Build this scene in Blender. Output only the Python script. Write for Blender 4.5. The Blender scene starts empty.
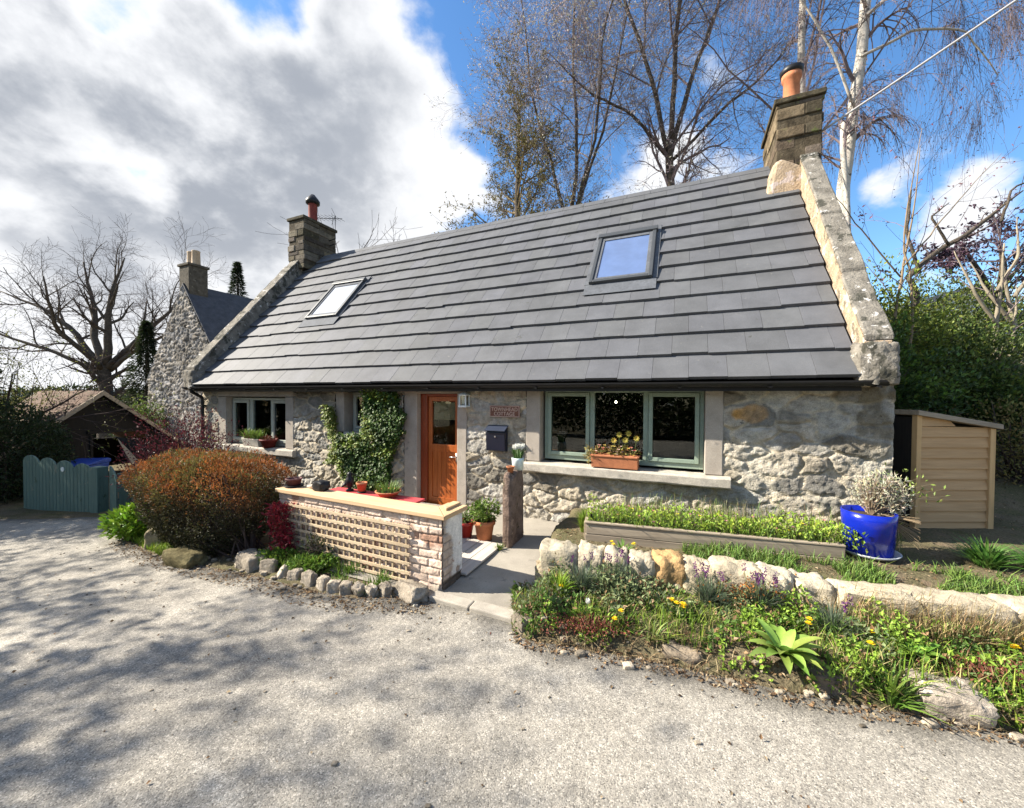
import bpy, math, random
import numpy as np
from mathutils import Matrix, Vector

# ------------------------------------------------------------------ basics
scene = bpy.context.scene
COL = scene.collection
T = 0.4204                       # angle of the cottage front to the picture plane
D = 5.8                          # distance of the cottage front straight ahead
EYE = 1.85
U = np.array([math.cos(T), -math.sin(T)])
N = np.array([-math.sin(T), -math.cos(T)])
SUN_EL = math.radians(36)
SUN_H = np.array([-0.99, 0.06]); SUN_H /= np.linalg.norm(SUN_H)

def W(s, o, z=0.0):              # cottage coords (along front, out of front) -> world
    p = np.array([0, D]) + U * s + N * o
    return (float(p[0]), float(p[1]), float(z))

def so(x, y):
    d = np.stack([np.asarray(x, float), np.asarray(y, float) - D], -1)
    return d @ U, d @ N

RNG = np.random.default_rng(7)

def sstep(a, b, x):
    t = np.clip((np.asarray(x, float) - a) / (b - a), 0, 1)
    return t * t * (3 - 2 * t)

def _hash(ix, iy, seed):
    h = (ix.astype(np.int64) * 374761393 + iy.astype(np.int64) * 668265263 + seed * 974711) & 0xffffffff
    h = ((h ^ (h >> 13)) * 1274126177) & 0xffffffff
    h = h ^ (h >> 16)
    return (h & 0xffffff) / float(0xffffff)

def vnoise(x, y, seed=0):
    x = np.asarray(x, float); y = np.asarray(y, float)
    ix = np.floor(x); iy = np.floor(y)
    fx = x - ix; fy = y - iy
    fx = fx * fx * (3 - 2 * fx); fy = fy * fy * (3 - 2 * fy)
    a = _hash(ix, iy, seed); b = _hash(ix + 1, iy, seed)
    c = _hash(ix, iy + 1, seed); d = _hash(ix + 1, iy + 1, seed)
    return (a * (1 - fx) + b * fx) * (1 - fy) + (c * (1 - fx) + d * fx) * fy

def fbm(x, y, oct=4, seed=0, gain=0.5):
    s = 0; a = 1; t = 0
    for i in range(oct):
        s = s + a * vnoise(x * 2 ** i + i * 17.3, y * 2 ** i - i * 9.1, seed + i)
        t += a; a *= gain
    return s / t

def voro(x, y, seed=0, jit=0.8):
    """F1, F2 and a random value of the nearest cell (unit cells)."""
    ix = np.floor(x); iy = np.floor(y)
    f1 = np.full(x.shape, 9.0); f2 = np.full(x.shape, 9.0); idv = np.zeros(x.shape); idw = np.zeros(x.shape)
    for dx in (-1, 0, 1):
        for dy in (-1, 0, 1):
            cx = ix + dx; cy = iy + dy
            px = cx + 0.5 + (_hash(cx, cy, seed) - 0.5) * jit
            py = cy + 0.5 + (_hash(cx, cy, seed + 5) - 0.5) * jit
            d = np.maximum(np.abs(x - px) * 0.85 + 0.25 * np.abs(y - py), np.abs(y - py) + 0.2 * np.abs(x - px))
            r = _hash(cx, cy, seed + 11); r2 = _hash(cx, cy, seed + 23)
            nearer = d < f1
            f2 = np.where(nearer, f1, np.minimum(f2, d))
            idv = np.where(nearer, r, idv); idw = np.where(nearer, r2, idw)
            f1 = np.where(nearer, d, f1)
    return f1, f2, idv, idw

# ------------------------------------------------------------------ mesh builder
class MB:
    def __init__(self):
        self.v = []; self.f = []; self.c = []; self.n = 0; self.hascol = True
    def add(self, verts, faces, col=None):
        verts = np.asarray(verts, float).reshape(-1, 3)
        self.v.append(verts)
        if isinstance(faces, np.ndarray):
            self.f.append(faces + self.n)
        else:
            by = {}
            for f in faces: by.setdefault(len(f), []).append(f)
            for k, l in by.items(): self.f.append(np.array(l, int) + self.n)
        if col is None: c = np.ones((len(verts), 3))
        else:
            self.hascol = True
            c = np.broadcast_to(np.asarray(col, float), (len(verts), 3))
        self.c.append(c); self.n += len(verts)
        return self
    def box(self, c, size, rz=0, R=None, col=None, jit=0):
        sx, sy, sz = [a / 2 for a in size]
        p = np.array([[x, y, z] for z in (-sz, sz) for x, y in ((-sx, -sy), (sx, -sy), (sx, sy), (-sx, sy))])
        if jit: p += RNG.normal(0, jit, p.shape)
        if R is not None: p = p @ np.array(R).T
        elif rz:
            cc, ss = math.cos(rz), math.sin(rz)
            p = np.stack([p[:, 0] * cc - p[:, 1] * ss, p[:, 0] * ss + p[:, 1] * cc, p[:, 2]], 1)
        return self.add(p + np.array(c), [(3, 2, 1, 0), (4, 5, 6, 7), (0, 1, 5, 4), (1, 2, 6, 5), (2, 3, 7, 6), (3, 0, 4, 7)], col)
    def bx(self, x0, x1, y0, y1, z0, z1, col=None):
        return self.box(((x0 + x1) / 2, (y0 + y1) / 2, (z0 + z1) / 2), (x1 - x0, y1 - y0, z1 - z0), col=col)
    def tubes(self, P, Rr, k=6, col=None, cap=True):
        """P [B,n,3], Rr [B,n]"""
        P = np.asarray(P, float); Rr = np.asarray(Rr, float)
        B, n, _ = P.shape
        d = np.gradient(P, axis=1); d /= np.linalg.norm(d, axis=2, keepdims=True) + 1e-9
        ref = np.where(np.abs(d[:, :1, 2:3]) > 0.8, np.array([1.0, 0.1, 0]), np.array([0.05, 0, 1.0]))
        a = np.cross(d, ref); a /= np.linalg.norm(a, axis=2, keepdims=True) + 1e-9
        b = np.cross(d, a)
        th = np.arange(k) / k * 2 * math.pi
        V = P[:, :, None, :] + Rr[:, :, None, None] * (a[:, :, None, :] * np.cos(th)[None, None, :, None] + b[:, :, None, :] * np.sin(th)[None, None, :, None])
        idx = np.arange(B * n * k).reshape(B, n, k)
        i0 = idx[:, :-1, :]; i1 = np.roll(i0, -1, 2); i2 = np.roll(idx[:, 1:, :], -1, 2); i3 = idx[:, 1:, :]
        F = np.stack([i0, i1, i2, i3], -1).reshape(-1, 4)
        base = self.n
        if col is not None:
            col = np.asarray(col, float)
            if col.ndim == 2: col = np.repeat(col, n * k, 0)
        self.add(V.reshape(-1, 3), F, col)
        if cap and k > 3:
            self.f.append(np.concatenate([idx[:, 0, ::-1], idx[:, -1, :]]) + base)
        return self
    def tube(self, pts, r, k=8, col=None):
        pts = np.asarray(pts, float)
        r = np.full(len(pts), r) if np.isscalar(r) else np.asarray(r, float)
        return self.tubes(pts[None], r[None], k, col)
    def lathe(self, prof, c=(0, 0, 0), k=24, col=None):
        prof = np.asarray(prof, float); n = len(prof)
        th = np.arange(k) / k * 2 * math.pi
        V = np.stack([prof[:, 0:1] * np.cos(th), prof[:, 0:1] * np.sin(th), np.repeat(prof[:, 1:2], k, 1)], -1)
        idx = np.arange(n * k).reshape(n, k)
        i0 = idx[:-1]; i1 = np.roll(i0, -1, 1); i2 = np.roll(idx[1:], -1, 1); i3 = idx[1:]
        base = self.n
        self.add(V.reshape(-1, 3) + np.array(c), np.stack([i0, i1, i2, i3], -1).reshape(-1, 4), col)
        if prof[0, 0] > 1e-4: self.f.append(idx[0:1, ::-1] + base)
        if prof[-1, 0] > 1e-4: self.f.append(idx[-1:, :] + base)
        return self
    def prism(self, poly, axis, a, b, col=None):
        """poly of 2-D points extruded along axis (0,1,2) from a to b"""
        n = len(poly); v = []
        for t in (a, b):
            for p in poly:
                q = list(p); q.insert(axis, t); v.append(q)
        f = [tuple(range(n))[::-1], tuple(range(n, 2 * n))] + [(i, (i + 1) % n, n + (i + 1) % n, n + i) for i in range(n)]
        return self.add(v, f, col)
    def leaves(self, P, Dr, Nm, L, Wd, col=None, fold=0.25):
        """diamond leaves: base P, direction Dr, normal Nm, length L, width Wd"""
        P = np.asarray(P, float); Dr = Dr / (np.linalg.norm(Dr, axis=1, keepdims=True) + 1e-9)
        S = np.cross(Dr, Nm); S /= np.linalg.norm(S, axis=1, keepdims=True) + 1e-9
        Nn = np.cross(S, Dr)
        L = np.broadcast_to(np.asarray(L, float), (len(P),))[:, None]; Wd = np.broadcast_to(np.asarray(Wd, float), (len(P),))[:, None]
        mid = P + Dr * L * 0.45 + Nn * Wd * fold
        V = np.stack([P, mid + S * Wd / 2, P + Dr * L, mid - S * Wd / 2], 1).reshape(-1, 3)
        F = np.arange(len(P) * 4).reshape(-1, 4)
        if col is not None:
            col = np.asarray(col, float)
            if col.ndim == 2: col = np.repeat(col, 4, 0)
        return self.add(V, F, col)
    def blades(self, P, tip, w, col=None, sag=0.3, n=3):
        """curved grass blades from P to P+tip, each n quads"""
        P = np.asarray(P, float); tip = np.asarray(tip, float); B = len(P)
        side = np.stack([-tip[:, 1], tip[:, 0], np.zeros(B)], 1)
        ang = RNG.uniform(0, 6.28, B)
        side = side / (np.linalg.norm(side, axis=1, keepdims=True) + 1e-6) + 0.6 * np.stack([np.cos(ang), np.sin(ang), 0 * ang], 1)
        side /= np.linalg.norm(side, axis=1, keepdims=True) + 1e-9
        w = np.broadcast_to(np.asarray(w, float), (B,))
        rows = []
        for i in range(n + 1):
            t = i / n
            c = P + tip * t
            c[:, 2] = P[:, 2] + tip[:, 2] * (t * (1 + sag) - sag * t * t * 1.0)
            c[:, :2] = P[:, :2] + tip[:, :2] * (t ** 1.7)
            ww = w * (1 - t ** 1.6) * 0.5 + 0.0006
            rows.append(np.stack([c - side * ww[:, None], c + side * ww[:, None]], 1))
        V = np.stack(rows, 1)  # B,n+1,2,3
        idx = np.arange(B * (n + 1) * 2).reshape(B, n + 1, 2)
        F = np.stack([idx[:, :-1, 0], idx[:, :-1, 1], idx[:, 1:, 1], idx[:, 1:, 0]], -1).reshape(-1, 4)
        if col is not None:
            col = np.asarray(col, float)
            if col.ndim == 2: col = np.repeat(col, (n + 1) * 2, 0)
        return self.add(V.reshape(-1, 3), F, col)
    def data(self, name, smooth=False):
        me = bpy.data.meshes.new(name)
        V = np.concatenate(self.v) if self.v else np.zeros((0, 3))
        me.vertices.add(len(V)); me.vertices.foreach_set('co', V.astype(np.float32).ravel())
        loops = np.concatenate([f.ravel() for f in self.f]); tot = np.concatenate([np.full(len(f), f.shape[1]) for f in self.f])
        st = np.concatenate([[0], np.cumsum(tot)[:-1]])
        me.loops.add(len(loops)); me.loops.foreach_set('vertex_index', loops.astype(np.int32))
        me.polygons.add(len(tot)); me.polygons.foreach_set('loop_start', st.astype(np.int32))
        me.polygons.foreach_set('use_smooth', np.full(len(tot), bool(smooth)))
        if self.hascol:
            a = me.attributes.new('tint', 'FLOAT_COLOR', 'POINT')
            C = np.concatenate(self.c); C = np.concatenate([C, np.ones((len(C), 1))], 1)
            a.data.foreach_set('color', C.astype(np.float32).ravel())
        me.update(calc_edges=True); me.validate()
        return me

def obj(name, mb, mat, parent=None, smooth=False, bevel=0, label=None, cat=None, group=None, kind=None, loc=None, rotz=None, mod=None):
    me = mb.data(name, smooth) if isinstance(mb, MB) else mb
    if mat is not None and not me.materials: me.materials.append(mat)
    o = bpy.data.objects.new(name, me); COL.objects.link(o)
    if parent is not None: o.parent = parent
    if loc is not None: o.location = loc
    if rotz is not None: o.rotation_euler = (0, 0, rotz)
    if bevel:
        m = o.modifiers.new('bevel', 'BEVEL'); m.width = bevel; m.segments = 2; m.limit_method = 'ANGLE'; m.angle_limit = 0.6
    if label: o['label'] = label
    if cat: o['category'] = cat
    if group: o['group'] = group
    if kind: o['kind'] = kind
    return o

def thing(name, label, cat, loc=(0, 0, 0), rotz=0, group=None):
    o = bpy.data.objects.new(name, None); COL.objects.link(o)
    o.empty_display_size = 0.1
    o.location = loc; o.rotation_euler = (0, 0, rotz)
    o['label'] = label; o['category'] = cat
    if group: o['group'] = group
    return o

ORD = ['first', 'second', 'third', 'fourth', 'fifth', 'sixth', 'seventh', 'eighth', 'ninth', 'tenth', 'eleventh', 'twelfth', 'thirteenth', 'fourteenth', 'fifteenth', 'sixteenth']

# ------------------------------------------------------------------ materials
def M(name, base, rough=0.85, var=0.3, scale=6, bump=0.0, bscale=60, bdist=0.01, tint=False, transl=0.0, spec=0.3, metal=0.0, col2=None, spots=None, sheen=0, detail=6, fine=0.15):
    m = bpy.data.materials.new(name); m.use_nodes = True
    nt = m.node_tree; nd = nt.nodes; lk = nt.links
    p = nd['Principled BSDF']
    p.inputs['Roughness'].default_value = rough; p.inputs['Metallic'].default_value = metal
    p.inputs['Specular IOR Level'].default_value = spec
    tc = nd.new('ShaderNodeTexCoord')
    n1 = nd.new('ShaderNodeTexNoise'); n1.inputs['Scale'].default_value = scale; n1.inputs['Detail'].default_value = detail; n1.inputs['Roughness'].default_value = 0.62
    lk.new(tc.outputs['Object'], n1.inputs['Vector'])
    mr = nd.new('ShaderNodeMapRange'); mr.inputs['From Min'].default_value = 0.3; mr.inputs['From Max'].default_value = 0.7
    lk.new(n1.outputs['Fac'], mr.inputs['Value'])
    mx = nd.new('ShaderNodeMix'); mx.data_type = 'RGBA'
    A = [c * (1 - var) for c in base] if col2 is None else list(base)
    B = [min(1, c * (1 + var)) for c in base] if col2 is None else list(col2)
    mx.inputs[6].default_value = (*A, 1); mx.inputs[7].default_value = (*B, 1)
    lk.new(mr.outputs['Result'], mx.inputs[0])
    out = mx.outputs[2]
    if fine:
        nf = nd.new('ShaderNodeTexNoise'); nf.inputs['Scale'].default_value = bscale * 1.7; nf.inputs['Detail'].default_value = 3
        lk.new(tc.outputs['Object'], nf.inputs['Vector'])
        mf = nd.new('ShaderNodeMapRange'); mf.inputs['From Min'].default_value = 0.3; mf.inputs['From Max'].default_value = 0.7
        mf.inputs['To Min'].default_value = 1 - fine; mf.inputs['To Max'].default_value = 1 + fine
        lk.new(nf.outputs['Fac'], mf.inputs['Value'])
        mm = nd.new('ShaderNodeVectorMath'); mm.operation = 'SCALE'
        lk.new(out, mm.inputs[0]); lk.new(mf.outputs['Result'], mm.inputs['Scale']); out = mm.outputs[0]
    if spots:                       # (colour, scale, threshold): lichen / dirt patches of their own shape
        for (sc, ss, th) in spots:
            ns = nd.new('ShaderNodeTexNoise'); ns.inputs['Scale'].default_value = ss; ns.inputs['Detail'].default_value = 5; ns.inputs['Roughness'].default_value = 0.65
            mp = nd.new('ShaderNodeVectorMath'); mp.operation = 'ADD'; mp.inputs[1].default_value = (ss * 1.7, 3.1, ss)
            lk.new(tc.outputs['Object'], mp.inputs[0]); lk.new(mp.outputs[0], ns.inputs['Vector'])
            ms = nd.new('ShaderNodeMapRange'); ms.inputs['From Min'].default_value = th; ms.inputs['From Max'].default_value = th + 0.05
            lk.new(ns.outputs['Fac'], ms.inputs['Value'])
            m2 = nd.new('ShaderNodeMix'); m2.data_type = 'RGBA'; m2.inputs[7].default_value = (*sc, 1)
            lk.new(ms.outputs['Result'], m2.inputs[0]); lk.new(out, m2.inputs[6]); out = m2.outputs[2]
    if tint:
        at = nd.new('ShaderNodeAttribute'); at.attribute_name = 'tint'
        mt = nd.new('ShaderNodeMix'); mt.data_type = 'RGBA'; mt.blend_type = 'MULTIPLY'; mt.inputs[0].default_value = 1
        lk.new(out, mt.inputs[6]); lk.new(at.outputs['Color'], mt.inputs[7]); out = mt.outputs[2]
    lk.new(out, p.inputs['Base Color'])
    if bump:
        nb = nd.new('ShaderNodeTexNoise'); nb.inputs['Scale'].default_value = bscale; nb.inputs['Detail'].default_value = 5; nb.inputs['Roughness'].default_value = 0.65
        lk.new(tc.outputs['Object'], nb.inputs['Vector'])
        bp = nd.new('ShaderNodeBump'); bp.inputs['Strength'].default_value = bump; bp.inputs['Distance'].default_value = bdist
        lk.new(nb.outputs['Fac'], bp.inputs['Height']); lk.new(bp.outputs['Normal'], p.inputs['Normal'])
    if transl:
        tr = nd.new('ShaderNodeBsdfTranslucent'); lk.new(out, tr.inputs['Color'])
        ms = nd.new('ShaderNodeMixShader'); ms.inputs[0].default_value = transl
        lk.new(p.outputs[0], ms.inputs[1]); lk.new(tr.outputs[0], ms.inputs[2])
        lk.new(ms.outputs[0], nd['Material Output'].inputs['Surface'])
    return m

def wood(name, a, b, axis=0, rough=0.6, sc=14, bump=0.2, spec=0.3, knots=True, spots=None):
    m = M(name, a, rough, scale=3, bump=0, spec=spec, col2=b, fine=0, spots=spots)
    nt = m.node_tree; nd = nt.nodes; lk = nt.links
    tc = [n for n in nd if n.type == 'TEX_COORD'][0]; n1 = [n for n in nd if n.type == 'TEX_NOISE'][0]
    mp = nd.new('ShaderNodeMapping'); s = [sc] * 3; s[axis] = sc * 0.07
    mp.inputs['Scale'].default_value = s
    lk.new(tc.outputs['Object'], mp.inputs['Vector']); lk.new(mp.outputs[0], n1.inputs['Vector'])
    n1.inputs['Scale'].default_value = 2.2; n1.inputs['Detail'].default_value = 8; n1.inputs['Distortion'].default_value = 0.5
    bp = nd.new('ShaderNodeBump'); bp.inputs['Strength'].default_value = bump; bp.inputs['Distance'].default_value = 0.004
    lk.new(n1.outputs['Fac'], bp.inputs['Height']); lk.new(bp.outputs[0], nd['Principled BSDF'].inputs['Normal'])
    return m

def glass_mat(name, tintc=(0.85, 0.9, 0.9), refl=1.5):
    m = bpy.data.materials.new(name); m.use_nodes = True
    nt = m.node_tree; nd = nt.nodes; lk = nt.links; nd.remove(nd['Principled BSDF'])
    fr = nd.new('ShaderNodeFresnel'); fr.inputs['IOR'].default_value = refl
    tr = nd.new('ShaderNodeBsdfTransparent'); tr.inputs[0].default_value = (*tintc, 1)
    gl = nd.new('ShaderNodeBsdfGlossy'); gl.inputs['Roughness'].default_value = 0.01
    tc = nd.new('ShaderNodeTexCoord'); nz = nd.new('ShaderNodeTexNoise'); nz.inputs['Scale'].default_value = 2.5
    lk.new(tc.outputs['Object'], nz.inputs['Vector'])
    bp = nd.new('ShaderNodeBump'); bp.inputs['Strength'].default_value = 0.012; bp.inputs['Distance'].default_value = 0.02
    lk.new(nz.outputs['Fac'], bp.inputs['Height']); bp.inputs['Strength'].default_value = 0.0
    mx = nd.new('ShaderNodeMixShader'); lk.new(fr.outputs[0], mx.inputs[0]); lk.new(tr.outputs[0], mx.inputs[1]); lk.new(gl.outputs[0], mx.inputs[2])
    lk.new(mx.outputs[0], nd['Material Output'].inputs['Surface'])
    return m

m_rubble = M('rubble_stone', (0.48, 0.44, 0.365), 0.95, scale=11, var=0.30, bump=1.0, bscale=55, bdist=0.028, tint=True, spec=0.15, fine=0.22,
             spots=[((0.55, 0.52, 0.46), 7, 0.63), ((0.16, 0.15, 0.13), 11, 0.66)])
m_rubble_far = M('rubble_dark', (0.27, 0.255, 0.235), 0.95, scale=7, var=0.3, bump=0.6, bscale=25, bdist=0.02, tint=True, spec=0.1)
m_dressed = M('dressed_stone', (0.34, 0.30, 0.255), 0.9, scale=5, var=0.15, bump=0.35, bscale=90, bdist=0.004, spec=0.2, spots=[((0.22, 0.20, 0.18), 6, 0.64)])
m_sill = M('sill_stone', (0.40, 0.365, 0.31), 0.9, scale=9, var=0.2, bump=0.5, bscale=60, bdist=0.008, spec=0.2, spots=[((0.28, 0.26, 0.23), 12, 0.6)])
m_skew = M('skew_stone', (0.185, 0.17, 0.145), 0.95, scale=7, var=0.45, bump=0.9, bscale=40, bdist=0.02, spec=0.1, spots=[((0.07, 0.068, 0.055), 4, 0.55), ((0.50, 0.48, 0.45), 9, 0.60)])
m_fillet = M('lime_render', (0.36, 0.275, 0.19), 0.95, scale=5, var=0.3, bump=0.9, bscale=30, bdist=0.02, spec=0.1, spots=[((0.46, 0.38, 0.34), 5, 0.56), ((0.17, 0.145, 0.105), 6, 0.58)])
m_chim = M('chimney_stone', (0.085, 0.072, 0.055), 0.95, scale=8, var=0.5, bump=0.8, bscale=35, bdist=0.02, tint=True, spec=0.1, spots=[((0.10, 0.11, 0.05), 7, 0.62)])
m_chim_d = M('sooty_stone', (0.085, 0.075, 0.06), 0.95, scale=8, var=0.4, bump=0.8, bscale=35, bdist=0.02, tint=True, spec=0.1, spots=[((0.20, 0.19, 0.15), 9, 0.64)])
m_slate = M('roof_tile', (0.094, 0.097, 0.104), 0.68, scale=3.2, var=0.15, bump=0.35, bscale=70, bdist=0.005, tint=True, spec=0.24, fine=0.14, spots=[((0.145, 0.145, 0.14), 11, 0.66), ((0.055, 0.057, 0.05), 4.5, 0.66)])
m_oldslate = M('old_slate', (0.05, 0.053, 0.062), 0.7, scale=5, var=0.3, bump=0.5, bscale=20, bdist=0.02, tint=True)
m_black = M('black_plastic', (0.012, 0.012, 0.013), 0.45, var=0.2, spec=0.3)
m_lead = M('lead_flashing', (0.085, 0.092, 0.105), 0.85, var=0.2, bump=0.2, bscale=15, spec=0.4)
m_skyframe = M('skylight_metal', (0.06, 0.065, 0.07), 0.45, var=0.1, metal=0.3, spec=0.5)
m_sage = M('sage_paint', (0.225, 0.285, 0.225), 0.5, var=0.08, scale=12, spec=0.35, bump=0.1, bscale=80, bdist=0.002)
m_sage_l = M('pale_sage_paint', (0.33, 0.35, 0.305), 0.5, var=0.08, scale=12, spec=0.35, bump=0.1, bscale=80, bdist=0.002)
m_door = wood('varnished_door', (0.42, 0.115, 0.022), (0.27, 0.06, 0.012), axis=2, rough=0.38, sc=18, bump=0.12, spec=0.45)
m_doorf = wood('varnished_frame', (0.26, 0.05, 0.014), (0.17, 0.03, 0.01), axis=2, rough=0.4, sc=18, bump=0.12, spec=0.4)
m_timber = wood('new_timber', (0.62, 0.44, 0.27), (0.50, 0.33, 0.18), axis=0, rough=0.7, sc=10, bump=0.3)
m_lath = wood('trellis_lath', (0.56, 0.45, 0.31), (0.42, 0.32, 0.205), axis=0, rough=0.8, sc=12)
m_oldwood = wood('weathered_wood', (0.36, 0.30, 0.225), (0.21, 0.17, 0.125), axis=0, rough=0.9, sc=12, bump=0.5)
m_shedwood = wood('shed_boards', (0.56, 0.36, 0.185), (0.40, 0.245, 0.115), axis=0, rough=0.8, sc=9, bump=0.4, spots=[((0.24, 0.15, 0.08), 16, 0.70)])
m_gate = wood('teal_gate_paint', (0.10, 0.165, 0.142), (0.068, 0.115, 0.10), axis=2, rough=0.7, sc=12, bump=0.5, spots=[((0.17, 0.19, 0.15), 7, 0.64), ((0.05, 0.085, 0.05), 4, 0.66)])
m_brick = M('painted_brick', (0.50, 0.425, 0.365), 0.95, scale=10, var=0.22, bump=0.6, bscale=60, bdist=0.006, tint=True, spec=0.1, spots=[((0.30, 0.20, 0.15), 9, 0.63), ((0.68, 0.64, 0.60), 7, 0.62)])
m_white = M('white_masonry_paint', (0.72, 0.73, 0.74), 0.8, var=0.07, bump=0.3, bscale=40, bdist=0.005)
m_ltrunk = M('bark', (0.085, 0.07, 0.055), 0.95, scale=10, var=0.4, bump=0.9, bscale=30, bdist=0.03, spec=0.1)
m_twig = M('twig', (0.075, 0.055, 0.048), 0.9, var=0.3, spec=0.1, fine=0)
m_birch = M('birch_bark', (0.43, 0.395, 0.345), 0.8, scale=4, var=0.15, bump=0.4, bscale=20, bdist=0.01, spots=[((0.06, 0.05, 0.045), 5, 0.60)])
m_birchtwig = M('birch_twig', (0.15, 0.118, 0.122), 0.9, var=0.3, spec=0.1, fine=0)
m_leaf = M('leaf', (1, 1, 1), 0.55, var=0.25, scale=30, tint=True, transl=0.3, spec=0.35, fine=0)
m_dryleaf = M('dry_leaf', (1, 1, 1), 0.85, var=0.25, scale=30, tint=True, transl=0.2, spec=0.15, fine=0)
m_flower = M('petal', (1, 1, 1), 0.6, var=0.08, scale=30, tint=True, transl=0.25, spec=0.2, fine=0)
m_terra = M('terracotta', (0.42, 0.16, 0.075), 0.85, scale=9, var=0.2, bump=0.2, bscale=70, bdist=0.003, spots=[((0.5, 0.3, 0.2), 10, 0.66)])
m_redpot = M('red_glaze', (0.42, 0.03, 0.02), 0.35, var=0.12, spec=0.5)
m_bluepot = M('cobalt_glaze', (0.004, 0.016, 0.30), 0.22, var=0.2, spec=0.5, fine=0.1, spots=[((0.05, 0.05, 0.10), 9, 0.68)])
m_grey_saucer = M('grey_saucer', (0.40, 0.42, 0.45), 0.5, var=0.1)
m_soil = M('soil', (0.07, 0.05, 0.036), 0.98, scale=12, var=0.4, bump=0.9, bscale=60, bdist=0.02, spec=0.1)
m_navy = M('navy_enamel', (0.004, 0.007, 0.02), 0.35, var=0.1, spec=0.5)
m_sign = M('sign_clay', (0.17, 0.075, 0.05), 0.8, var=0.15, scale=20, bump=0.2)
m_signtxt = M('sign_raised', (0.60, 0.45, 0.37), 0.8, var=0.1)
m_lantern = M('lantern_white', (0.66, 0.69, 0.68), 0.5, var=0.1)
m_post = M('standing_stone', (0.20, 0.145, 0.115), 0.95, scale=9, var=0.45, bump=1.0, bscale=35, bdist=0.03, spec=0.1, spots=[((0.32, 0.24, 0.19), 8, 0.60), ((0.06, 0.055, 0.03), 7, 0.60)])
m_dark = M('dark_room', (0.05, 0.045, 0.04), 0.9, var=0.2)
m_glass = glass_mat('window_glass')
m_blind = wood('bamboo_blind', (0.52, 0.40, 0.22), (0.42, 0.30, 0.15), axis=0, rough=0.8, sc=30)
m_skypane = M('skylight_blind_sky_reflection', (0.085, 0.135, 0.27), 0.05, var=0.12, scale=3, spec=0.5, fine=0)  # blind behind glass, with reflected sky blue put into its base colour
m_skypane2 = M('skylight_cloud_reflection', (0.34, 0.36, 0.40), 0.05, var=0.08, spec=0.6, fine=0)  # pale base colour stands in for bright cloud reflected in the pane
m_steel = M('steel', (0.55, 0.55, 0.55), 0.3, var=0.1, metal=0.9)
m_cable = M('cable_sleeve', (0.36, 0.35, 0.35), 0.6, var=0.05)
m_redtable = M('red_tabletop', (0.52, 0.07, 0.075), 0.5, var=0.12)
m_rock = M('rock', (0.30, 0.27, 0.23), 0.95, scale=7, var=0.35, bump=0.9, bscale=30, bdist=0.015, tint=True, spec=0.12, spots=[((0.52, 0.49, 0.43), 8, 0.60), ((0.10, 0.09, 0.08), 10, 0.64)])
m_cope = M('wall_top_stone', (0.40, 0.36, 0.29), 0.95, scale=8, var=0.25, bump=0.9, bscale=35, bdist=0.015, tint=True, spec=0.12, spots=[((0.20, 0.16, 0.10), 9, 0.63)])
m_conc = M('concrete', (0.28, 0.255, 0.215), 0.93, scale=2.5, var=0.2, bump=0.4, bscale=120, bdist=0.004, spec=0.2, fine=0.2, spots=[((0.22, 0.20, 0.17), 5, 0.62)])
m_kerb = M('kerb_concrete', (0.33, 0.30, 0.255), 0.93, scale=5, var=0.2, bump=0.4, bscale=100, bdist=0.004, spec=0.2, fine=0.2)
m_bin = M('blue_bin_plastic', (0.012, 0.045, 0.26), 0.4, var=0.1, spec=0.4)
m_darkshed = wood('black_boards', (0.022, 0.019, 0.016), (0.013, 0.011, 0.01), axis=2, rough=0.9)
m_rusty = M('rusty_sheet_roof', (0.135, 0.085, 0.06), 0.9, scale=4, var=0.4, bump=0.4, bscale=20, spots=[((0.07, 0.075, 0.03), 4, 0.58)])
m_render = M('white_house_render', (0.62, 0.63, 0.65), 0.9, var=0.05)

# ------------------------------------------------------------------ camera, light, sky
cam = bpy.data.objects.new('camera', bpy.data.cameras.new('camera')); COL.objects.link(cam)
cam.data.sensor_width = 36; cam.data.sensor_fit = 'HORIZONTAL'; cam.data.lens = 385.66 * 36 / 1024
cam.data.clip_start = 0.05; cam.data.clip_end = 5000
cam.matrix_world = Matrix.Translation((0, 0, EYE)) @ Matrix.Rotation(math.pi / 2 - 0.0185, 4, 'X') @ Matrix.Rotation(0.0053, 4, 'Z')
scene.camera = cam

sd = Vector((SUN_H[0] * math.cos(SUN_EL), SUN_H[1] * math.cos(SUN_EL), math.sin(SUN_EL)))
sun = bpy.data.objects.new('sun', bpy.data.lights.new('sun', 'SUN')); COL.objects.link(sun)
sun.data.energy = 5.0; sun.data.angle = math.radians(0.55); sun.data.color = (1.0, 0.92, 0.79)
sun.rotation_euler = sd.to_track_quat('Z', 'Y').to_euler(); sun.location = (-20, 0, 30)

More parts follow.
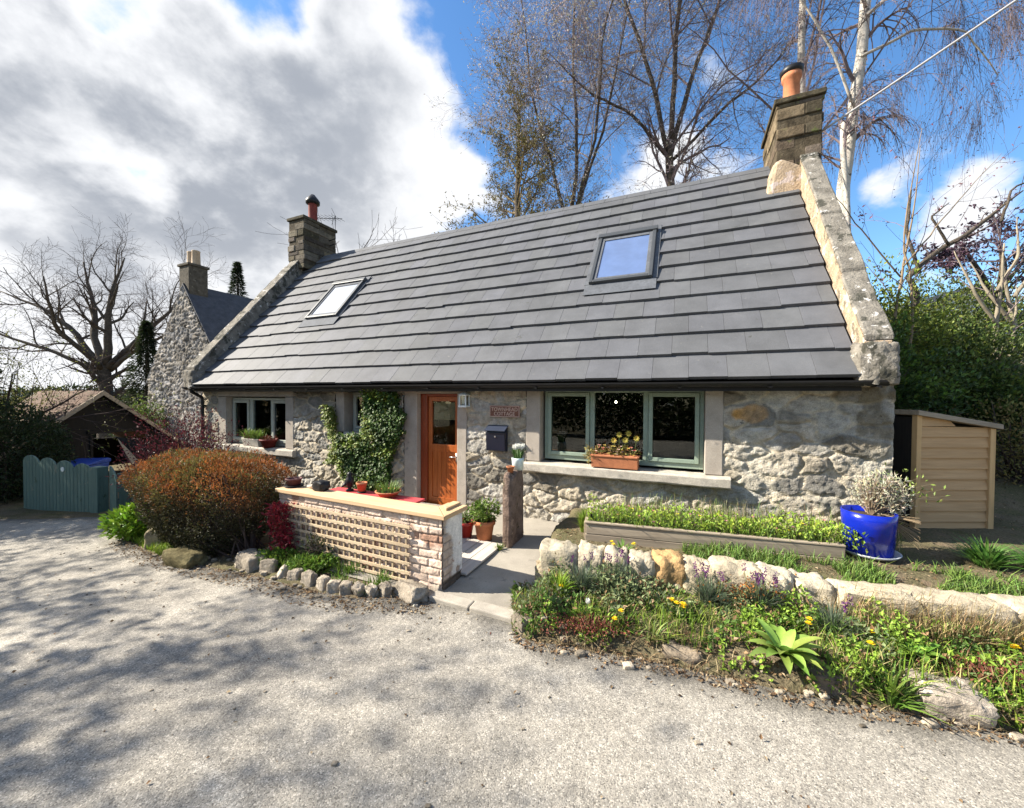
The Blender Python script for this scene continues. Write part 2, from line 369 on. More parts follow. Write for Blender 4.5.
def make_world():
    w = bpy.data.worlds.new('World'); scene.world = w; w.use_nodes = True
    nt = w.node_tree; nd = nt.nodes; lk = nt.links
    bg = nd['Background']; bg.inputs['Strength'].default_value = 0.05
    sky = nd.new('ShaderNodeTexSky'); sky.sky_type = 'NISHITA'; sky.sun_disc = False
    sky.sun_elevation = SUN_EL; sky.sun_rotation = math.atan2(SUN_H[0], SUN_H[1]) % (2 * math.pi)
    sky.air_density = 1.0; sky.dust_density = 0.4; sky.ozone_density = 2.5
    hs = nd.new('ShaderNodeHueSaturation'); hs.inputs['Saturation'].default_value = 1.2; hs.inputs['Value'].default_value = 1.9
    lk.new(sky.outputs[0], hs.inputs['Color'])
    tc = nd.new('ShaderNodeTexCoord')
    def math_(op, a, b=None, clamp=False):
        n = nd.new('ShaderNodeMath'); n.operation = op; n.use_clamp = clamp
        for i, v in enumerate((a, b)):
            if v is None: continue
            if isinstance(v, (int, float)): n.inputs[i].default_value = v
            else: lk.new(v, n.inputs[i])
        return n.outputs[0]
    sp = nd.new('ShaderNodeSeparateXYZ'); lk.new(tc.outputs['Generated'], sp.inputs[0])
    X, Y, Z = sp.outputs
    den = math_('ADD', math_('MAXIMUM', Z, 0.0), 0.50)
    cx = math_('DIVIDE', X, den); cy = math_('DIVIDE', Y, den)
    cb = nd.new('ShaderNodeCombineXYZ'); lk.new(cx, cb.inputs[0]); lk.new(cy, cb.inputs[1])
    def noise(scale, detail, rough, off, dist=0.0):
        mp = nd.new('ShaderNodeMapping'); mp.inputs['Location'].default_value = off
        lk.new(cb.outputs[0], mp.inputs[0])
        n = nd.new('ShaderNodeTexNoise'); n.inputs['Scale'].default_value = scale; n.inputs['Detail'].default_value = detail
        n.inputs['Roughness'].default_value = rough; n.inputs['Distortion'].default_value = dist
        lk.new(mp.outputs[0], n.inputs[0]); return n.outputs['Fac']
    def ramp(v, a, b, lo=0.0, hi=1.0):
        n = nd.new('ShaderNodeMapRange'); n.interpolation_type = 'SMOOTHSTEP'
        n.inputs['From Min'].default_value = a; n.inputs['From Max'].default_value = b
        n.inputs['To Min'].default_value = lo; n.inputs['To Max'].default_value = hi
        lk.new(v, n.inputs['Value']); return n.outputs[0]
    def blob(x, y, z, r0, r1):
        d = nd.new('ShaderNodeVectorMath'); d.operation = 'NORMALIZE'; d.inputs[0].default_value = (x, y, z)
        dt = nd.new('ShaderNodeVectorMath'); dt.operation = 'DOT_PRODUCT'
        nm = nd.new('ShaderNodeVectorMath'); nm.operation = 'NORMALIZE'; lk.new(tc.outputs['Generated'], nm.inputs[0])
        lk.new(nm.outputs[0], dt.inputs[0]); lk.new(d.outputs[0], dt.inputs[1])
        return ramp(dt.outputs['Value'], math.cos(math.radians(r1)), math.cos(math.radians(r0)))
    def dirpx(px, py): return ((px - 512) / 385.66, 1.0, (397 - py) / 385.66)
    n_big = noise(1.9, 3, 0.5, (3.3, 1.2, 0.0), 0.0)
    n_puff = noise(5.2, 10, 0.56, (1.3, 8.8, 0), 0.1)
    n_fine = noise(13.0, 8, 0.6, (4.1, 2.7, 0), 0.1)
    shape = math_('ADD', math_('ADD', math_('MULTIPLY', n_big, 0.55), math_('MULTIPLY', n_puff, 0.62)), math_('MULTIPLY', n_fine, 0.14))
    # cover: a bank of broken cumulus on the sun side, loose puffs elsewhere
    cover = math_('MULTIPLY', blob(*dirpx(40, 140), 34, 50), 0.075)
    for (px, py, r0, r1, a) in ((400, 120, 3, 16, 0.10), (340, 70, 4, 18, 0.08), (250, 250, 8, 26, 0.11), (670, 140, 3, 13, 0.10), (955, 208, 0.5, 5, 0.15), (885, 190, 0.5, 3, 0.14),
                                (1000, 265, 1, 8, 0.02), (985, 30, 2, 9, 0.06), (200, 330, 10, 40, 0.08)):
        cover = math_('ADD', cover, math_('MULTIPLY', blob(*dirpx(px, py), r0, r1), a))
    for (px, py, r0, r1, a) in ((270, 0, 0.5, 6, 0.13), (130, 186, 0.5, 5, 0.16), (545, 70, 3, 17, 0.14), (455, 20, 1, 9, 0.16), (465, 235, 1, 6, 0.12), (960, 120, 8, 26, 0.09)):
        cover = math_('SUBTRACT', cover, math_('MULTIPLY', blob(*dirpx(px, py), r0, r1), a))
    cover = math_('ADD', cover, math_('MULTIPLY', ramp(Y, 0.1, -0.3), 0.0))
    v = math_('ADD', shape, cover)
    mask = ramp(v, 0.63, 0.76)
    heavy = blob(*dirpx(170, 60), 12, 33)
    # light rims, grey where the cloud is thick: compare the cloud with itself a little way towards the sun
    body = math_('ADD', math_('MULTIPLY', noise(2.6, 9, 0.58, (7.7, 4.4, 0), 0.1), 0.7), math_('MULTIPLY', n_puff, 0.3))
    dark = ramp(math_('ADD', body, math_('MULTIPLY', heavy, 0.16)), 0.48, 0.70)
    dark = math_('MULTIPLY', math_('MULTIPLY', dark, ramp(v, 0.72, 0.94)), math_('ADD', math_('MULTIPLY', heavy, 0.88), 0.12))
    # cloud bottoms are grey where thick, white where thin
    white = nd.new('ShaderNodeMix'); white.data_type = 'RGBA'
    white.inputs[6].default_value = (7.4, 7.5, 7.7, 1); white.inputs[7].default_value = (3.1, 3.35, 3.8, 1)
    lk.new(dark, white.inputs[0])
    mix = nd.new('ShaderNodeMix'); mix.data_type = 'RGBA'
    lk.new(mask, mix.inputs[0]); lk.new(hs.outputs[0], mix.inputs[6]); lk.new(white.outputs[2], mix.inputs[7])
    lk.new(mix.outputs[2], bg.inputs['Color'])
make_world()
vs = scene.view_settings
vs.view_transform = 'Standard'; vs.look = 'None'; vs.gamma = 1; vs.use_curve_mapping = False; vs.exposure = 1.5
scene.cycles.max_bounces = 6; scene.cycles.diffuse_bounces = 3; scene.cycles.transparent_max_bounces = 8

# ------------------------------------------------------------------ ground, road, path
def zr(x, y):
    x = np.asarray(x, float)
    return -0.062 * np.clip(-x - 2.2, 0, 7) - 0.012 * np.clip(-x - 9.2, 0, 300) + 0.012 * (fbm(x * 0.5, np.asarray(y, float) * 0.5, 3, 3) - 0.5)
VEX = [-0.1, 0.12, 0.79, 1.71, 2.74, 4.2, 9, 40]; VEY = [3.05, 2.9, 2.74, 2.41, 2.12, 1.75, 0.6, -7]
SWX = [0.30, 1.63, 2.7, 3.49, 6, 14]; SWY = [3.66, 3.30, 2.86, 2.66, 2.2, 0.9]
def VE(x): return np.interp(x, VEX, VEY) + 0.05 * (fbm(np.asarray(x) * 2.2, np.asarray(x) * 0 + 1, 3, 41) - 0.5)
def SW(x): return np.interp(x, SWX, SWY)
YBX = [-60, -12, -8.9, -6.7, -5.5, -4.4, -2.75, -2.0, -1.46, -0.65, 0.03, 0.12]
YBY = [6.2, 7.2, 6.95, 6.75, 5.45, 4.75, 4.02, 3.66, 3.50, 3.50, 3.16, 2.9]
def YB(x):
    x = np.asarray(x, float)
    return np.where(x < 0.12, np.interp(x, YBX, YBY) + 0.05 * (fbm(x * 2.5, x * 0 + 4, 3, 42) - 0.5) * (x < -0.7), VE(x))
def G(x, y, fine=True):
    x = np.asarray(x, float); y = np.asarray(y, float)
    base = zr(x, y)
    d = y - YB(x)
    g = base - 0.03 + 0.042 * sstep(-0.03, 0.06, d)
    right = sstep(0, 0.10, x - np.interp(y, [2.8, 3.1, 3.6, 4.6, 5.2, 6], [-0.05, 0.05, 0.30, 0.42, 0.75, 0.8]))
    d1 = y - VE(x); d2 = y - SW(x)
    lump = 0.07 * (fbm(x * 5, y * 5, 3, 9) - 0.5)
    v = 0.09 * sstep(0, 0.10, d1) + 0.06 * np.clip(d1 / 0.75, 0, 1) + lump * sstep(0, .1, d1)
    v = v + (0.29 + 0.4 * lump - v) * sstep(0.12, 0.20, d2)
    v = v + 0.06 * sstep(0.30, 0.62, d2) * sstep(1.4, 2.2, x)
    g = g + v * right * (d1 > -0.01)
    g = g + 0.30 * np.clip(y - 4.7, 0, 7) * sstep(4.7, 5.6, x) * sstep(4.5, 5.6, y)
    g = g + 0.16 * np.clip(y - 9, 0, 9) * sstep(-4, 3, x)
    far = np.hypot(x, y - 4)
    g = g - 0.045 * np.clip(far - 17, 0, 220) * sstep(6, -6, x)
    return g

def grid_axis(lo, a, b, hi, fine, grow):
    mid = list(np.arange(a, b + 1e-6, fine)); left = []; st = fine; p = a
    while p > lo: st *= grow; p -= st; left.append(p)
    right = []; st = fine; p = b
    while p < hi: st *= grow; p += st; right.append(p)
    return np.array(left[::-1] + mid + right)

def sheet(name, X, Y, Z, mat, col=None, **kw):
    n, m = X.shape
    idx = np.arange(n * m).reshape(n, m)
    F = np.stack([idx[:-1, :-1], idx[:-1, 1:], idx[1:, 1:], idx[1:, :-1]], -1).reshape(-1, 4)
    mb = MB(); mb.add(np.stack([X, Y, Z], -1).reshape(-1, 3), F, col)
    return obj(name, mb, mat, smooth=True, **kw)

m_ground = M('earth_and_moss', (0.155, 0.118, 0.082), 0.97, scale=2.5, bump=0.9, bscale=40, bdist=0.02, col2=(0.085, 0.085, 0.038), spec=0.1, fine=0.4, spots=[((0.16, 0.12, 0.08), 6, 0.62)])
xs = grid_axis(-700, -6, 7, 700, 0.06, 1.13); ys = grid_axis(-700, 0.5, 7.5, 700, 0.06, 1.13)
XX, YY = np.meshgrid(xs, ys)
sheet('ground', XX, YY, G(XX, YY), m_ground, kind='structure')

def road_mat():
    m = bpy.data.materials.new('worn_asphalt'); m.use_nodes = True
    nt = m.node_tree; nd = nt.nodes; lk = nt.links; p = nd['Principled BSDF']
    p.inputs['Roughness'].default_value = 0.9; p.inputs['Specular IOR Level'].default_value = 0.25
    tc = nd.new('ShaderNodeTexCoord')
    vo = nd.new('ShaderNodeTexVoronoi'); vo.inputs['Scale'].default_value = 170; lk.new(tc.outputs['Object'], vo.inputs['Vector'])
    sep = nd.new('ShaderNodeSeparateColor'); lk.new(vo.outputs['Color'], sep.inputs[0])
    cr = nd.new('ShaderNodeValToRGB'); e = cr.color_ramp.elements
    e[0].position = 0.0; e[0].color = (0.135, 0.125, 0.11, 1); e[1].position = 1; e[1].color = (0.52, 0.485, 0.43, 1)
    for pos, c in ((0.22, (0.245, 0.23, 0.205)), (0.5, (0.295, 0.277, 0.245)), (0.85, (0.345, 0.322, 0.282))):
        q = e.new(pos); q.color = (*c, 1)
    lk.new(sep.outputs[0], cr.inputs[0])
    def nz(scale, det, off=0):
        mp = nd.new('ShaderNodeMapping'); mp.inputs['Location'].default_value = (off, off * .7, 0); lk.new(tc.outputs['Object'], mp.inputs[0])
        n = nd.new('ShaderNodeTexNoise'); n.inputs['Scale'].default_value = scale; n.inputs['Detail'].default_value = det; n.inputs['Roughness'].default_value = 0.65
        lk.new(mp.outputs[0], n.inputs[0]); return n
    def scaleby(col, fac, a, b, lo, hi):
        mr = nd.new('ShaderNodeMapRange'); mr.inputs['From Min'].default_value = a; mr.inputs['From Max'].default_value = b
        mr.inputs['To Min'].default_value = lo; mr.inputs['To Max'].default_value = hi; lk.new(fac, mr.inputs[0])
        v = nd.new('ShaderNodeVectorMath'); v.operation = 'SCALE'; lk.new(col, v.inputs[0]); lk.new(mr.outputs[0], v.inputs['Scale']); return v.outputs[0]
    c = scaleby(cr.outputs[0], nz(0.55, 5).outputs['Fac'], 0.3, 0.7, 0.80, 1.16)
    c = scaleby(c, nz(4.5, 6, 3).outputs['Fac'], 0.3, 0.7, 0.82, 1.14)
    c = scaleby(c, nz(22, 4, 9).outputs['Fac'], 0.35, 0.7, 0.8, 1.15)
    at = nd.new('ShaderNodeAttribute'); at.attribute_name = 'tint'
    mt = nd.new('ShaderNodeMix'); mt.data_type = 'RGBA'; mt.blend_type = 'MULTIPLY'; mt.inputs[0].default_value = 1
    lk.new(c, mt.inputs[6]); lk.new(at.outputs['Color'], mt.inputs[7])
    lk.new(mt.outputs[2], p.inputs['Base Color'])
    b1 = nd.new('ShaderNodeBump'); b1.inputs['Strength'].default_value = 0.5; b1.inputs['Distance'].default_value = 0.003; lk.new(vo.outputs['Distance'], b1.inputs['Height']); b1.invert = True
    b2 = nd.new('ShaderNodeBump'); b2.inputs['Strength'].default_value = 0.5; b2.inputs['Distance'].default_value = 0.02; lk.new(nz(14, 6, 5).outputs['Fac'], b2.inputs['Height']); lk.new(b1.outputs[0], b2.inputs['Normal'])
    lk.new(b2.outputs[0], p.inputs['Normal'])
    return m
m_road = road_mat()
rx = grid_axis(-60, -6, 6, 60, 0.06, 1.12); rt = np.concatenate([np.linspace(0, 0.7, 40), np.linspace(0.7, 1, 90)[1:]])
RX = np.repeat(rx[None], len(rt), 0); yb = YB(rx) - 0.01
RY = -7 + (yb + 7)[None] * rt[:, None]
RZ = zr(RX, RY) + 0.004 + 0.012 * (fbm(RX * 1.7, RY * 1.7, 3, 71) - 0.5)
dd = yb[None] - RY
dirt = 1 - 0.55 * sstep(0.30, 0.0, dd + 0.22 * (fbm(RX * 3, RY * 3, 4, 88) - 0.5)) 
seam = np.exp(-((np.abs((RX + 1.02) * 0.55 + (RY - 1.55) * 0.84)) / 0.02) ** 2) * (RY < 1.9) * (RX > -1.6) * (RX < -0.3)
tn = dirt[..., None] * np.array([1.0, 0.99, 0.97]) ** (2 - dirt[..., None])
tn = tn * (1 + 0.55 * seam[..., None])
sheet('road', RX, RY, RZ, m_road, col=tn.reshape(-1, 3), kind='structure')

# concrete forecourt between the road and the door
so_o = np.linspace(-0.02, 2.43, 60)
sr = np.interp(so_o, [0, 1.0, 1.8, 2.1, 2.43], [1.62, 1.50, 1.26, 1.15, 1.05])
tt = np.linspace(0, 1, 70)
S_ = -2.3 + (sr + 2.3)[:, None] * tt[None]; O_ = np.repeat(so_o[:, None], 70, 1)
PX = U[0] * S_ + N[0] * O_; PY = D + U[1] * S_ + N[1] * O_
PZ = zr(PX, PY) + 0.024 + 0.03 * sstep(2.3, 0.6, O_) + 0.01 * fbm(PX * 3, PY * 3, 3, 5)
sheet('path', PX, PY, PZ, m_conc, kind='structure')
mb = MB(); a = np.array([-0.72, 3.515]); b = np.array([0.045, 3.165]); dr = (b - a) / np.linalg.norm(b - a)
ang = math.atan2(dr[1], dr[0]); Lk = np.linalg.norm(b - a)
for i in range(2):
    c = a + (b - a) * (i + 0.5) / 2
    mb.box((c[0], c[1], -0.01), (Lk / 2 - 0.008, 0.13, 0.11), rz=ang, jit=0.003)
obj('kerb', mb, m_kerb, bevel=0.012, kind='structure')
# distant hills
hx = np.linspace(-900, 300, 160); hz = np.array([0, 1.0]); 
HX = np.repeat(hx[None], 6, 0); k = np.linspace(0, 1, 6)[:, None]
HY = 430 + 160 * k + 0 * HX
HZ = -14 + (22 + 10 * fbm(HX * 0.012, HY * 0.01, 4, 12)) * np.sin(k * math.pi * 0.5) * (0.65 + 0.5 * fbm(HX * 0.004, HX * 0, 3, 2))
sheet('hills', HX, HY, HZ, M('far_hill', (0.16, 0.19, 0.20), 1, scale=0.05, var=0.3, spec=0.0), kind='structure')  # blue-grey base colour stands in for distance haze

# ------------------------------------------------------------------ cottage
house = thing('cottage', 'long low stone cottage with grey tiled roof, two chimneys and sage green windows', 'cottage', (0, D, 0), -T)
def sb(mb, s0, s1, o0, o1, z0, z1, col=None): return mb.bx(s0, s1, -o1, -o0, z0, z1, col)

def rubble(s, z, cw=0.36, ch=0.20, seed=1, amp=1.0, mortar=(1.12, 1.06, 0.96)):
    w = 0.10
    ss = s / cw + (fbm(s * 2.3, z * 2.3, 3, seed + 30) - 0.5) * 1.1
    zz = z / ch + (fbm(s * 2.1 + 9, z * 2.1, 3, seed + 31) - 0.5) * 1.2
    f1, f2, a, b = voro(ss, zz, seed)
    e = f2 - f1
    stone = sstep(0.04, 0.15, e)
    cover = sstep(0.42, 0.62, fbm(s * 0.9, z * 1.3, 4, seed + 50))      # where lime mortar is smeared over the stones
    stone = stone * (1 - 0.42 * cover * (a > 0.3))
    h = amp * (stone * (0.012 + 0.032 * a) + 0.046 * (fbm(s * 8, z * 10, 5, seed + 60, 0.62) - 0.5) + 0.034 * (fbm(s * 24, z * 28, 3, seed + 70, 0.7) - 0.5))
    tone = 0.40 + 0.75 * b
    hue = np.stack([1.0 + 0.10 * (a - 0.5), 1.0 + 0 * a, 1.0 - 0.16 * (a - 0.5)], -1)
    stonec = tone[..., None] * hue * np.array([0.98, 0.98, 1.0])
    col = stonec * stone[..., None] + np.array(mortar) * (1 - stone[..., None])
    dark = sstep(0.52, 0.72, fbm(s * 1.7 + 5, z * 1.5, 5, seed + 80))
    col = col * (1 - 0.33 * dark[..., None])
    return h, col

def rubble_wall(name, s0, s1, z0, z1, holes, step, mat, parent, seed, orient, cw=.36, ch=.2, amp=1.0, cut=None, paint=None):
    """displaced rubble face; orient(s, z, h) -> xyz"""
    sl = list(np.arange(s0, s1, step)) + [s1]; zl = list(np.arange(z0, z1, step)) + [z1]
    for h in holes:
        for a in h[:2]: sl.append(a)
        for a in h[2:]: zl.append(a)
    def uniq(l, keep):
        l = sorted(l); out = []
        for v in l:
            if out and v - out[-1] < step * 0.35:
                if v in keep: out[-1] = v
            else: out.append(v)
        return np.array(out)
    ks = {a for h in holes for a in h[:2]} | {s0, s1}; kz = {a for h in holes for a in h[2:]} | {z0, z1}
    sl = uniq(sl, ks); zl = uniq(zl, kz)
    S, Z = np.meshgrid(sl, zl)
    H, C = rubble(S, Z, cw, ch, seed, amp)
    if paint is not None: C = paint(S, Z, C)
    edge = np.minimum(np.minimum(S - s0, s1 - S), 9)
    V = orient(S, Z, H)
    n, m = S.shape; idx = np.arange(n * m).reshape(n, m)
    F = np.stack([idx[:-1, :-1], idx[:-1, 1:], idx[1:, 1:], idx[1:, :-1]], -1).reshape(-1, 4)
    cs = (S[:-1, :-1] + S[1:, 1:]).ravel() / 2; cz = (Z[:-1, :-1] + Z[1:, 1:]).ravel() / 2
    keep = np.ones(len(F), bool)
    for h in holes: keep &= ~((cs > h[0]) & (cs < h[1]) & (cz > h[2]) & (cz < h[3]))
    if cut is not None: keep &= cut(cs, cz)
    mb = MB(); mb.add(V.reshape(-1, 3), F[keep], C.reshape(-1, 3))
    return obj(name, mb, mat, parent, smooth=True)

W1 = (-7.01, -5.03, 0.77, 1.82); W1S = (-7.30, -4.79, 0.62, 1.95)
SMW = (-3.41, -2.70, 1.18, 1.93); SMS = (-3.62, -2.55, 1.10, 2.03)
DR = (-1.74, -0.95, -0.03, 1.90); DRS = (-2.01, -0.77, -0.10, 2.03)
W2 = (0.46, 2.60, 0.91, 1.975); W2S = (0.24, 2.80, 0.76, 2.03)
def paint_front(S, Z, C):
    C = C.copy()
    r = np.hypot((S - 3.08) / 0.20, (Z - 1.66) / 0.115) + 0.5 * (fbm(S * 9, Z * 9, 3, 3) - 0.5)
    k = sstep(1.05, 0.8, r)[..., None]
    C = C * (1 - k) + np.array([1.05, 0.62, 0.20]) * (0.8 + 0.5 * fbm(S * 20, Z * 20, 3, 4)[..., None]) * k
    # paler limewash towards the right corner, bluish big stones right of the wide window
    k = (sstep(2.85, 3.1, S) * sstep(0.55, 0.7, Z) * sstep(0.45, 0.6, fbm(S * 1.4, Z * 2.6, 3, 77)))[..., None] * 0.5
    C = C * (1 - k) + C.mean(-1, keepdims=True) * np.array([0.86, 0.93, 1.0]) * k
    k = (sstep(3.8, 4.0, S) * sstep(1.35, 1.5, Z) * sstep(0.5, 0.6, fbm(S * 5, Z * 4, 3, 78)))[..., None] * 0.65
    C = C * (1 - k) + np.array([0.3, 0.27, 0.2]) * k
    return C
rubble_wall('front_wall', -7.95, 4.36, -0.7, 2.04, [W1S, SMS, DRS, W2S], 0.0165, m_rubble, house, 1,
            lambda S, Z, H: np.stack([S, -H, Z], -1), paint=paint_front)
# body behind the face: gables, back wall, floor
gp = [(0.06, -0.7), (5.84, -0.7), (5.84, 2.0), (2.92, 5.62), (0.06, 2.02)]
mb = MB(); mb.prism(gp, 0, 4.0, 4.355); obj('gable_wall', mb, m_rubble, house)
mb = MB(); mb.prism(gp, 0, -7.945, -7.6); obj('gable_wall', mb, m_rubble, house)
mb = MB(); sb(mb, -7.6, 4.0, -5.84, -5.5, -0.7, 2.0); obj('back_wall', mb, m_rubble, house)
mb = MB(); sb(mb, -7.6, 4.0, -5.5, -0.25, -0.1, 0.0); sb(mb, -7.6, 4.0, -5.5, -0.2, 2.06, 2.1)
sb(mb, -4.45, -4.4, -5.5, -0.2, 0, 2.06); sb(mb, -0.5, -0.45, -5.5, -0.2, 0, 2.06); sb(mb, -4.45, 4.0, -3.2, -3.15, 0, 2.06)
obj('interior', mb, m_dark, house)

# window and door dressings
def blk(mb, s0, s1, o0, o1, z0, z1): return sb(mb, s0, s1, o0, o1, z0, z1)
def surround(name, hole, outer, lintel=True, sill=None, o=0.028, dep=-0.24, gap=0.006, slope=0):
    mb = MB()
    blk(mb, outer[0], hole[0], dep, o, hole[2] - 0.0, outer[3] - (gap if not lintel else (outer[3] - hole[3])))
    blk(mb, hole[1], outer[1], dep, o + 0.002, hole[2], outer[3] - (gap if not lintel else (outer[3] - hole[3])))
    if lintel: blk(mb, outer[0] - 0.0, outer[1], dep, o - 0.003, hole[3] + gap, outer[3])
    else: blk(mb, hole[0], hole[1], dep, o - 0.003, hole[3], outer[3])
    return obj(name, mb, m_dressed, house, bevel=0.012)
def rough_slab(name, s0, s1, o0, o1, z0, z1, mat, parent, n=26, amp=0.012, seed=3):
    """a stone slab with a worn, uneven outline"""
    ss = np.linspace(s0, s1, n); prof = [(o0, z0), (o0, z1), (o1 - 0.025, z1), (o1, z1 - 0.02), (o1, z0 + 0.02), (o1 - 0.02, z0)]
    P = np.zeros((n, 6, 3))
    for j, (o, z) in enumerate(prof):
        P[:, j, 0] = ss; P[:, j, 1] = -(o + (amp * 2 * (fbm(ss * 4, ss * 0 + j * 3.1, 3, seed) - 0.5) if o > o0 else 0))
        P[:, j, 2] = z + amp * 2 * (fbm(ss * 5, ss * 0 + 20 + j * 2.3, 3, seed + 1) - 0.5)
    idx = np.arange(n * 6).reshape(n, 6)
    F = np.stack([idx[:-1], idx[1:], np.roll(idx[1:], -1, 1), np.roll(idx[:-1], -1, 1)], -1).reshape(-1, 4)
    mb = MB(); mb.add(P.reshape(-1, 3), F); mb.f.append(idx[0:1, :]); mb.f.append(idx[-1:, ::-1])
    return obj(name, mb, mat, parent, bevel=0.006)
surround('window_surround', W1, W1S)
surround('window_surround', SMW, SMS)
surround('door_surround', DR, DRS, lintel=False)
surround('window_surround', W2, W2S, lintel=False)
rough_slab('window_sill', -7.22, -4.70, -0.22, 0.12, 0.62, 0.765, m_sill, house, seed=5)
rough_slab('window_sill', -3.42, -2.69, -0.22, 0.04, 1.10, 1.178, m_sill, house, seed=6)
rough_slab('window_sill', 0.22, 2.88, -0.22, 0.13, 0.765, 0.905, m_sill, house, seed=8)

def rectframe(mb, s0, s1, z0, z1, o0, o1, w, wb=None):
    wb = wb or w
    sb(mb, s0, s0 + w, o0, o1, z0, z1); sb(mb, s1 - w, s1, o0, o1, z0, z1)
    sb(mb, s0 + w, s1 - w, o0, o1 - 0.001, z0, z0 + wb); sb(mb, s0 + w, s1 - w, o0, o1 - 0.001, z1 - w, z1)
def pane(parent, s0, s1, z0, z1, o, mat=None):
    mb = MB(); sb(mb, s0, s1, o - 0.008, o, z0, z1); return obj('pane', mb, mat or m_glass, parent)
def casement(fr, s0, s1, z0, z1, o, w, mat):
    mb = MB(); rectframe(mb, s0, s1, z0, z1, o - 0.05, o + 0.012, w); r = obj('sash', mb, mat, fr, bevel=0.005)
    pane(fr, s0 + w, s1 - w, z0 + w, z1 - w, o - 0.02)
def window(name, s0, s1, z0, z1, o, lights, mat, fw=0.05, sw=0.055):
    mb = MB(); rectframe(mb, s0, s1, z0, z1, o - 0.07, o, fw, fw * 1.3)
    for i in range(len(lights) - 1):
        a = lights[i][1]; b = lights[i + 1][0]; sb(mb, a, b, o - 0.07, o - 0.002, z0 + fw, z1 - fw)
    fr = obj(name, mb, mat, house, bevel=0.004)
    for (a, b, kind) in lights:
        if kind: casement(fr, a + 0.003, b - 0.003, z0 + fw * 1.3 + 0.003, z1 - fw - 0.003, o + 0.012, sw, mat)
        else: pane(fr, a, b, z0 + fw * 1.3, z1 - fw, o - 0.03)
    return fr
w2f = window('window', 0.49, 2.595, 0.945, 1.965, -0.10, [(0.54, 1.155, 1), (1.22, 1.87, 0), (1.935, 2.545, 1)], m_sage, 0.05, 0.05)
w1f = window('window', -7.04, -5.06, 0.79, 1.80, -0.12, [(-6.98, -6.40, 1), (-6.30, -5.70, 0), (-5.64, -5.12, 1)], m_sage_l, 0.05, 0.06)
smf = window('window', -3.38, -2.72, 1.185, 1.92, -0.16, [(-3.33, -2.77, 1)], m_sage_l, 0.04, 0.045)
w2f['label'] = 'wide sage green three-light window'; w1f['label'] = 'pale sage three-light window'; smf['label'] = 'small window half hidden by ivy'

# door
mb = MB(); o = -0.10
sb(mb, -1.735, -1.60, o - 0.08, o + 0.03, -0.03, 1.895); sb(mb, -0.985, -0.955, o - 0.08, o + 0.03, -0.03, 1.895); sb(mb, -1.60, -0.985, o - 0.08, o + 0.029, 1.85, 1.895)
obj('door_frame', mb, m_doorf, house, bevel=0.006)
mb = MB(); d0, d1 = -1.595, -0.99
rectframe(mb, d0, d1, 0.0, 1.845, o - 0.05, o, 0.075, 0.16); sb(mb, d0 + 0.075, d1 - 0.075, o - 0.05, o - 0.002, 0.93, 1.05)
n = 5; w = (d1 - d0 - 0.15) / n
for i in range(n): sb(mb, d0 + 0.075 + i * w + 0.002, d0 + 0.075 + (i + 1) * w - 0.002, o - 0.045, o - 0.014, 0.16, 0.93)
sb(mb, d0 + 0.075, d1 - 0.075, o - 0.05, o - 0.03, 0.16, 0.93)
door = obj('door', mb, m_door, house, bevel=0.003)
pane(door, d0 + 0.075, d1 - 0.075, 1.05, 1.77, o - 0.02)
mb = MB(); 
for i in range(14): mb.box(((d0 + d1) / 2, -(o - 0.055), 1.47 + i * 0.021), (d1 - d0 - 0.16, 0.006, 0.019))
mb.box(((d0 + d1) / 2 - .02, -(o - 0.047), 1.70), (0.12, 0.004, 0.13))
mb.tube([(-1.42, -(o - 0.047), 1.47), (-1.42, -(o - 0.047), 1.37)], 0.003, 5)
obj('blind', mb, m_blind, door)
mb = MB(); mb.tube([(d1 - 0.045, -o, 0.86), (d1 - 0.045, -o - 0.05, 0.86), (d1 - 0.15, -o - 0.055, 0.855)], 0.009, 8); sb(mb, d1 - 0.06, d1 - 0.03, o, o + 0.006, 0.78, 0.92)
obj('handle', mb, m_steel, door, smooth=True)
mb = MB(); sb(mb, -1.74, -0.95, -0.2, 0.05, -0.06, -0.005); obj('door_step', mb, m_dressed, house, bevel=0.01)

# roof
TH = math.radians(50.4); CT, ST = math.cos(TH), math.sin(TH); L_R = 5.05
def rp(s, l, n=0.0):           # roof point: along, up the slope, off the slope -> local xyz
    return (s, -(0.31 - l * CT + n * ST), 2.06 + l * ST + n * CT)
def rbox(mb, s0, s1, l0, l1, n0, n1, col=None, n0b=None, n1b=None):
    n0b = n0 if n0b is None else n0b; n1b = n1 if n1b is None else n1b
    v = [rp(s0, l0, n0), rp(s1, l0, n0), rp(s1, l1, n0b), rp(s0, l1, n0b), rp(s0, l0, n1), rp(s1, l0, n1), rp(s1, l1, n1b), rp(s0, l1, n1b)]
    return mb.add(v, [(3, 2, 1, 0), (4, 5, 6, 7), (0, 1, 5, 4), (1, 2, 6, 5), (2, 3, 7, 6), (3, 0, 4, 7)], col)
mb = MB()
deck = [(-0.25, 2.00), (-0.25, 2.035), (2.92, 5.87), (6.1, 2.035), (6.1, 2.00), (2.92, 5.75)]
mb.prism(deck, 0, -7.7, 4.02)
roof = obj('roof', mb, m_black, house)
mb = MB(); NR = 13; ex = L_R / NR; tw = 0.405; rg = np.random.default_rng(3)
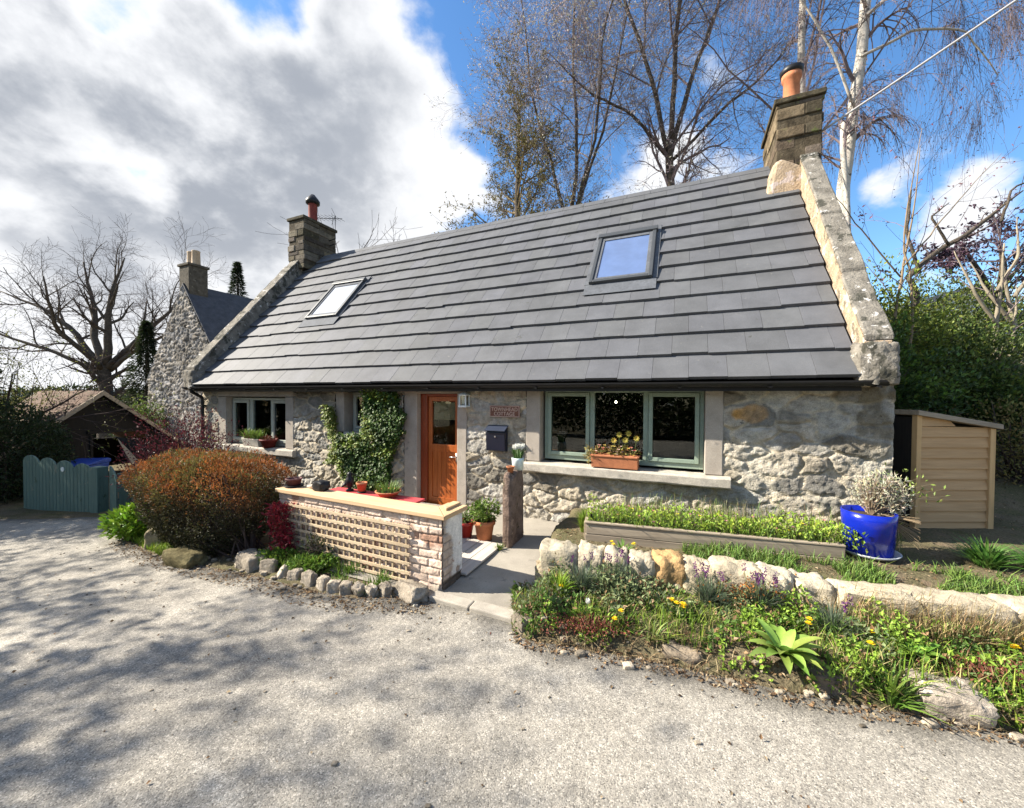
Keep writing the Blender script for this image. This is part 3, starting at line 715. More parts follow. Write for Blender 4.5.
for i in range(NR):
    off = (0.5 * (i % 2)) * tw + rg.uniform(-0.02, 0.02)
    wob = rg.uniform(-0.004, 0.004)
    j = -1
    while True:
        s0 = -7.70 + off + j * tw; s1 = s0 + tw - 0.0025; j += 1
        if s0 > 3.95: break
        s0 = max(s0, -7.70); s1 = min(s1, 3.985)
        if s1 - s0 < 0.04: continue
        sagm = 0.012 * (float(fbm(np.array([s0 * 0.45]), np.array([i * 0.3]), 2, 15)[0]) - 0.5)
        dz = rg.normal(0, 0.0012) + sagm * 0.6; dl = rg.normal(0, 0.005) + (0.02 * rg.normal() if rg.random() < 0.03 else 0) + sagm
        t = 0.91 + 0.18 * rg.random(); c = np.array([t, t, t * rg.uniform(0.98, 1.04)])
        top = i * ex + ex + 0.05
        rbox(mb, s0, s1, i * ex + dl, min(top, L_R), 0.008 + dz, 0.056 + dz, c, -0.02 + dz, 0.010 + dz)
obj('tile_courses', mb, m_slate, roof, bevel=0.002)
mb = MB()                                                          # ridge cap
j = -7.66
while j < 3.9:
    e = min(j + 0.44, 3.93)
    for sg in (1, -1):
        v = [(j, -(-2.92), 5.995), (e, 2.92, 5.995), (e, 2.92 - sg * 0.13, 5.865), (j, 2.92 - sg * 0.13, 5.865)]
        v += [(a, b, c - 0.03) for a, b, c in v]
        mb.add(v, [(0, 1, 2, 3), (7, 6, 5, 4), (0, 4, 5, 1), (1, 5, 6, 2), (2, 6, 7, 3), (3, 7, 4, 0)])
    j += 0.446
obj('ridge_tiles', mb, m_slate, roof)
mb = MB()                                                          # back slope
v = [(-7.7, 2.9, 5.93), (3.97, 2.9, 5.93), (3.97, 6.2, 2.03), (-7.7, 6.2, 2.03)]; v += [(a, b, c - 0.04) for a, b, c in v]
mb.add(v, [(0, 3, 2, 1), (4, 5, 6, 7), (0, 1, 5, 4), (1, 2, 6, 5), (2, 3, 7, 6), (3, 0, 4, 7)]); obj('back_slope', mb, m_slate, roof)
# fascia, gutter, downpipe
mb = MB(); sb(mb, -7.9, 4.20, 0.06, 0.25, 1.985, 2.03); sb(mb, -7.9, 4.02, 0.20, 0.235, 1.93, 2.05); obj('fascia', mb, m_black, house)
mb = MB(); th = np.linspace(math.pi, 2 * math.pi, 11)
prof = [(0.058 * math.cos(a), 0.058 * math.sin(a)) for a in th]; prof2 = [(0.052 * math.cos(a), 0.052 * math.sin(a)) for a in th[::-1]]
mb.prism([(-0.305 + p[0], 2.035 + p[1]) for p in prof + prof2], 0, -8.0, 4.20)
for s in np.arange(-7.6, 4.2, 0.9): sb(mb, s, s + 0.03, 0.2, 0.37, 1.966, 1.978)
obj('gutter', mb, m_black, house)
mb = MB(); mb.tube([(-7.80, -0.305, 1.99), (-7.80, -0.30, 1.93), (-7.80, -0.09, 1.80), (-7.80, -0.08, 1.72), (-7.80, -0.08, -0.4)], 0.036, 10)
for z in (1.6, 0.6): sb(mb, -7.86, -7.74, 0.0, 0.12, z, z + 0.03)
obj('downpipe', mb, m_black, house, smooth=False)

# raised gable copings
def skew(s0, s1, body_mat, face_s):
    yb_, zb_ = -0.31, 2.06
    def line(rise0, rise1, sgn):
        pts = []
        for l in (0, L_R * 0.5, L_R - 0.2):
            f = l / L_R; pts.append((-(0.31 - l * CT), 2.06 + l * ST + rise0 + (rise1 - rise0) * f))
        return pts
    up = line(0.36, 0.50, 1); lo = [(p[0] + 0.05, p[1] - 0.75) for p in up]
    mb = MB(); mb.prism([up[0], up[1], up[2]] + [(2.92, up[2][1] + 0.12), (2.92, 4.9), (0.3, 1.95), (-0.31, 1.99)], 0, s0, s1)
    back = [(5.84 - p[0], p[1]) for p in (up[2], up[1], up[0])]
    mb.prism([(2.92, up[2][1] + 0.12)] + back + [(6.1, 1.99), (5.5, 1.95), (2.92, 4.9)], 0, s0, s1)
    obj('skew_wall', mb, body_mat, house)
    mb = MB(); n = 8; rg = np.random.default_rng(int(abs(s0) * 10))
    cuts = np.concatenate([[0], np.sort(np.linspace(0.06, 0.92, n - 1) + rg.uniform(-0.03, 0.03, n - 1)), [0.985]])
    for sgn in (0, 1):
        for i in range(n):
            a, b = cuts[i] * L_R, cuts[i + 1] * L_R - 0.012
            q = []
            ta = rg.normal(0, 0.008); wd = rg.uniform(-0.008, 0.012)
            for l in (a, b):
                f = l / L_R; z = 2.06 + l * ST + 0.365 + 0.14 * f + ta; y = -(0.31 - l * CT)
                if sgn: y = 5.84 - y
                q.append((y, z))
            m_ = 5                                       # slab with a wavy top
            ys = np.linspace(q[0][0], q[1][0], m_); zs = np.linspace(q[0][1], q[1][1], m_) + rg.normal(0, 0.006, m_)
            V = []
            for k2 in range(m_):
                for (sx, zz) in ((s0 - 0.004 + wd * .5, 0), (s1 + 0.02 + wd, 0), (s1 + 0.015, 0.055), (s0 + 0.006, 0.055)):
                    V.append((sx + rg.normal(0, 0.004), ys[k2], zs[k2] + zz + (rg.normal(0, 0.006) if zz else 0)))
            F = []
            for k2 in range(m_ - 1):
                for e in range(4): F.append((k2 * 4 + e, k2 * 4 + (e + 1) % 4, k2 * 4 + 4 + (e + 1) % 4, k2 * 4 + 4 + e))
            F += [(3, 2, 1, 0), tuple((m_ - 1) * 4 + e for e in range(4))]
            if sgn: F = [f[::-1] for f in F]
            mb.add(V, F)
    obj('skew_coping', mb, m_skew, house, bevel=0.01)
skew(4.01, 4.22, m_fillet, 3.97)
skew(-7.98, -7.66, m_skew, -7.66)
def boulder_mb(mb, c, size, seed=0, col=None, flat=0.0, R=None, k=4, n=7):
    """a lumpy stone: subdivided cube pushed about by noise, squarish"""
    g = np.linspace(-1, 1, n); base = []; faces = []
    def face(fn):
        st = len(base)
        for a in g:
            for b in g: base.append(fn(a, b))
        for i in range(n - 1):
            for j in range(n - 1):
                faces.append((st + i * n + j, st + (i + 1) * n + j, st + (i + 1) * n + j + 1, st + i * n + j + 1))
    face(lambda a, b: (a, b, 1)); face(lambda a, b: (b, a, -1)); face(lambda a, b: (1, a, b)); face(lambda a, b: (-1, b, a)); face(lambda a, b: (b, 1, a)); face(lambda a, b: (a, -1, b))
    P = np.array(base, float)
    r = (np.abs(P) ** k).sum(1) ** (1.0 / k); P = P / r[:, None]
    q = P * 1.7 + seed * 3.7
    d = fbm(q[:, 0] + q[:, 2] * 0.7, q[:, 1] - q[:, 2] * 0.9, 3, seed) - 0.5
    d2 = fbm(q[:, 0] * 3 + q[:, 2] * 2.2, q[:, 1] * 3 - q[:, 2] * 2.7, 3, seed + 9) - 0.5
    d3 = fbm(q[:, 0] * 8 + q[:, 2] * 5, q[:, 1] * 8 - q[:, 2] * 6, 2, seed + 19) - 0.5
    P = P * (1 + 0.5 * d * (4 / k) ** 0.5 + 0.22 * d2 + (0.10 * d3 if n > 8 else 0))[:, None] * np.array(size) / 2
    if R is not None: P = P @ np.array(R).T
    return mb.add(P + np.array(c), np.array(faces), col)
def rotz(a): return np.array([[math.cos(a), -math.sin(a), 0], [math.sin(a), math.cos(a), 0], [0, 0, 1]])
for (s0, s1, sd_) in ((3.97, 4.26, 4), (-8.0, -7.66, 9)):              # skewputts
    mb = MB(); boulder_mb(mb, ((s0 + s1) / 2, -0.20, 2.20), (s1 - s0 + 0.02, 0.32, 0.42), sd_, k=9, n=14)
    obj('skewputt', mb, m_skew, house, smooth=True)

def chimney(s0, s1, o0, o1, z0, z1, mat, seed, left_tint):
    rg = np.random.default_rng(seed); mb = MB(); z = z0; i = 0
    while z < z1 - 0.12:
        h = rg.uniform(0.10, 0.19); h = min(h, z1 - 0.10 - z)
        if h < 0.05: break
        for (a0, a1) in ((o0, (o0 * 0.62 + o1 * 0.38) + (i % 2) * 0.18), ((o0 * 0.62 + o1 * 0.38) + (i % 2) * 0.18, o1)):
            m_ = s0 + (s1 - s0) * (0.42 + 0.2 * (i % 2))
            for (b0, b1) in ((s0, m_), (m_, s1)):
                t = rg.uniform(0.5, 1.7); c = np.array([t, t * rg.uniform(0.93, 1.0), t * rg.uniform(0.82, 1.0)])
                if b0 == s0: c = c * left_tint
                j = rg.normal(0, 0.013, 2)
                sb(mb, b0 + (j[0] if b0 == s0 else 0) + 0.003, b1 - 0.003 + (j[1] if b1 == s1 else 0), min(a0, a1) + 0.003, max(a0, a1) - 0.003 + rg.normal(0, 0.014), z + 0.004, z + h - 0.004, c)
        z += h; i += 1
    sb(mb, s0 + .012, s1 - .012, o0 + .012, o1 - .012, z0, z1 - 0.1, (0.9, 0.85, 0.75))
    sb(mb, s0 - 0.03, s1 + 0.03, o0 - 0.03, o1 + 0.03, z1 - 0.10, z1 - 0.015, (0.8, 0.8, 0.7))
    return obj('chimney', mb, mat, house, bevel=0.014)
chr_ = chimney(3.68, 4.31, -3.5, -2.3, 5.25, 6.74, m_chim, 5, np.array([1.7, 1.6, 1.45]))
chr_['label'] = 'right-hand chimney of brown stone'
mb = MB(); mb.prism([(3.52, 5.0), (4.30, 5.0), (4.30, 5.45), (3.99, 5.58), (3.74, 5.74), (3.63, 5.66)], 1, 2.20, 3.6)
obj('mortar_haunch', mb, m_fillet, house, bevel=0.07)
mb = MB(); mb.lathe([(0.16, 6.70), (0.155, 6.76), (0.125, 6.80), (0.12, 7.36), (0.145, 7.38), (0.15, 7.46), (0.12, 7.47)], (4.0, 2.9, 0), 24)
p = obj('chimney_pot', mb, m_terra, chr_, smooth=True)
mb = MB(); mb.lathe([(0.10, 7.44), (0.17, 7.48), (0.175, 7.55), (0.13, 7.58), (0.01, 7.60)], (4.0, 2.9, 0), 24); obj('cowl', mb, m_black, p, smooth=True)
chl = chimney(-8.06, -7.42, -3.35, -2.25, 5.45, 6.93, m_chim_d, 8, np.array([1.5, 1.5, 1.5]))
chl['label'] = 'left-hand chimney of sooty stone'
mb = MB(); mb.lathe([(0.15, 6.88), (0.14, 6.95), (0.125, 7.0), (0.12, 7.50), (0.13, 7.52)], (-7.74, 2.8, 0), 24)
p = obj('chimney_pot', mb, M('red_clay_pot', (0.17, 0.035, 0.025), 0.8, var=0.2), chl, smooth=True)
mb = MB(); mb.lathe([(0.12, 7.50), (0.19, 7.52), (0.195, 7.60), (0.14, 7.68), (0.06, 7.78), (0.01, 7.79)], (-7.74, 2.8, 0), 24); obj('cowl', mb, m_black, p, smooth=True)

# skylights
def skylight(s0, s1, l0, l1, lab, mp=None):
    mb = MB(); w = 0.06
    rbox(mb, s0, s0 + w, l0, l1, 0.0, 0.115); rbox(mb, s1 - w, s1, l0, l1, 0.0, 0.115)
    rbox(mb, s0 + w, s1 - w, l0, l0 + 0.06, 0.0, 0.113); rbox(mb, s0 - 0.02, s1 + 0.02, l1 - 0.09, l1 + 0.02, 0.0, 0.135)
    f = obj('skylight', mb, m_skyframe, roof, bevel=0.008); f['label'] = lab
    mb = MB(); rectf = [(s0 + w, s0 + w + 0.05, l0 + 0.06, l1 - 0.09), (s1 - w - 0.05, s1 - w, l0 + 0.06, l1 - 0.09), (s0 + w + .05, s1 - w - .05, l0 + 0.06, l0 + 0.12), (s0 + w + .05, s1 - w - .05, l1 - 0.17, l1 - 0.09)]
    for (a, b, c, d) in rectf: rbox(mb, a, b, c, d, 0.02, 0.095)
    obj('sash', mb, m_lead, f, bevel=0.004)
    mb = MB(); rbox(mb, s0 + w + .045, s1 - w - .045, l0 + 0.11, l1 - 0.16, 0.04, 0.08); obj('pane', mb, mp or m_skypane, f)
    mb = MB(); rbox(mb, s0 - 0.06, s1 + 0.06, l0 - 0.26, l0 + 0.01, 0.050, 0.058); rbox(mb, s0 - 0.07, s0 - .002, l0, l1 + .08, 0.040, 0.062); rbox(mb, s1 + .002, s1 + 0.07, l0, l1 + .08, 0.040, 0.062); rbox(mb, s0 - .07, s1 + .07, l1 + .022, l1 + .14, .04, .06)
    obj('flashing', mb, m_lead, f)
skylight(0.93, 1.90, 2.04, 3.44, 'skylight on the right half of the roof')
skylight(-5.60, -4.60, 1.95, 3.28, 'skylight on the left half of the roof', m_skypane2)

# things fixed to or standing on the cottage front
def at(s, o, z): return W(s, o, z)
t = thing('name_plaque', 'small reddish clay house name plaque above the letterbox', 'sign', at(-0.10, 0.03, 1.63), -T)
mb = MB(); mb.bx(-0.25, 0.25, -0.025, 0.0, -0.085, 0.09); obj('plate', mb, m_sign, t, bevel=0.006)
mb = MB(); 
for (a, b, c, d) in ((-.245, .245, .078, .086), (-.245, .245, -.081, -.073), (-.245, -.237, -.073, .078), (.237, .245, -.073, .078)): mb.bx(a, b, -.030, -.0245, c, d)
obj('border', mb, m_signtxt, t)
cu = bpy.data.curves.new('lettering', 'FONT'); cu.body = 'TOWNHEAD\nCOTTAGE'; cu.size = 0.086; cu.align_x = 'CENTER'; cu.extrude = 0.004; cu.space_line = 0.85; cu.space_character = 1.05
co = bpy.data.objects.new('tmp', cu); COL.objects.link(co); dg = bpy.context.evaluated_depsgraph_get(); me = bpy.data.meshes.new_from_object(co.evaluated_get(dg)); bpy.data.objects.remove(co)
me.materials.clear(); lt = obj('lettering', me, m_signtxt, t); lt.scale = (0.84, 0.92, 1.0); lt.rotation_euler = (math.pi / 2, 0, 0); lt.location = (0.0, -0.028, 0.006)

t = thing('letterbox', 'navy blue metal letterbox on the wall beside the door', 'letterbox', at(-0.21, 0.03, 1.02), -T)
mb = MB(); mb.prism([(0.0, 0.0), (-0.10, 0.02), (-0.115, 0.30), (0.0, 0.38)], 0, -0.16, 0.16); obj('box', mb, m_navy, t, bevel=0.01)
mb = MB(); v = [(-0.17, 0, 0.385), (0.17, 0, 0.385), (0.17, -0.14, 0.315), (-0.17, -0.14, 0.315)]; v += [(a, b, c + 0.018) for a, b, c in v]
mb.add(v, [(3, 2, 1, 0), (4, 5, 6, 7), (0, 1, 5, 4), (1, 2, 6, 5), (2, 3, 7, 6), (3, 0, 4, 7)]); obj('lid', mb, M('navy_lid', (0.03, 0.038, 0.062), 0.35, var=0.1), t, bevel=0.004)
mb = MB(); mb.tube([(0, -0.112, 0.235), (0, -0.122, 0.235)], 0.012, 10); obj('lock', mb, m_steel, t)

t = thing('wall_lantern', 'small white framed wall lantern by the top of the door', 'lantern', at(-0.77, 0.035, 1.70), -T)
mb = MB()
for x in (-0.055, 0.055):
    for y in (-0.12, -0.01): mb.bx(x - 0.009, x + 0.009, y - 0.009, y + 0.009, 0.0, 0.17)
mb.bx(-0.07, 0.07, -0.135, 0.0, -0.015, 0.012); mb.bx(-0.065, 0.065, -0.13, 0.0, 0.165, 0.18)
obj('frame', mb, m_lantern, t)
mb = MB(); mb.add([(-.075, -.14, .18), (.075, -.14, .18), (.075, 0.005, .18), (-.075, .005, .18), (0, -.065, .235)], [(0, 1, 4), (1, 2, 4), (2, 3, 4), (3, 0, 4), (3, 2, 1, 0)]); obj('cap', mb, m_lantern, t)
mb = MB(); mb.bx(-.047, .047, -.122, -.118, .013, .164); obj('pane', mb, m_glass, t)
mb = MB(); mb.lathe([(0.018, 0.012), (0.018, 0.07), (0.026, 0.10), (0.018, 0.13), (0.002, 0.145)], (0.015, -0.065, 0), 12); obj('bulb', mb, M('bulb_glass', (0.6, 0.62, 0.6), 0.2, var=0.05), t, smooth=True)

# pendant lamp glowing inside
t = thing('pendant_lamp', 'small lit bulb hanging inside behind the wide window', 'lamp', at(1.37, -1.0, 2.06), -T)
mb = MB(); mb.tube([(0, 0, 0.0), (0, 0, -0.26)], 0.004, 5); obj('flex', mb, m_black, t)
mg = bpy.data.materials.new('glowing_bulb'); mg.use_nodes = True; pb = mg.node_tree.nodes['Principled BSDF']
pb.inputs['Emission Color'].default_value = (1, 0.85, 0.6, 1); pb.inputs['Emission Strength'].default_value = 6
nz = mg.node_tree.nodes.new('ShaderNodeTexNoise'); mg.node_tree.links.new(nz.outputs['Color'], pb.inputs['Base Color'])
mb = MB(); mb.lathe([(0.002, -0.305), (0.013, -0.300), (0.017, -0.288), (0.013, -0.272), (0.008, -0.26)], (0, 0, 0), 12); obj('bulb', mb, mg, t, smooth=True)

# TV aerial on the left chimney
t = thing('tv_aerial', 'spindly television aerial on the sooty chimney', 'aerial', at(-7.42, -3.1, 6.3), -T)
mb = MB(); mb.tube([(0.0, 0, 0.2), (0.25, 0, 0.22), (0.25, 0, 0.9)], 0.016, 6); mb.tube([(0.0, 0, 0.05), (0.22, 0, 0.07)], 0.012, 6); obj('mast', mb, m_black, t)
mb = MB(); mb.tube([(-0.55, -0.15, 0.92), (0.42, 0.1, 0.82)], 0.010, 5)
for k in range(7):
    x = -0.45 + k * 0.13; mb.tube([(x, -0.35 + k * 0.03, 0.92 - k * .014), (x, 0.10 + k * 0.03, 0.92 - k * .014)], 0.005, 4)
mb.tube([(0.1, 0, 1.15), (0.25, 0, 0.9), (0.1, 0, 0.65)], 0.006, 4); obj('boom', mb, m_black, t)

# overhead cable
mb = MB(); a = np.array(W(4.30, -2.5, 6.15)); b = np.array((9.4, 3.2, 8.95))
ts = np.linspace(0, 1, 30)[:, None]; pts = a + (b - a) * ts; pts[:, 2] -= 0.10 * np.sin(ts[:, 0] * math.pi); mb.tube(pts, 0.017, 8)
obj('overhead_cable', mb, m_cable, label='pale overhead cable running up from the brown chimney', cat='cable', smooth=True)

# ------------------------------------------------------------------ low brick wall in front of the door
PWR = -0.4406; PW0 = np.array([-2.76, 4.58]); PWL = 2.34
def PW(x, y, z=0.0):
    c, s = math.cos(PWR), math.sin(PWR); return (PW0[0] + x * c - y * s, PW0[1] + x * s + y * c, z)
porch = thing('brick_wall', 'low flaking whitewashed brick wall with timber top in front of the door', 'wall', PW(0, 0, 0), PWR)
def bricks(a, z, seed, mort=0.013):
    bh = 0.078; bw = 0.232
    a = a + 0.012 * (fbm(a * 6, z * 6, 2, seed + 3) - 0.5); z = z + 0.018 * (fbm(a * 3, z * 5, 2, seed + 4) - 0.5)
    row = np.floor(z / bh); u = a / bw + 0.5 * (row % 2) + 0.13 * _hash(row, row * 0, seed); ci = np.floor(u)
    fx = np.abs(u - ci - 0.5) * 2 * bw / 2; fz = np.abs(z / bh - row - 0.5) * bh
    e = np.minimum(bw / 2 - fx, bh / 2 - fz)
    st = sstep(mort * 0.15, mort * 0.85, e); r = _hash(ci, row, seed + 7); r2 = _hash(ci, row, seed + 8)
    h = st * (0.006 + 0.012 * r) + 0.012 * (fbm(a * 18, z * 18, 4, seed + 1) - 0.5) + 0.006 * (fbm(a * 55, z * 55, 2, seed + 2) - 0.5)
    flake = sstep(0.62, 0.72, fbm(a * 5 + 3, z * 6, 5, seed + 21) + 0.18 * (r2 - 0.5))
    paint = np.array([1.22, 1.13, 1.06]) * (0.86 + 0.25 * r)[..., None]; bare = np.array([0.68, 0.49, 0.41]) * (0.7 + 0.6 * r2)[..., None]
    col = paint * (1 - flake[..., None]) + bare * flake[..., None]
    h = h - 0.003 * flake
    col = col * (0.72 + 0.28 * st[..., None])
    return h, col
def brickface(name, L, z0, z1, orient, seed, extra=None, step=0.009):
    A_ = np.linspace(0, L, int(L / step) + 1); Zl = np.linspace(z0, z1, int((z1 - z0) / step) + 1)
    S, Z = np.meshgrid(A_, Zl); H, C = bricks(S, Z, seed)
    if extra is not None: H, C = extra(S, Z, H, C)
    V = orient(S, Z, H); n, m = S.shape; idx = np.arange(n * m).reshape(n, m)
    F = np.stack([idx[:-1, :-1], idx[:-1, 1:], idx[1:, 1:], idx[1:, :-1]], -1).reshape(-1, 4)
    mb = MB(); mb.add(V.reshape(-1, 3), F, C.reshape(-1, 3)); return obj(name, mb, m_brick, porch, smooth=True)
brickface('front_face', PWL, -0.2, 0.705, lambda a, z, h: np.stack([a, -h, z], -1), 3)
def endpaint(S, Z, H, C):
    k = sstep(0.02, 0.06, S - 0.10 + 0.16 * (fbm(S * 9, Z * 5, 4, 55) - 0.5) - 0.25 * np.clip(0.35 - Z, 0, 1) * 0 + 0.06 * sstep(0.45, 0.6, Z)) * sstep(0.10, 0.13, Z + 0.05 * (fbm(S * 12, Z * 2, 3, 8) - 0.5))
    hole = sstep(0.60, 0.64, fbm(S * 8 + 4, Z * 7, 4, 66)); k = k * (1 - hole)
    C = C * 0.72 * (1 - k[..., None]) + np.array([1.45, 1.6, 1.72]) * k[..., None]; H = H * (1 - 0.8 * k) + 0.016 * k
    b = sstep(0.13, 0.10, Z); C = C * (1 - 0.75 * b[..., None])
    return H, C
brickface('end_face', 0.31, -0.2, 0.705, lambda a, z, h: np.stack([PWL + h, a, z], -1), 9, endpaint)
brickface('back_face', PWL, -0.2, 0.705, lambda a, z, h: np.stack([PWL - a, 0.31 + h, z], -1), 13, step=0.03)
mb = MB(); mb.bx(0.0, PWL - 0.01, 0.01, 0.30, -0.2, 0.70); obj('core', mb, m_brick, porch)
mb = MB(); v = [(-0.03, -0.045), (PWL + 0.05, -0.045), (PWL - 0.19, 0.20), (-0.03, 0.20)]
mb.prism(v, 2, 0.707, 0.752); obj('timber_coping', mb, m_timber, porch, bevel=0.006)
m_timber2 = wood('new_timber_across', (0.58, 0.40, 0.24), (0.46, 0.30, 0.16), axis=1, rough=0.7, sc=10, bump=0.3)
mb = MB(); mb.prism([(PWL + 0.053, -0.043), (PWL + 0.053, 0.36), (PWL - 0.187, 0.36), (PWL - 0.187, 0.203)], 2, 0.707, 0.750)
mb.prism([(PWL - 0.03, 0.10), (PWL - 0.03, 0.36), (PWL - 0.12, 0.36), (PWL - 0.12, 0.19)], 2, 0.7505, 0.775); obj('timber_coping', mb, m_timber2, porch, bevel=0.005)

t = thing('trellis', 'pale wooden lattice trellis fixed on the front of the brick wall', 'trellis', PW(0.10, -0.022, 0.02), PWR)
mb = MB()
for k in range(22): mb.box((0.06 + k * 0.0845, -0.008, 0.285), (0.020, 0.009, 0.60), R=np.array(Matrix.Rotation(RNG.normal(0, 0.012), 3, 'Y')), col=np.ones(3))
m_lathv = wood('trellis_lath_upright', (0.44, 0.35, 0.235), (0.33, 0.25, 0.16), axis=2, rough=0.8, sc=12)
obj('upright_laths', mb, m_lathv, t)
mb = MB()
for k in range(7): mb.box((0.945, -0.0185, 0.03 + k * 0.089 + RNG.normal(0, .003)), (1.88, 0.010, 0.026), R=np.array(Matrix.Rotation(RNG.normal(0, 0.004) , 3, 'Y')))
obj('cross_laths', mb, m_lath, t)

# ------------------------------------------------------------------ pots and things by the door
def rot3(P, ax, a): return P @ np.array(Matrix.Rotation(a, 3, ax)).T
def pot(name, label, loc, r, h, mat, group=None, top=None, soil=True, saucer=None, cat='plant pot', rim=True):
    t = thing(name, label, cat, loc, 0, group)
    top = top or r
    mb = MB(); rb = r * 0.68 if top == r else r
    prof = [(0.001, 0.002), (rb, 0.0), (rb + (top - rb) * 0.8, h * 0.8)]
    prof += ([(top * 1.06, h * 0.81), (top * 1.08, h), (top * 0.93, h), (top * 0.9, h * 0.85)] if rim else [(top, h), (top * 0.94, h), (top * 0.9, h * 0.85)])
    mb.lathe(prof, (0, 0, 0), 28); obj('pot', mb, mat, t, smooth=True, bevel=0.0)
    if soil:
        mb = MB(); mb.lathe([(top * 0.92, h * 0.87), (top * 0.5, h * 0.9), (0.001, h * 0.91)], (0, 0, 0), 20); obj('soil', mb, m_soil, t, smooth=True)
    if saucer:
        mb = MB(); mb.lathe([(0.001, -0.012), (rb * 1.15, -0.012), (rb * 1.3, 0.018), (rb * 1.24, 0.018), (rb * 1.1, 0.0005), (0.001, 0.0005)], (0, 0, 0), 24); obj('saucer', mb, saucer, t, smooth=True)
    return t
def cols(n, base, var=0.25, rg=RNG, hue=0.08):
    t = 1 + var * (rg.random(n) * 2 - 1); c = np.array(base)[None] * t[:, None] * (1 + hue * rg.normal(0, 1, (n, 3)))
    return np.clip(c, 0.001, 0.95)
def rdir(n, up=0.0, rg=RNG):
    d = rg.normal(0, 1, (n, 3)); d[:, 2] = np.abs(d[:, 2]) * (1 if up > 0 else 1) * (1 + up) if up > 0 else d[:, 2]
    return d / np.linalg.norm(d, axis=1, keepdims=True)
def bush_leaves(mb, c, r, n, L, Wd, col, var=0.3, shell=0.5, up=0.3, rg=RNG, lump=0.35, seed=0, zcut=None, hue=0.08):
    """leaves scattered through a lumpy ellipsoid"""
    d = rdir(n, 0, rg); rad = rg.random(n) ** shell
    lum = 1 + lump * 2 * (fbm(d[:, 0] * 2.2 + seed, d[:, 1] * 2.2 + d[:, 2] * 2.6, 3, seed) - 0.5)
    P = np.array(c) + d * np.array(r) * (rad * lum)[:, None]
    dirs = d * 0.8 + rg.normal(0, 0.7, (n, 3)) + np.array([0, 0, up]); nm = rg.normal(0, 0.6, (n, 3)) + np.array([0, 0, 1.0])
    if zcut is not None:
        k = P[:, 2] > zcut; P, dirs, nm = P[k], dirs[k], nm[k]
    m = len(P)
    mb.leaves(P, dirs, nm, L * rg.uniform(0.6, 1.3, m), Wd * rg.uniform(0.7, 1.3, m), cols(m, col, var, rg, hue))
    return P
def stems(mb, c, tips, r, col, n=4):
    tips = np.asarray(tips); ts = np.linspace(0, 1, n)
    P = np.array(c)[None, None] + (tips - np.array(c))[:, None, :] * ts[None, :, None]
    P[:, :, 2] += 0.12 * np.sin(ts * math.pi)[None] * np.abs(tips[:, 2:3] - c[2])
    mb.tubes(P, np.repeat(np.linspace(r, r * 0.4, n)[None], len(tips), 0), 4, np.repeat(np.array(col)[None], len(tips), 0), cap=False)
GREEN = (0.085, 0.16, 0.025); YGREEN = (0.16, 0.24, 0.03); DGREEN = (0.035, 0.075, 0.018); SAGEG = (0.14, 0.19, 0.11)
def leafy(parent, name, c, r, n, L, Wd, col, stemcol=(0.12, 0.14, 0.05), **kw):
    mb = MB(); P = bush_leaves(mb, c, r, n, L, Wd, col, **kw)
    k = RNG.choice(len(P), min(len(P), 40), replace=False); base = (c[0], c[1], c[2] - r[2] * 0.95); stems(mb, base, P[k], 0.004, stemcol)
    return obj(name, mb, m_leaf, parent)

t = pot('terracotta_pot', 'terracotta pot of bushy green leaves beside the stone post', W(0.10, 1.05, 0.05), 0.13, 0.26, m_terra)
leafy(t, 'foliage', (0, 0, 0.36), (0.18, 0.17, 0.15), 500, 0.06, 0.03, (0.15, 0.23, 0.04))
t = pot('red_pot', 'glossy red pot half hidden behind the brick wall end', W(-0.16, 1.08, 0.05), 0.115, 0.22, m_redpot)
leafy(t, 'foliage', (0, 0, 0.28), (0.12, 0.12, 0.10), 160, 0.06, 0.018, (0.13, 0.22, 0.05))

# upright stone beside the door with a pot of white tulips
mb = MB(); boulder_mb(mb, (0, 0, 0), (0.115, 0.44, 0.98), 14)
V = mb.v[0]; V[:, 2] *= 1.0; V[:, 0] += 0.012 * (fbm(V[:, 1] * 9, V[:, 2] * 7, 3, 4) - 0.5); V[:, :2] *= (1 - 0.12 * sstep(0.2, 0.5, V[:, 2]))[:, None]
# square it up: a slab rather than an egg
q = V / np.array([0.0575, 0.22, 0.49]) * 1.05; 
q = np.sign(q) * np.minimum(np.abs(q) ** 0.55, 1.02); V[:] = q * np.array([0.0575, 0.22, 0.47]) + 0.010 * (np.stack([fbm(q[:, 1] * 5, q[:, 2] * 9, 3, 31), fbm(q[:, 2] * 9, q[:, 0] * 5, 3, 32), fbm(q[:, 0] * 5, q[:, 1] * 5, 3, 33)], 1) - 0.5) * 2
obj('stone_post', mb, m_post, None, smooth=True, loc=W(0.45, 0.94, 0.46), rotz=-T, label='upright reddish standing stone slab between the door and wide window', cat='stone')
t = pot('tulip_pot', 'pale mint pot of white tulips on the standing stone', W(0.46, 0.84, 0.935), 0.068, 0.15, M('mint_glaze', (0.62, 0.72, 0.70), 0.3, var=0.05, spec=0.5), top=0.078, rim=False)
mb = MB(); rg = np.random.default_rng(4)
nb = 40; ang = rg.uniform(0, 6.28, nb); P = np.stack([0.04 * np.cos(ang), 0.04 * np.sin(ang), np.full(nb, 0.13)], 1)
tip = np.stack([np.cos(ang) * rg.uniform(0.02, 0.10, nb), np.sin(ang) * rg.uniform(0.02, 0.10, nb), rg.uniform(0.08, 0.16, nb)], 1); mb.blades(P, tip, 0.022, cols(nb, (0.08, 0.16, 0.045)))
obj('leaves', mb, m_leaf, t)
mb = MB()
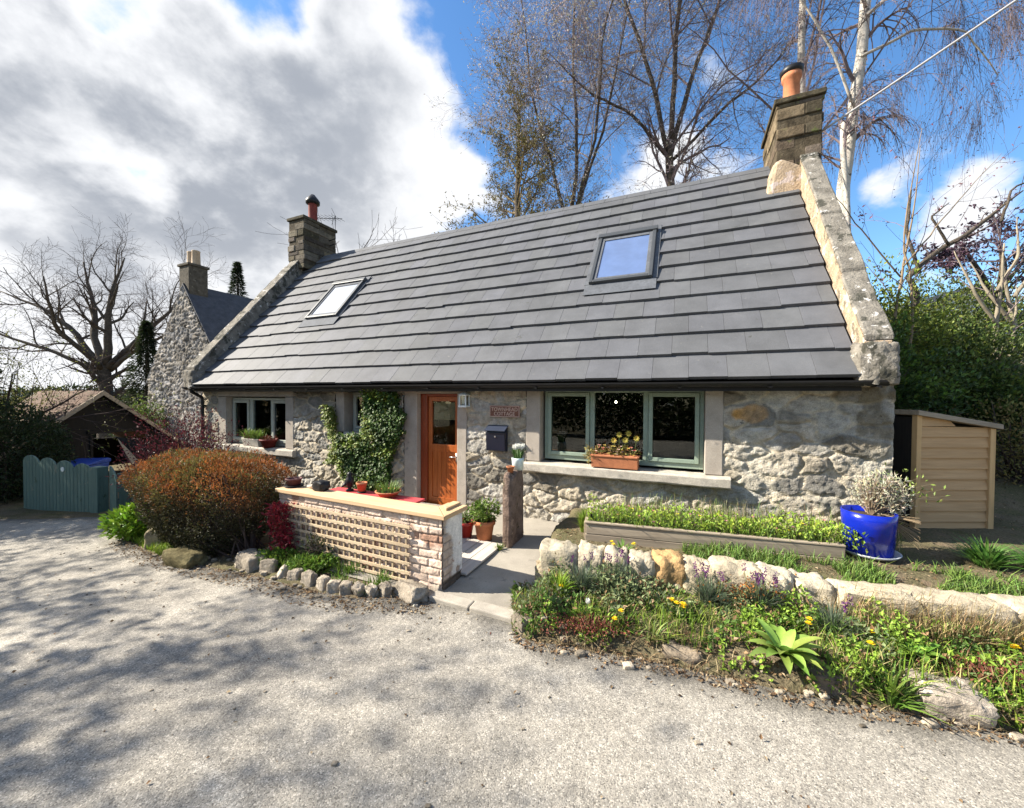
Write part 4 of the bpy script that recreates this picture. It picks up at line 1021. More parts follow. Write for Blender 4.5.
for k in range(9):
    a = k * 2.4; rr = 0.022 * math.sqrt(k) ; c = np.array([rr * math.cos(a) * 1.15, rr * math.sin(a) * 1.15, 0.245 + 0.02 * rg.random()])
    for j in range(6):
        b = j * 1.047; rad = np.array([math.cos(b), math.sin(b), 0])
        mb.leaves((c + rad * 0.006)[None], (np.array([0, 0, 1]) + rad * 0.16)[None], rad[None], 0.072, 0.034, np.array([[0.80, 0.80, 0.74]]), fold=0.3)
    mb.tube([c * np.array([.6, .6, 0]) + np.array([0, 0, 0.14]), c], 0.003, 5, (0.2, 0.3, 0.1))
obj('blossoms', mb, m_flower, t)
t = pot('small_terracotta_pot', 'tiny terracotta pot on the standing stone before the tulips', W(0.44, 1.02, 0.93), 0.048, 0.075, m_terra)

# boardwalk at the door, red table and ornaments behind the wall
t = thing('deck_boards', 'weathered grey boards laid beside the brick wall end', 'decking', W(0.02, 1.55, 0.05), -T)
m_deck = wood('deck_grey', (0.50, 0.46, 0.41), (0.38, 0.34, 0.30), axis=1, rough=0.9, sc=12, bump=0.5)
mb = MB()
for k in range(5): mb.box((-0.30 + k * 0.15, 0, 0.015), (0.143, 0.86, 0.024), jit=0.002)
obj('boards', mb, m_deck, t, bevel=0.004)
t = thing('table', 'low red topped bench table behind the brick wall', 'table', W(-1.22, 1.62, 0.03), -T)
mb = MB(); mb.bx(-0.72, 0.72, -0.17, 0.17, 0.545, 0.575); obj('tabletop', mb, m_redtable, t, bevel=0.008)
for sx in (-0.6, 0.6):
    for sy in (-0.13, 0.13): mb = MB(); mb.bx(sx - 0.025, sx + 0.025, sy - 0.025, sy + 0.025, 0, 0.545); obj('leg', mb, m_redtable, t)
def on_table(s, o): return W(s, o, 0.607)
t = pot('terracotta_pot', 'small plain terracotta pot on the red table', on_table(-1.42, 1.56), 0.065, 0.13, m_terra, saucer=m_black)
t = pot('flower_tray', 'low clay pan of sparse green shoots on the right end of the red table', on_table(-0.98, 1.56), 0.15, 0.07, m_terra)
mb = MB(); n = 150; a = RNG.uniform(0, 6.28, n); r = 0.13 * np.sqrt(RNG.random(n)); P = np.stack([r * np.cos(a), r * np.sin(a), np.full(n, 0.055)], 1)
mb.blades(P, np.stack([0.07 * np.cos(a), 0.07 * np.sin(a), RNG.uniform(0.05, 0.16, n)], 1), 0.01, cols(n, (0.15, 0.24, 0.05))); obj('foliage', mb, m_leaf, t)
t = thing('bird_ornament', 'black standing bird ornament on the red table', 'ornament', on_table(-1.63, 1.56), 0.5)
mb = MB(); mb.lathe([(0.001, 0.0), (0.05, 0.0), (0.05, 0.015), (0.022, 0.03), (0.045, 0.075), (0.056, 0.12), (0.045, 0.165), (0.03, 0.19), (0.034, 0.215), (0.024, 0.24), (0.002, 0.25)], (0, 0, 0), 18); obj('body', mb, m_black, t, smooth=True)
mb = MB(); mb.tube([(0.03, 0, 0.215), (0.075, 0, 0.205)], [0.010, 0.002], 8); obj('beak', mb, m_black, t, smooth=True); mb = MB(); mb.tube([(-0.03, 0, 0.11), (-0.10, 0, 0.055)], [0.03, 0.008], 8); obj('tail', mb, m_black, t, smooth=True)
t = thing('dark_bowl', 'dark purple clay bowl on a saucer at the left end of the timber top', 'bowl', PW(0.08, 0.12, 0.762), 0)
mb = MB(); mb.lathe([(0.001, 0.004), (0.07, 0.004), (0.085, 0.075), (0.095, 0.078), (0.095, 0.09), (0.08, 0.09), (0.07, 0.06), (0.001, 0.055)], (0, 0, 0), 24); obj('bowl', mb, M('plum_clay', (0.09, 0.035, 0.035), 0.7, var=0.25), t, smooth=True)
mb = MB(); mb.lathe([(0.001, -0.01), (0.10, -0.01), (0.115, 0.008), (0.10, 0.006), (0.001, 0.003)], (0, 0, 0), 24); obj('saucer', mb, m_black, t, smooth=True)
t = thing('stone_ornament', 'black rounded ornament with a pale neck lying on the timber top', 'ornament', PW(0.48, 0.13, 0.752), PWR)
mb = MB(); boulder_mb(mb, (0.06, 0.0, 0.055), (0.17, 0.13, 0.12), 5); obj('body', mb, m_black, t, smooth=True)
mb = MB(); mb.tube([(-0.02, 0, 0.05), (-0.09, 0, 0.035), (-0.17, 0, 0.022)], [0.032, 0.022, 0.012], 10); obj('neck', mb, m_sill, t, smooth=True)

# window boxes
t = thing('window_trough', 'terracotta trough of fading flowers on the wide window sill', 'window box', W(1.53, 0.045, 0.915), -T)
mb = MB(); prof = [(-0.075, 0.0), (-0.095, 0.145), (-0.105, 0.145), (-0.105, 0.17), (0.105, 0.17), (0.105, 0.145), (0.095, 0.145), (0.075, 0.0)]
mb.prism(prof, 0, -0.30, 0.30)
for x in (-0.307, 0.307): mb.bx(x - 0.006, x + 0.006, -0.10, 0.10, 0.145, 0.17)
obj('trough', mb, m_terra, t, bevel=0.006)
mb = MB(); rg = np.random.default_rng(11)
bush_leaves(mb, (0, 0, 0.20), (0.30, 0.10, 0.09), 380, 0.045, 0.025, (0.22, 0.17, 0.06), hue=0.15)
bush_leaves(mb, (-0.30, -0.04, 0.16), (0.10, 0.08, 0.14), 130, 0.05, 0.025, (0.30, 0.25, 0.10)); obj('foliage', mb, m_dryleaf, t)
mb = MB(); n = 34
P = np.stack([rg.uniform(-0.28, 0.28, n), rg.uniform(-0.08, 0.08, n), rg.uniform(0.18, 0.30, n)], 1)
for p in P:
    c = [(0.45, 0.12, 0.10), (0.62, 0.42, 0.36), (0.55, 0.40, 0.08)][rg.integers(3)]
    b = np.arange(5) * 1.257; mb.leaves(np.repeat(p[None], 5, 0), np.stack([np.cos(b), np.sin(b) - 0.3, 0.2 + 0 * b], 1), np.tile([[0, -0.5, 1.0]], (5, 1)), 0.024, 0.02, np.repeat(np.array(c)[None], 5, 0))
for (x, z) in ((0.05, 0.44), (0.13, 0.37), (0.27, 0.40), (-0.02, 0.36), (0.17, 0.46)):
    p = np.array([x, 0.02, z]); mb.tube([(x * 0.9, 0.02, 0.16), p], 0.003, 5, (0.12, 0.16, 0.05))
    b = np.arange(9) * 0.698; mb.leaves(np.repeat(p[None], 9, 0), np.stack([np.cos(b), -0.25 + 0 * b, np.sin(b)], 1), np.tile([[0, -1.0, 0.1]], (9, 1)), 0.045, 0.028, cols(9, (0.42, 0.34, 0.07), 0.2))
obj('blossoms', mb, m_flower, t)

t = thing('window_planter', 'pale planter of spiky green leaves on the left window sill', 'planter', W(-6.0, 0.0, 0.77), -T)
mb = MB(); mb.prism([(-0.09, 0), (-0.115, 0.16), (0.115, 0.16), (0.09, 0)], 0, -0.30, 0.22); obj('trough', mb, m_sill, t, bevel=0.01)
mb = MB(); n = 260; P = np.stack([RNG.uniform(-0.3, 0.2, n), RNG.uniform(-0.08, 0.08, n), np.full(n, 0.14)], 1)
mb.blades(P, np.stack([RNG.normal(0, 0.12, n), RNG.normal(-0.05, 0.10, n), RNG.uniform(0.08, 0.26, n)], 1), 0.022, cols(n, (0.17, 0.25, 0.05))); obj('foliage', mb, m_leaf, t)
t = pot('dark_red_pot', 'dark red bowl planter on the left window sill', W(-5.52, 0.05, 0.775), 0.16, 0.17, M('oxblood_clay', (0.16, 0.025, 0.02), 0.6, var=0.2))
mb = MB(); bush_leaves(mb, (0, 0, 0.18), (0.15, 0.13, 0.06), 120, 0.045, 0.025, (0.14, 0.05, 0.03)); obj('foliage', mb, m_leaf, t)

# ------------------------------------------------------------------ raised bed, stone wall and verge
# timber planter
PLA = np.array([0.80, 4.13]); PLB = np.array([3.05, 3.50]); pang = math.atan2(*(PLB - PLA)[::-1]); PLL = float(np.linalg.norm(PLB - PLA))
t = thing('timber_planter', 'long weathered timber planter under the wide window', 'planter', (PLA[0], PLA[1], 0.27), pang)
mb = MB()
for k in range(2): mb.box((PLL / 2 + RNG.normal(0, .004), 0.02, 0.055 + k * 0.112), (PLL, 0.036, 0.108), jit=0.003)
mb.box((PLL / 2, 0.022, 0.232), (PLL + 0.02, 0.055, 0.02), jit=0.002)
obj('front_boards', mb, m_oldwood, t, bevel=0.004)
mb = MB(); mb.box((0.0, 0.30, 0.11), (0.04, 0.52, 0.22)); obj('end_board', mb, m_oldwood, t, bevel=0.004); mb = MB(); mb.box((PLL, 0.18, 0.11), (0.04, 0.30, 0.22)); obj('end_board', mb, m_oldwood, t, bevel=0.004)
mb = MB(); n_, m_ = 40, 8
a = np.linspace(0.02, PLL - 0.02, n_); Sx, Ty = np.meshgrid(a, np.linspace(0.04, 1, m_)); 
Yb = 0.04 + (np.interp(Sx, [0, PLL], [0.60, 0.42]) - 0.04) * (Ty - 0.04) / 0.96
Zb = 0.17 + 0.05 * (fbm(Sx * 4, Yb * 4, 3, 3) - 0.5); idx = np.arange(n_ * m_).reshape(m_, n_)
mb.add(np.stack([Sx, Yb, Zb], -1).reshape(-1, 3), np.stack([idx[:-1, :-1], idx[:-1, 1:], idx[1:, 1:], idx[1:, :-1]], -1).reshape(-1, 4)); obj('soil', mb, m_soil, t, smooth=True)
mb = MB(); n = 2600; x = RNG.uniform(0.0, PLL + 0.2, n); y = RNG.uniform(0.02, 0.42, n); 
hgt = (0.10 + 0.24 * fbm(x * 2.5, y * 3, 3, 91)) * (1.15 - 0.25 * x / PLL)
P = np.stack([x, y, 0.16 + hgt * RNG.random(n) ** 0.7], 1)
mb.leaves(P, rdir(n, 0.5), RNG.normal(0, 0.5, (n, 3)) + np.array([0, 0, 1]), RNG.uniform(0.025, 0.06, n), RNG.uniform(0.012, 0.026, n), cols(n, (0.26, 0.37, 0.045), 0.4))
nb = 700; x = RNG.uniform(0, PLL, nb); y = RNG.uniform(0.02, 0.40, nb); mb.blades(np.stack([x, y, np.full(nb, 0.16)], 1), np.stack([RNG.normal(0, 0.06, nb), RNG.normal(-0.03, 0.06, nb), RNG.uniform(0.08, 0.24, nb)], 1), 0.009, cols(nb, (0.16, 0.26, 0.05), 0.35))
obj('foliage', mb, m_leaf, t)
mb = MB(); nf = 38; x = RNG.uniform(0.1, PLL, nf); 
for i in range(nf):
    p = np.array([x[i], RNG.uniform(0.05, 0.35), RNG.uniform(0.28, 0.38)]); c = [(0.55, 0.22, 0.20), (0.6, 0.5, 0.04), (0.45, 0.2, 0.25)][RNG.integers(3)]
    b = np.arange(5) * 1.257; mb.leaves(np.repeat(p[None], 5, 0), np.stack([np.cos(b), np.sin(b) - 0.3, 0.3 + 0 * b], 1), np.tile([[0, -0.5, 1.0]], (5, 1)), 0.018, 0.014, np.repeat(np.array(c)[None], 5, 0))
obj('blossoms', mb, m_flower, t)

# stone retaining wall
t = thing('dry_stone_wall', 'low rough stone retaining wall in front of the raised bed', 'wall', (float(0.30), float(SW(0.30)), 0.1), 0)
sx0, sy0 = 0.30, float(SW(0.30))
xs_ = [0.31]; rg = np.random.default_rng(21)
wl = [0.36, 0.24, 0.21, 0.24, 0.25, 0.22, 0.34, 0.23, 0.24, 0.5, 0.55, 0.5, 0.6, 0.55, 0.6, 0.7]
tints = [(0.88, 0.86, 0.8), (1.05, 1.02, 0.95), (0.95, 0.92, 0.85), (1.08, 1.05, 0.98), (0.95, 0.68, 0.40), (1.08, 1.02, 0.9), (1, .95, .85), (1.1, 1.07, 1.0), (1.12, 1.08, 1.0)] + [(1.0, .95, .86)] * 7
x = 0.31
for i, w in enumerate(wl):
    dx = w * 0.955; xc = x + dx / 2; yc = float(SW(xc)); slope = (float(SW(xc + 0.1)) - float(SW(xc - 0.1))) / 0.2; ra = math.atan(slope)
    mb = MB(); h = rg.uniform(0.27, 0.32) if i < 9 else 0.25
    boulder_mb(mb, (xc - sx0, yc - sy0 + 0.13, 0.075 + h / 2 - 0.11 + (0.0 if i < 9 else 0.03)), (dx / math.cos(ra) * 1.06, 0.30, h + 0.09), 40 + i, np.array(tints[i]) * rg.uniform(0.92, 1.05), R=rotz(ra), k=7, n=12)
    obj('top_stone', mb, m_cope, t, smooth=True); x += dx
    if x > 7.5: break
mb = MB(); x = 0.26; k = 0
while x < 7.2:
    w = rg.uniform(0.14, 0.32); xc = x + w / 2; yc = float(SW(xc))
    boulder_mb(mb, (xc - sx0, yc - sy0 + 0.10, 0.05), (w * 1.12, 0.24, 0.22), 70 + k, np.array((0.85, 0.78, 0.68)) * rg.uniform(0.6, 1.1), R=rotz(-0.25)); x += w * 0.93; k += 1
obj('lower_course', mb, m_cope, t, smooth=True)

# boulders along the road edge
def stone(name, label, loc, size, seed, rz=0, tint=(1, 1, 1), tilt=0.0, group=None, cat='stone'):
    mb = MB(); boulder_mb(mb, (0, 0, 0), size, seed, np.array(tint), k=6, n=11); o = obj(name, mb, m_rock, None, smooth=True, loc=loc, label=label, cat=cat, group=group)
    o.rotation_euler = (tilt, tilt * 0.5, rz); return o
stone('boulder', 'large pale grey boulder at the road edge near the right end of the verge', (2.60, 2.26, 0.05), (0.34, 0.22, 0.22), 3, -0.35, (1.15, 1.1, 1.05), 0.1)
stone('boulder', 'dark low boulder under the broad-leaved rosette at the road edge', (2.05, 2.44, 0.03), (0.30, 0.18, 0.18), 4, -0.2, (0.5, 0.45, 0.4))
stone('boulder', 'brown boulder half buried below the middle of the stone wall at the road edge', (1.22, 2.72, 0.02), (0.26, 0.18, 0.16), 6, -0.3, (0.8, 0.72, 0.62))
stone('boulder', 'round grey stone at the left tip of the verge beside the path', (0.13, 3.05, 0.04), (0.2, 0.16, 0.16), 7, 0.5, (0.7, 0.66, 0.6))

# edging stones under the trellis
ex_ = [(-2.86, 4.22, 0.30, 0.24), (-2.58, 4.07, 0.20, 0.16), (-2.36, 3.96, 0.15, 0.12), (-2.18, 3.86, 0.14, 0.12), (-2.0, 3.77, 0.19, 0.14), (-1.82, 3.70, 0.13, 0.12), (-1.68, 3.64, 0.13, 0.11), (-1.55, 3.60, 0.12, 0.12), (-1.42, 3.58, 0.11, 0.12), (-1.30, 3.56, 0.11, 0.11), (-1.17, 3.57, 0.14, 0.12), (-0.93, 3.56, 0.36, 0.16), (-0.70, 3.60, 0.13, 0.10)]
for i, (x, y, w, h) in enumerate(ex_):
    lab = 'edging stone below the trellis, %s from the left of its row' % ORD[i]
    if i == 0: lab = 'pale flat slab at the left end of the edging stones'
    if i == 11: lab = 'large brown block near the right end of the edging stones'
    b = RNG.uniform(0.65, 1.2)
    stone('edging_stone', lab, (x, y, float(G(x, y)) + 0.01), ((w * 0.95, 0.085, h * 1.25) if w < .25 else (w * 1.1, 0.2, h * 1.15)), 100 + i, RNG.uniform(-0.9, 0.1), (b, b * 0.96, b * 0.9), RNG.normal(-0.15, 0.25), group='edging stones along the road below the trellis')

# blue pot
bp = W(3.98, 0.57); gz = float(G(bp[0], bp[1])) 
t = pot('blue_pot', 'large glossy cobalt blue pot in front of the stone wall', (bp[0], bp[1], gz + 0.035), 0.182, 0.385, m_bluepot, top=0.205, saucer=m_grey_saucer, rim=False)
mb = MB(); n = 1500; d = rdir(n); c = np.array([0.16, 0.05, 0.52]); P = c + d * np.array([0.26, 0.20, 0.23]) * (RNG.random(n) ** 0.5)[:, None]; P[:, 0] += 0.3 * np.clip(0.5 - P[:, 2], 0, 1)
mb.leaves(P, rdir(n, 0.8), RNG.normal(0, 1, (n, 3)), RNG.uniform(0.03, 0.06, n), RNG.uniform(0.008, 0.016, n), cols(n, (0.42, 0.40, 0.30), 0.3))
k = RNG.choice(n, 130, replace=False); stems(mb, (0.02, 0.0, 0.33), P[k], 0.005, (0.28, 0.21, 0.14), 5)
a = RNG.uniform(-1.6, 0.9, 60); stems(mb, (0.05, 0, 0.36), np.stack([0.22 + 0.12 * np.cos(a), 0.24 * np.sin(a), RNG.uniform(0.08, 0.38, 60)], 1), 0.004, (0.32, 0.24, 0.15), 6)
obj('silver_foliage', mb, m_dryleaf, t)
mb = MB(); n = 120; P = np.array([0.42, 0.12, 0.55]) + RNG.normal(0, 1, (n, 3)) * np.array([0.14, 0.08, 0.09])
mb.leaves(P, rdir(n, 0.8), RNG.normal(0, 1, (n, 3)), 0.045, 0.018, cols(n, (0.20, 0.26, 0.06), 0.3)); stems(mb, (0.1, 0.05, 0.42), P[:25], 0.004, (0.25, 0.2, 0.12)); obj('green_shoots', mb, m_leaf, t)

# ------------------------------------------------------------------ log store and slab beside the gable
t = thing('log_store', 'small lean-to shed of horizontal pale boards beside the gable', 'shed', (4.62, 4.42, 0.30), 0.02)
Wd_ = 0.92; zl, zr_ = 1.37, 1.22
mb = MB()
n = 11
for k in range(n):
    z0 = 0.02 + k * 0.122; z1 = z0 + 0.119
    def tz(x): return zl + (zr_ - zl) * x / Wd_ - 0.005
    xx = [0.05, Wd_ - 0.06]
    V = [(xx[0], -0.022, z0), (xx[1], -0.022, z0), (xx[1], -0.002, min(z1, tz(xx[1]))), (xx[0], -0.004, min(z1, tz(xx[0])))]
    if z0 > tz(xx[1]): V[1] = (Wd_ * 0.5, -0.022, z0); V[2] = (Wd_ * 0.45, -0.004, min(z1, tz(Wd_ * .45)))
    V += [(a, b + 0.018, c) for a, b, c in V]
    mb.add(V, [(0, 1, 2, 3), (7, 6, 5, 4), (0, 4, 5, 1), (1, 5, 6, 2), (2, 6, 7, 3), (3, 7, 4, 0)])
obj('front_boards', mb, m_shedwood, t)
m_shedv = wood('shed_posts', (0.62, 0.41, 0.20), (0.46, 0.29, 0.13), axis=2, rough=0.8, sc=9, bump=0.4)
mb = MB(); mb.prism([(0, 0), (0.055, 0), (0.055, zl - 0.01), (0, zl)], 1, -0.03, 0.03); obj('post', mb, m_shedv, t, bevel=0.004)
mb = MB(); mb.prism([(Wd_ - 0.065, 0), (Wd_, 0), (Wd_, zr_ - 0.01), (Wd_ - 0.065, zr_)], 1, -0.035, 0.03); obj('post', mb, m_shedv, t, bevel=0.004)
mb = MB(); mb.bx(0.0, 0.03, 0.03, 1.2, 0, zl - .03); mb.bx(Wd_ - 0.03, Wd_, 0.03, 1.2, 0, zr_ - .03); mb.bx(0.03, Wd_ - 0.03, 1.17, 1.2, 0, zr_ - .03); obj('side_boards', mb, m_darkshed, t)
mb = MB(); mb.prism([(-0.03, zl + 0.0), (Wd_ + 0.04, zr_ - 0.01), (Wd_ + 0.04, zr_ + 0.045), (-0.03, zl + 0.055)], 1, -0.07, 1.25); obj('roof', mb, m_oldwood, t, bevel=0.004)
mb = MB(); n = 500; x = RNG.uniform(-0.03, Wd_, n); y = RNG.uniform(-0.07, 1.2, n); P = np.stack([x, y, zl + 0.052 + (zr_ - zl - .01) * (x + .03) / (Wd_ + .07)], 1)
mb.leaves(P, rdir(n, 0.3), RNG.normal(0, .5, (n, 3)) + np.array([0, 0, 1]), 0.03, 0.018, cols(n, (0.10, 0.09, 0.03), 0.4)); obj('moss', mb, m_leaf, t, kind='stuff')
mb = MB(); pts = [(4.78, 4.28), (5.60, 4.20), (5.62, 3.62), (4.9, 3.45), (4.5, 3.66)]
mb.prism(pts, 2, 0.24, 0.345); obj('concrete_slab', mb, m_conc, bevel=0.02, label='flat concrete slab on the ground in front of the log store', cat='slab')

# ------------------------------------------------------------------ left side: gates, shed, house, bin
def gz0(x, y): return float(zr(x, y))
ga = np.array([-9.75, 7.68]); gb = np.array([-7.80, 7.15]); gl = float(np.linalg.norm(gb - ga)); gang = math.atan2(*(gb - ga)[::-1])
def gate(name, label, a, b, hgts, arches, nb, post=True, arch=0.10):
    a = np.array(a); b = np.array(b); Lg = float(np.linalg.norm(b - a)); t = thing(name, label, 'gate', (a[0], a[1], gz0(*a) - 0.02), math.atan2(*(b - a)[::-1]))
    mb = MB(); w = Lg / nb
    for k in range(nb):
        x0 = k * w + 0.004; x1 = (k + 1) * w - 0.004; top = []
        for x in np.linspace(x0, x1, 4):
            f = x / Lg; ph = (f * arches) % 1.0
            top.append((x, hgts[0] + (hgts[1] - hgts[0]) * f + arch * (math.sqrt(max(0, 1 - (2 * ph - 1) ** 2)) - 1)))
        mb.prism([(x0, 0.03), (x1, 0.03)] + top[::-1], 1, -0.012, 0.012)
    obj('boards', mb, m_gate, t, bevel=0.003)
    for z in (0.22, hgts[1] - 0.28): mb = MB(); mb.bx(0, Lg, 0.014, 0.05, z, z + 0.09); obj('rail', mb, m_gate, t)
    if post: mb = MB(); mb.bx(Lg + 0.01, Lg + 0.22, -0.05, 0.12, 0, hgts[1] - 0.03); obj('post', mb, m_gate, t, bevel=0.01)
    return t
g1 = gate('driveway_gate', 'teal painted board gate with scalloped top at the end of the lane', ga, gb, (1.12, 1.0), 4, 20, arch=0.17)
mb = MB(); mb.lathe([(0.001, 0), (0.045, 0), (0.045, 0.008), (0.001, 0.01)], (0, 0, 0), 16); o = obj('disc', mb, m_lantern, g1); o.rotation_euler = (math.pi / 2, 0, 0); o.location = (gl * 0.60, -0.014, 0.88)
gate('side_gate', 'narrow teal gate leaf with curved top beside the hedge', (-7.42, 7.1), (-7.02, 6.83), (0.92, 0.74), 1, 4, post=False, arch=0.05)
gate('open_gate', 'teal gate leaf standing open behind the narrow leaf', (-7.02, 6.86), (-6.62, 7.5), (0.72, 0.95), 1, 5, post=False, arch=0.03)
# wheelie bin
t = thing('wheelie_bin', 'bright blue lidded bin behind the teal gate', 'bin', (-10.05, 9.0, -0.74), 0.2)
mb = MB(); mb.add([(-.25, -.25, .05), (.25, -.25, .05), (.25, .28, .05), (-.25, .28, .05), (-.29, -.32, 0.95), (.29, -.32, 0.95), (.29, .36, 0.95), (-.29, .36, 0.95)], [(3, 2, 1, 0), (4, 5, 6, 7), (0, 1, 5, 4), (1, 2, 6, 5), (2, 3, 7, 6), (3, 0, 4, 7)]); obj('body', mb, m_bin, t, bevel=0.02)
mb = MB(); mb.prism([(-0.36, 0.955), (-0.36, 0.985), (0.30, 1.06), (0.38, 1.03), (0.38, 0.955)], 0, -0.31, 0.31); obj('lid', mb, m_bin, t, bevel=0.012)
for sx in (-0.27, 0.27): mb = MB(); mb.tube([(sx - 0.03, 0.25, 0.10), (sx + 0.03, 0.25, 0.10)], 0.10, 16); obj('wheel', mb, m_black, t)

# dark shed
sc_ = 1.12; P0 = np.array([-10.9, 10.2]); gn = np.array([0.9, -0.436]); gd = np.array([0.436, 0.9])
t = thing('dark_shed', 'dark gabled shed with rusty roof and open doorway behind the teal gate', 'shed', (P0[0], P0[1], -0.62), math.atan2(gn[1], gn[0]) )
# local x = outward from the gable, local y = along the gable (away to the right)
hw, za, ze = 1.75, 2.52, 0.98
mb = MB(); poly = [(-hw, 0), (-0.15, 0), (-0.15, 1.45), (0.95, 1.45), (0.95, 0), (hw, 0), (hw, ze), (0, za), (-hw, ze)]
mb.prism(poly, 0, -0.06, 0.0); obj('gable_wall', mb, m_darkshed, t)
mb = MB(); mb.bx(-4.2, -0.06, -hw, -hw + 0.06, 0, ze); mb.bx(-4.2, -0.06, hw - 0.06, hw, 0, ze); mb.bx(-4.2, -4.14, -hw + .06, hw - .06, 0, ze); obj('side_wall', mb, m_darkshed, t)
mb = MB()
for sg in (-1, 1):
    nn = 22; yy = np.linspace(0.0, hw + 0.22, nn); 
    xs2 = np.arange(-4.4, 0.25, 0.035)
    X2, Y2 = np.meshgrid(xs2, yy); Z2 = za + 0.05 - Y2 * (za - ze) / hw + 0.018 * np.sin(X2 * 2 * math.pi / 0.14) + 0.05 * (fbm(X2 * 1.3, Y2 * 1.5, 3, 6 + sg) - 0.5)
    idx = np.arange(X2.size).reshape(X2.shape); F = np.stack([idx[:-1, :-1], idx[:-1, 1:], idx[1:, 1:], idx[1:, :-1]], -1).reshape(-1, 4)
    mb.add(np.stack([X2, Y2 * sg, Z2], -1).reshape(-1, 3), F)
obj('roof', mb, m_rusty, t, smooth=True)
mb = MB()
for sg in (-1, 1): mb.prism([(0, za + 0.06), (sg * (hw + 0.2), za + 0.06 - (hw + .2) * (za - ze) / hw), (sg * (hw + 0.2), za - 0.06 - (hw + .2) * (za - ze) / hw), (0, za - 0.06)], 0, 0.2, 0.245)
obj('bargeboard', mb, m_oldwood, t)
mb = MB(); mb.bx(0.003, 0.05, -0.25, 1.05, 1.45, 1.53); mb.bx(0.003, 0.04, -0.20, -0.15, 0, 1.45); obj('door_frame', mb, m_darkshed, t)

# neighbouring house behind
hx0 = np.array([-15.35, 16.3]); 
t = thing('neighbour_house', 'tall grey rubble house gable with dark slate roof beyond the cottage left end', 'house', (hx0[0], hx0[1], -1.2), -T)
# local x along gable, y into the picture
gw = 5.3; ze2, za2 = 3.75, 7.35
n, m = 170, 120
def gcut(s, z): return z < np.where(s < gw / 2, ze2 + (za2 - ze2) * s / (gw / 2), ze2 + (za2 - ze2) * (gw - s) / (gw / 2))
rubble_wall('gable_wall', 0, gw, 0, za2, [], 0.035, m_rubble_far, t, 17, lambda S, Z, H: np.stack([S, -H * 1.3, Z], -1), cw=.30, ch=.17, amp=1.5, cut=gcut)
mb = MB(); mb.prism([(0.02, 0), (gw - 0.02, 0), (gw - 0.02, ze2), (gw / 2, za2 - 0.05), (0.02, ze2)], 1, 0.05, 7.5); obj('walls', mb, m_rubble_far, t)
mb = MB()
for sg in (0, 1):
    e = [(-0.22, ze2 - 0.22), (gw / 2, za2 + 0.10), (gw / 2, za2 + 0.02), (-0.22, ze2 - 0.30)]
    if sg: e = [(gw - a, b) for a, b in e][::-1]
    mb.prism(e, 1, -0.02, 7.6)
obj('roof', mb, m_oldslate, t)
mb = MB(); mb.bx(gw / 2 - 0.36, gw / 2 + 0.32, 0.04, 0.7, za2 - 0.7, za2 + 0.78); mb.bx(gw / 2 - 0.41, gw / 2 + 0.37, -0.01, 0.75, za2 + 0.78, za2 + 0.88)
ch = obj('chimney', mb, m_chim_d, t, bevel=0.02)
for dx in (-0.15, 0.17): mb = MB(); mb.lathe([(0.17, za2 + 0.88), (0.15, za2 + 0.95), (0.135, za2 + 1.40), (0.15, za2 + 1.44), (0.13, za2 + 1.46)], (gw / 2 - 0.04 + dx, 0.38, 0), 16); obj('chimney_pot', mb, M('buff_clay', (0.36, 0.27, 0.18), 0.8), ch, smooth=True)

# white house glimpsed through the trees on the right
t = thing('white_house', 'white rendered house glimpsed through bushes at the right', 'house', (20.5, 17.5, 1.5), -0.15)
mb = MB(); mb.prism([(-2.6, 0), (2.6, 0), (2.6, 3.6), (0, 5.3), (-2.6, 3.6)], 1, 0, 6); obj('walls', mb, m_render, t)
mb = MB()
for sg in (-1, 1): mb.prism([(0, 5.42), (sg * 2.9, 3.5), (sg * 2.9, 3.38), (0, 5.30)], 1, -0.3, 6.3)
obj('roof', mb, m_oldslate, t)

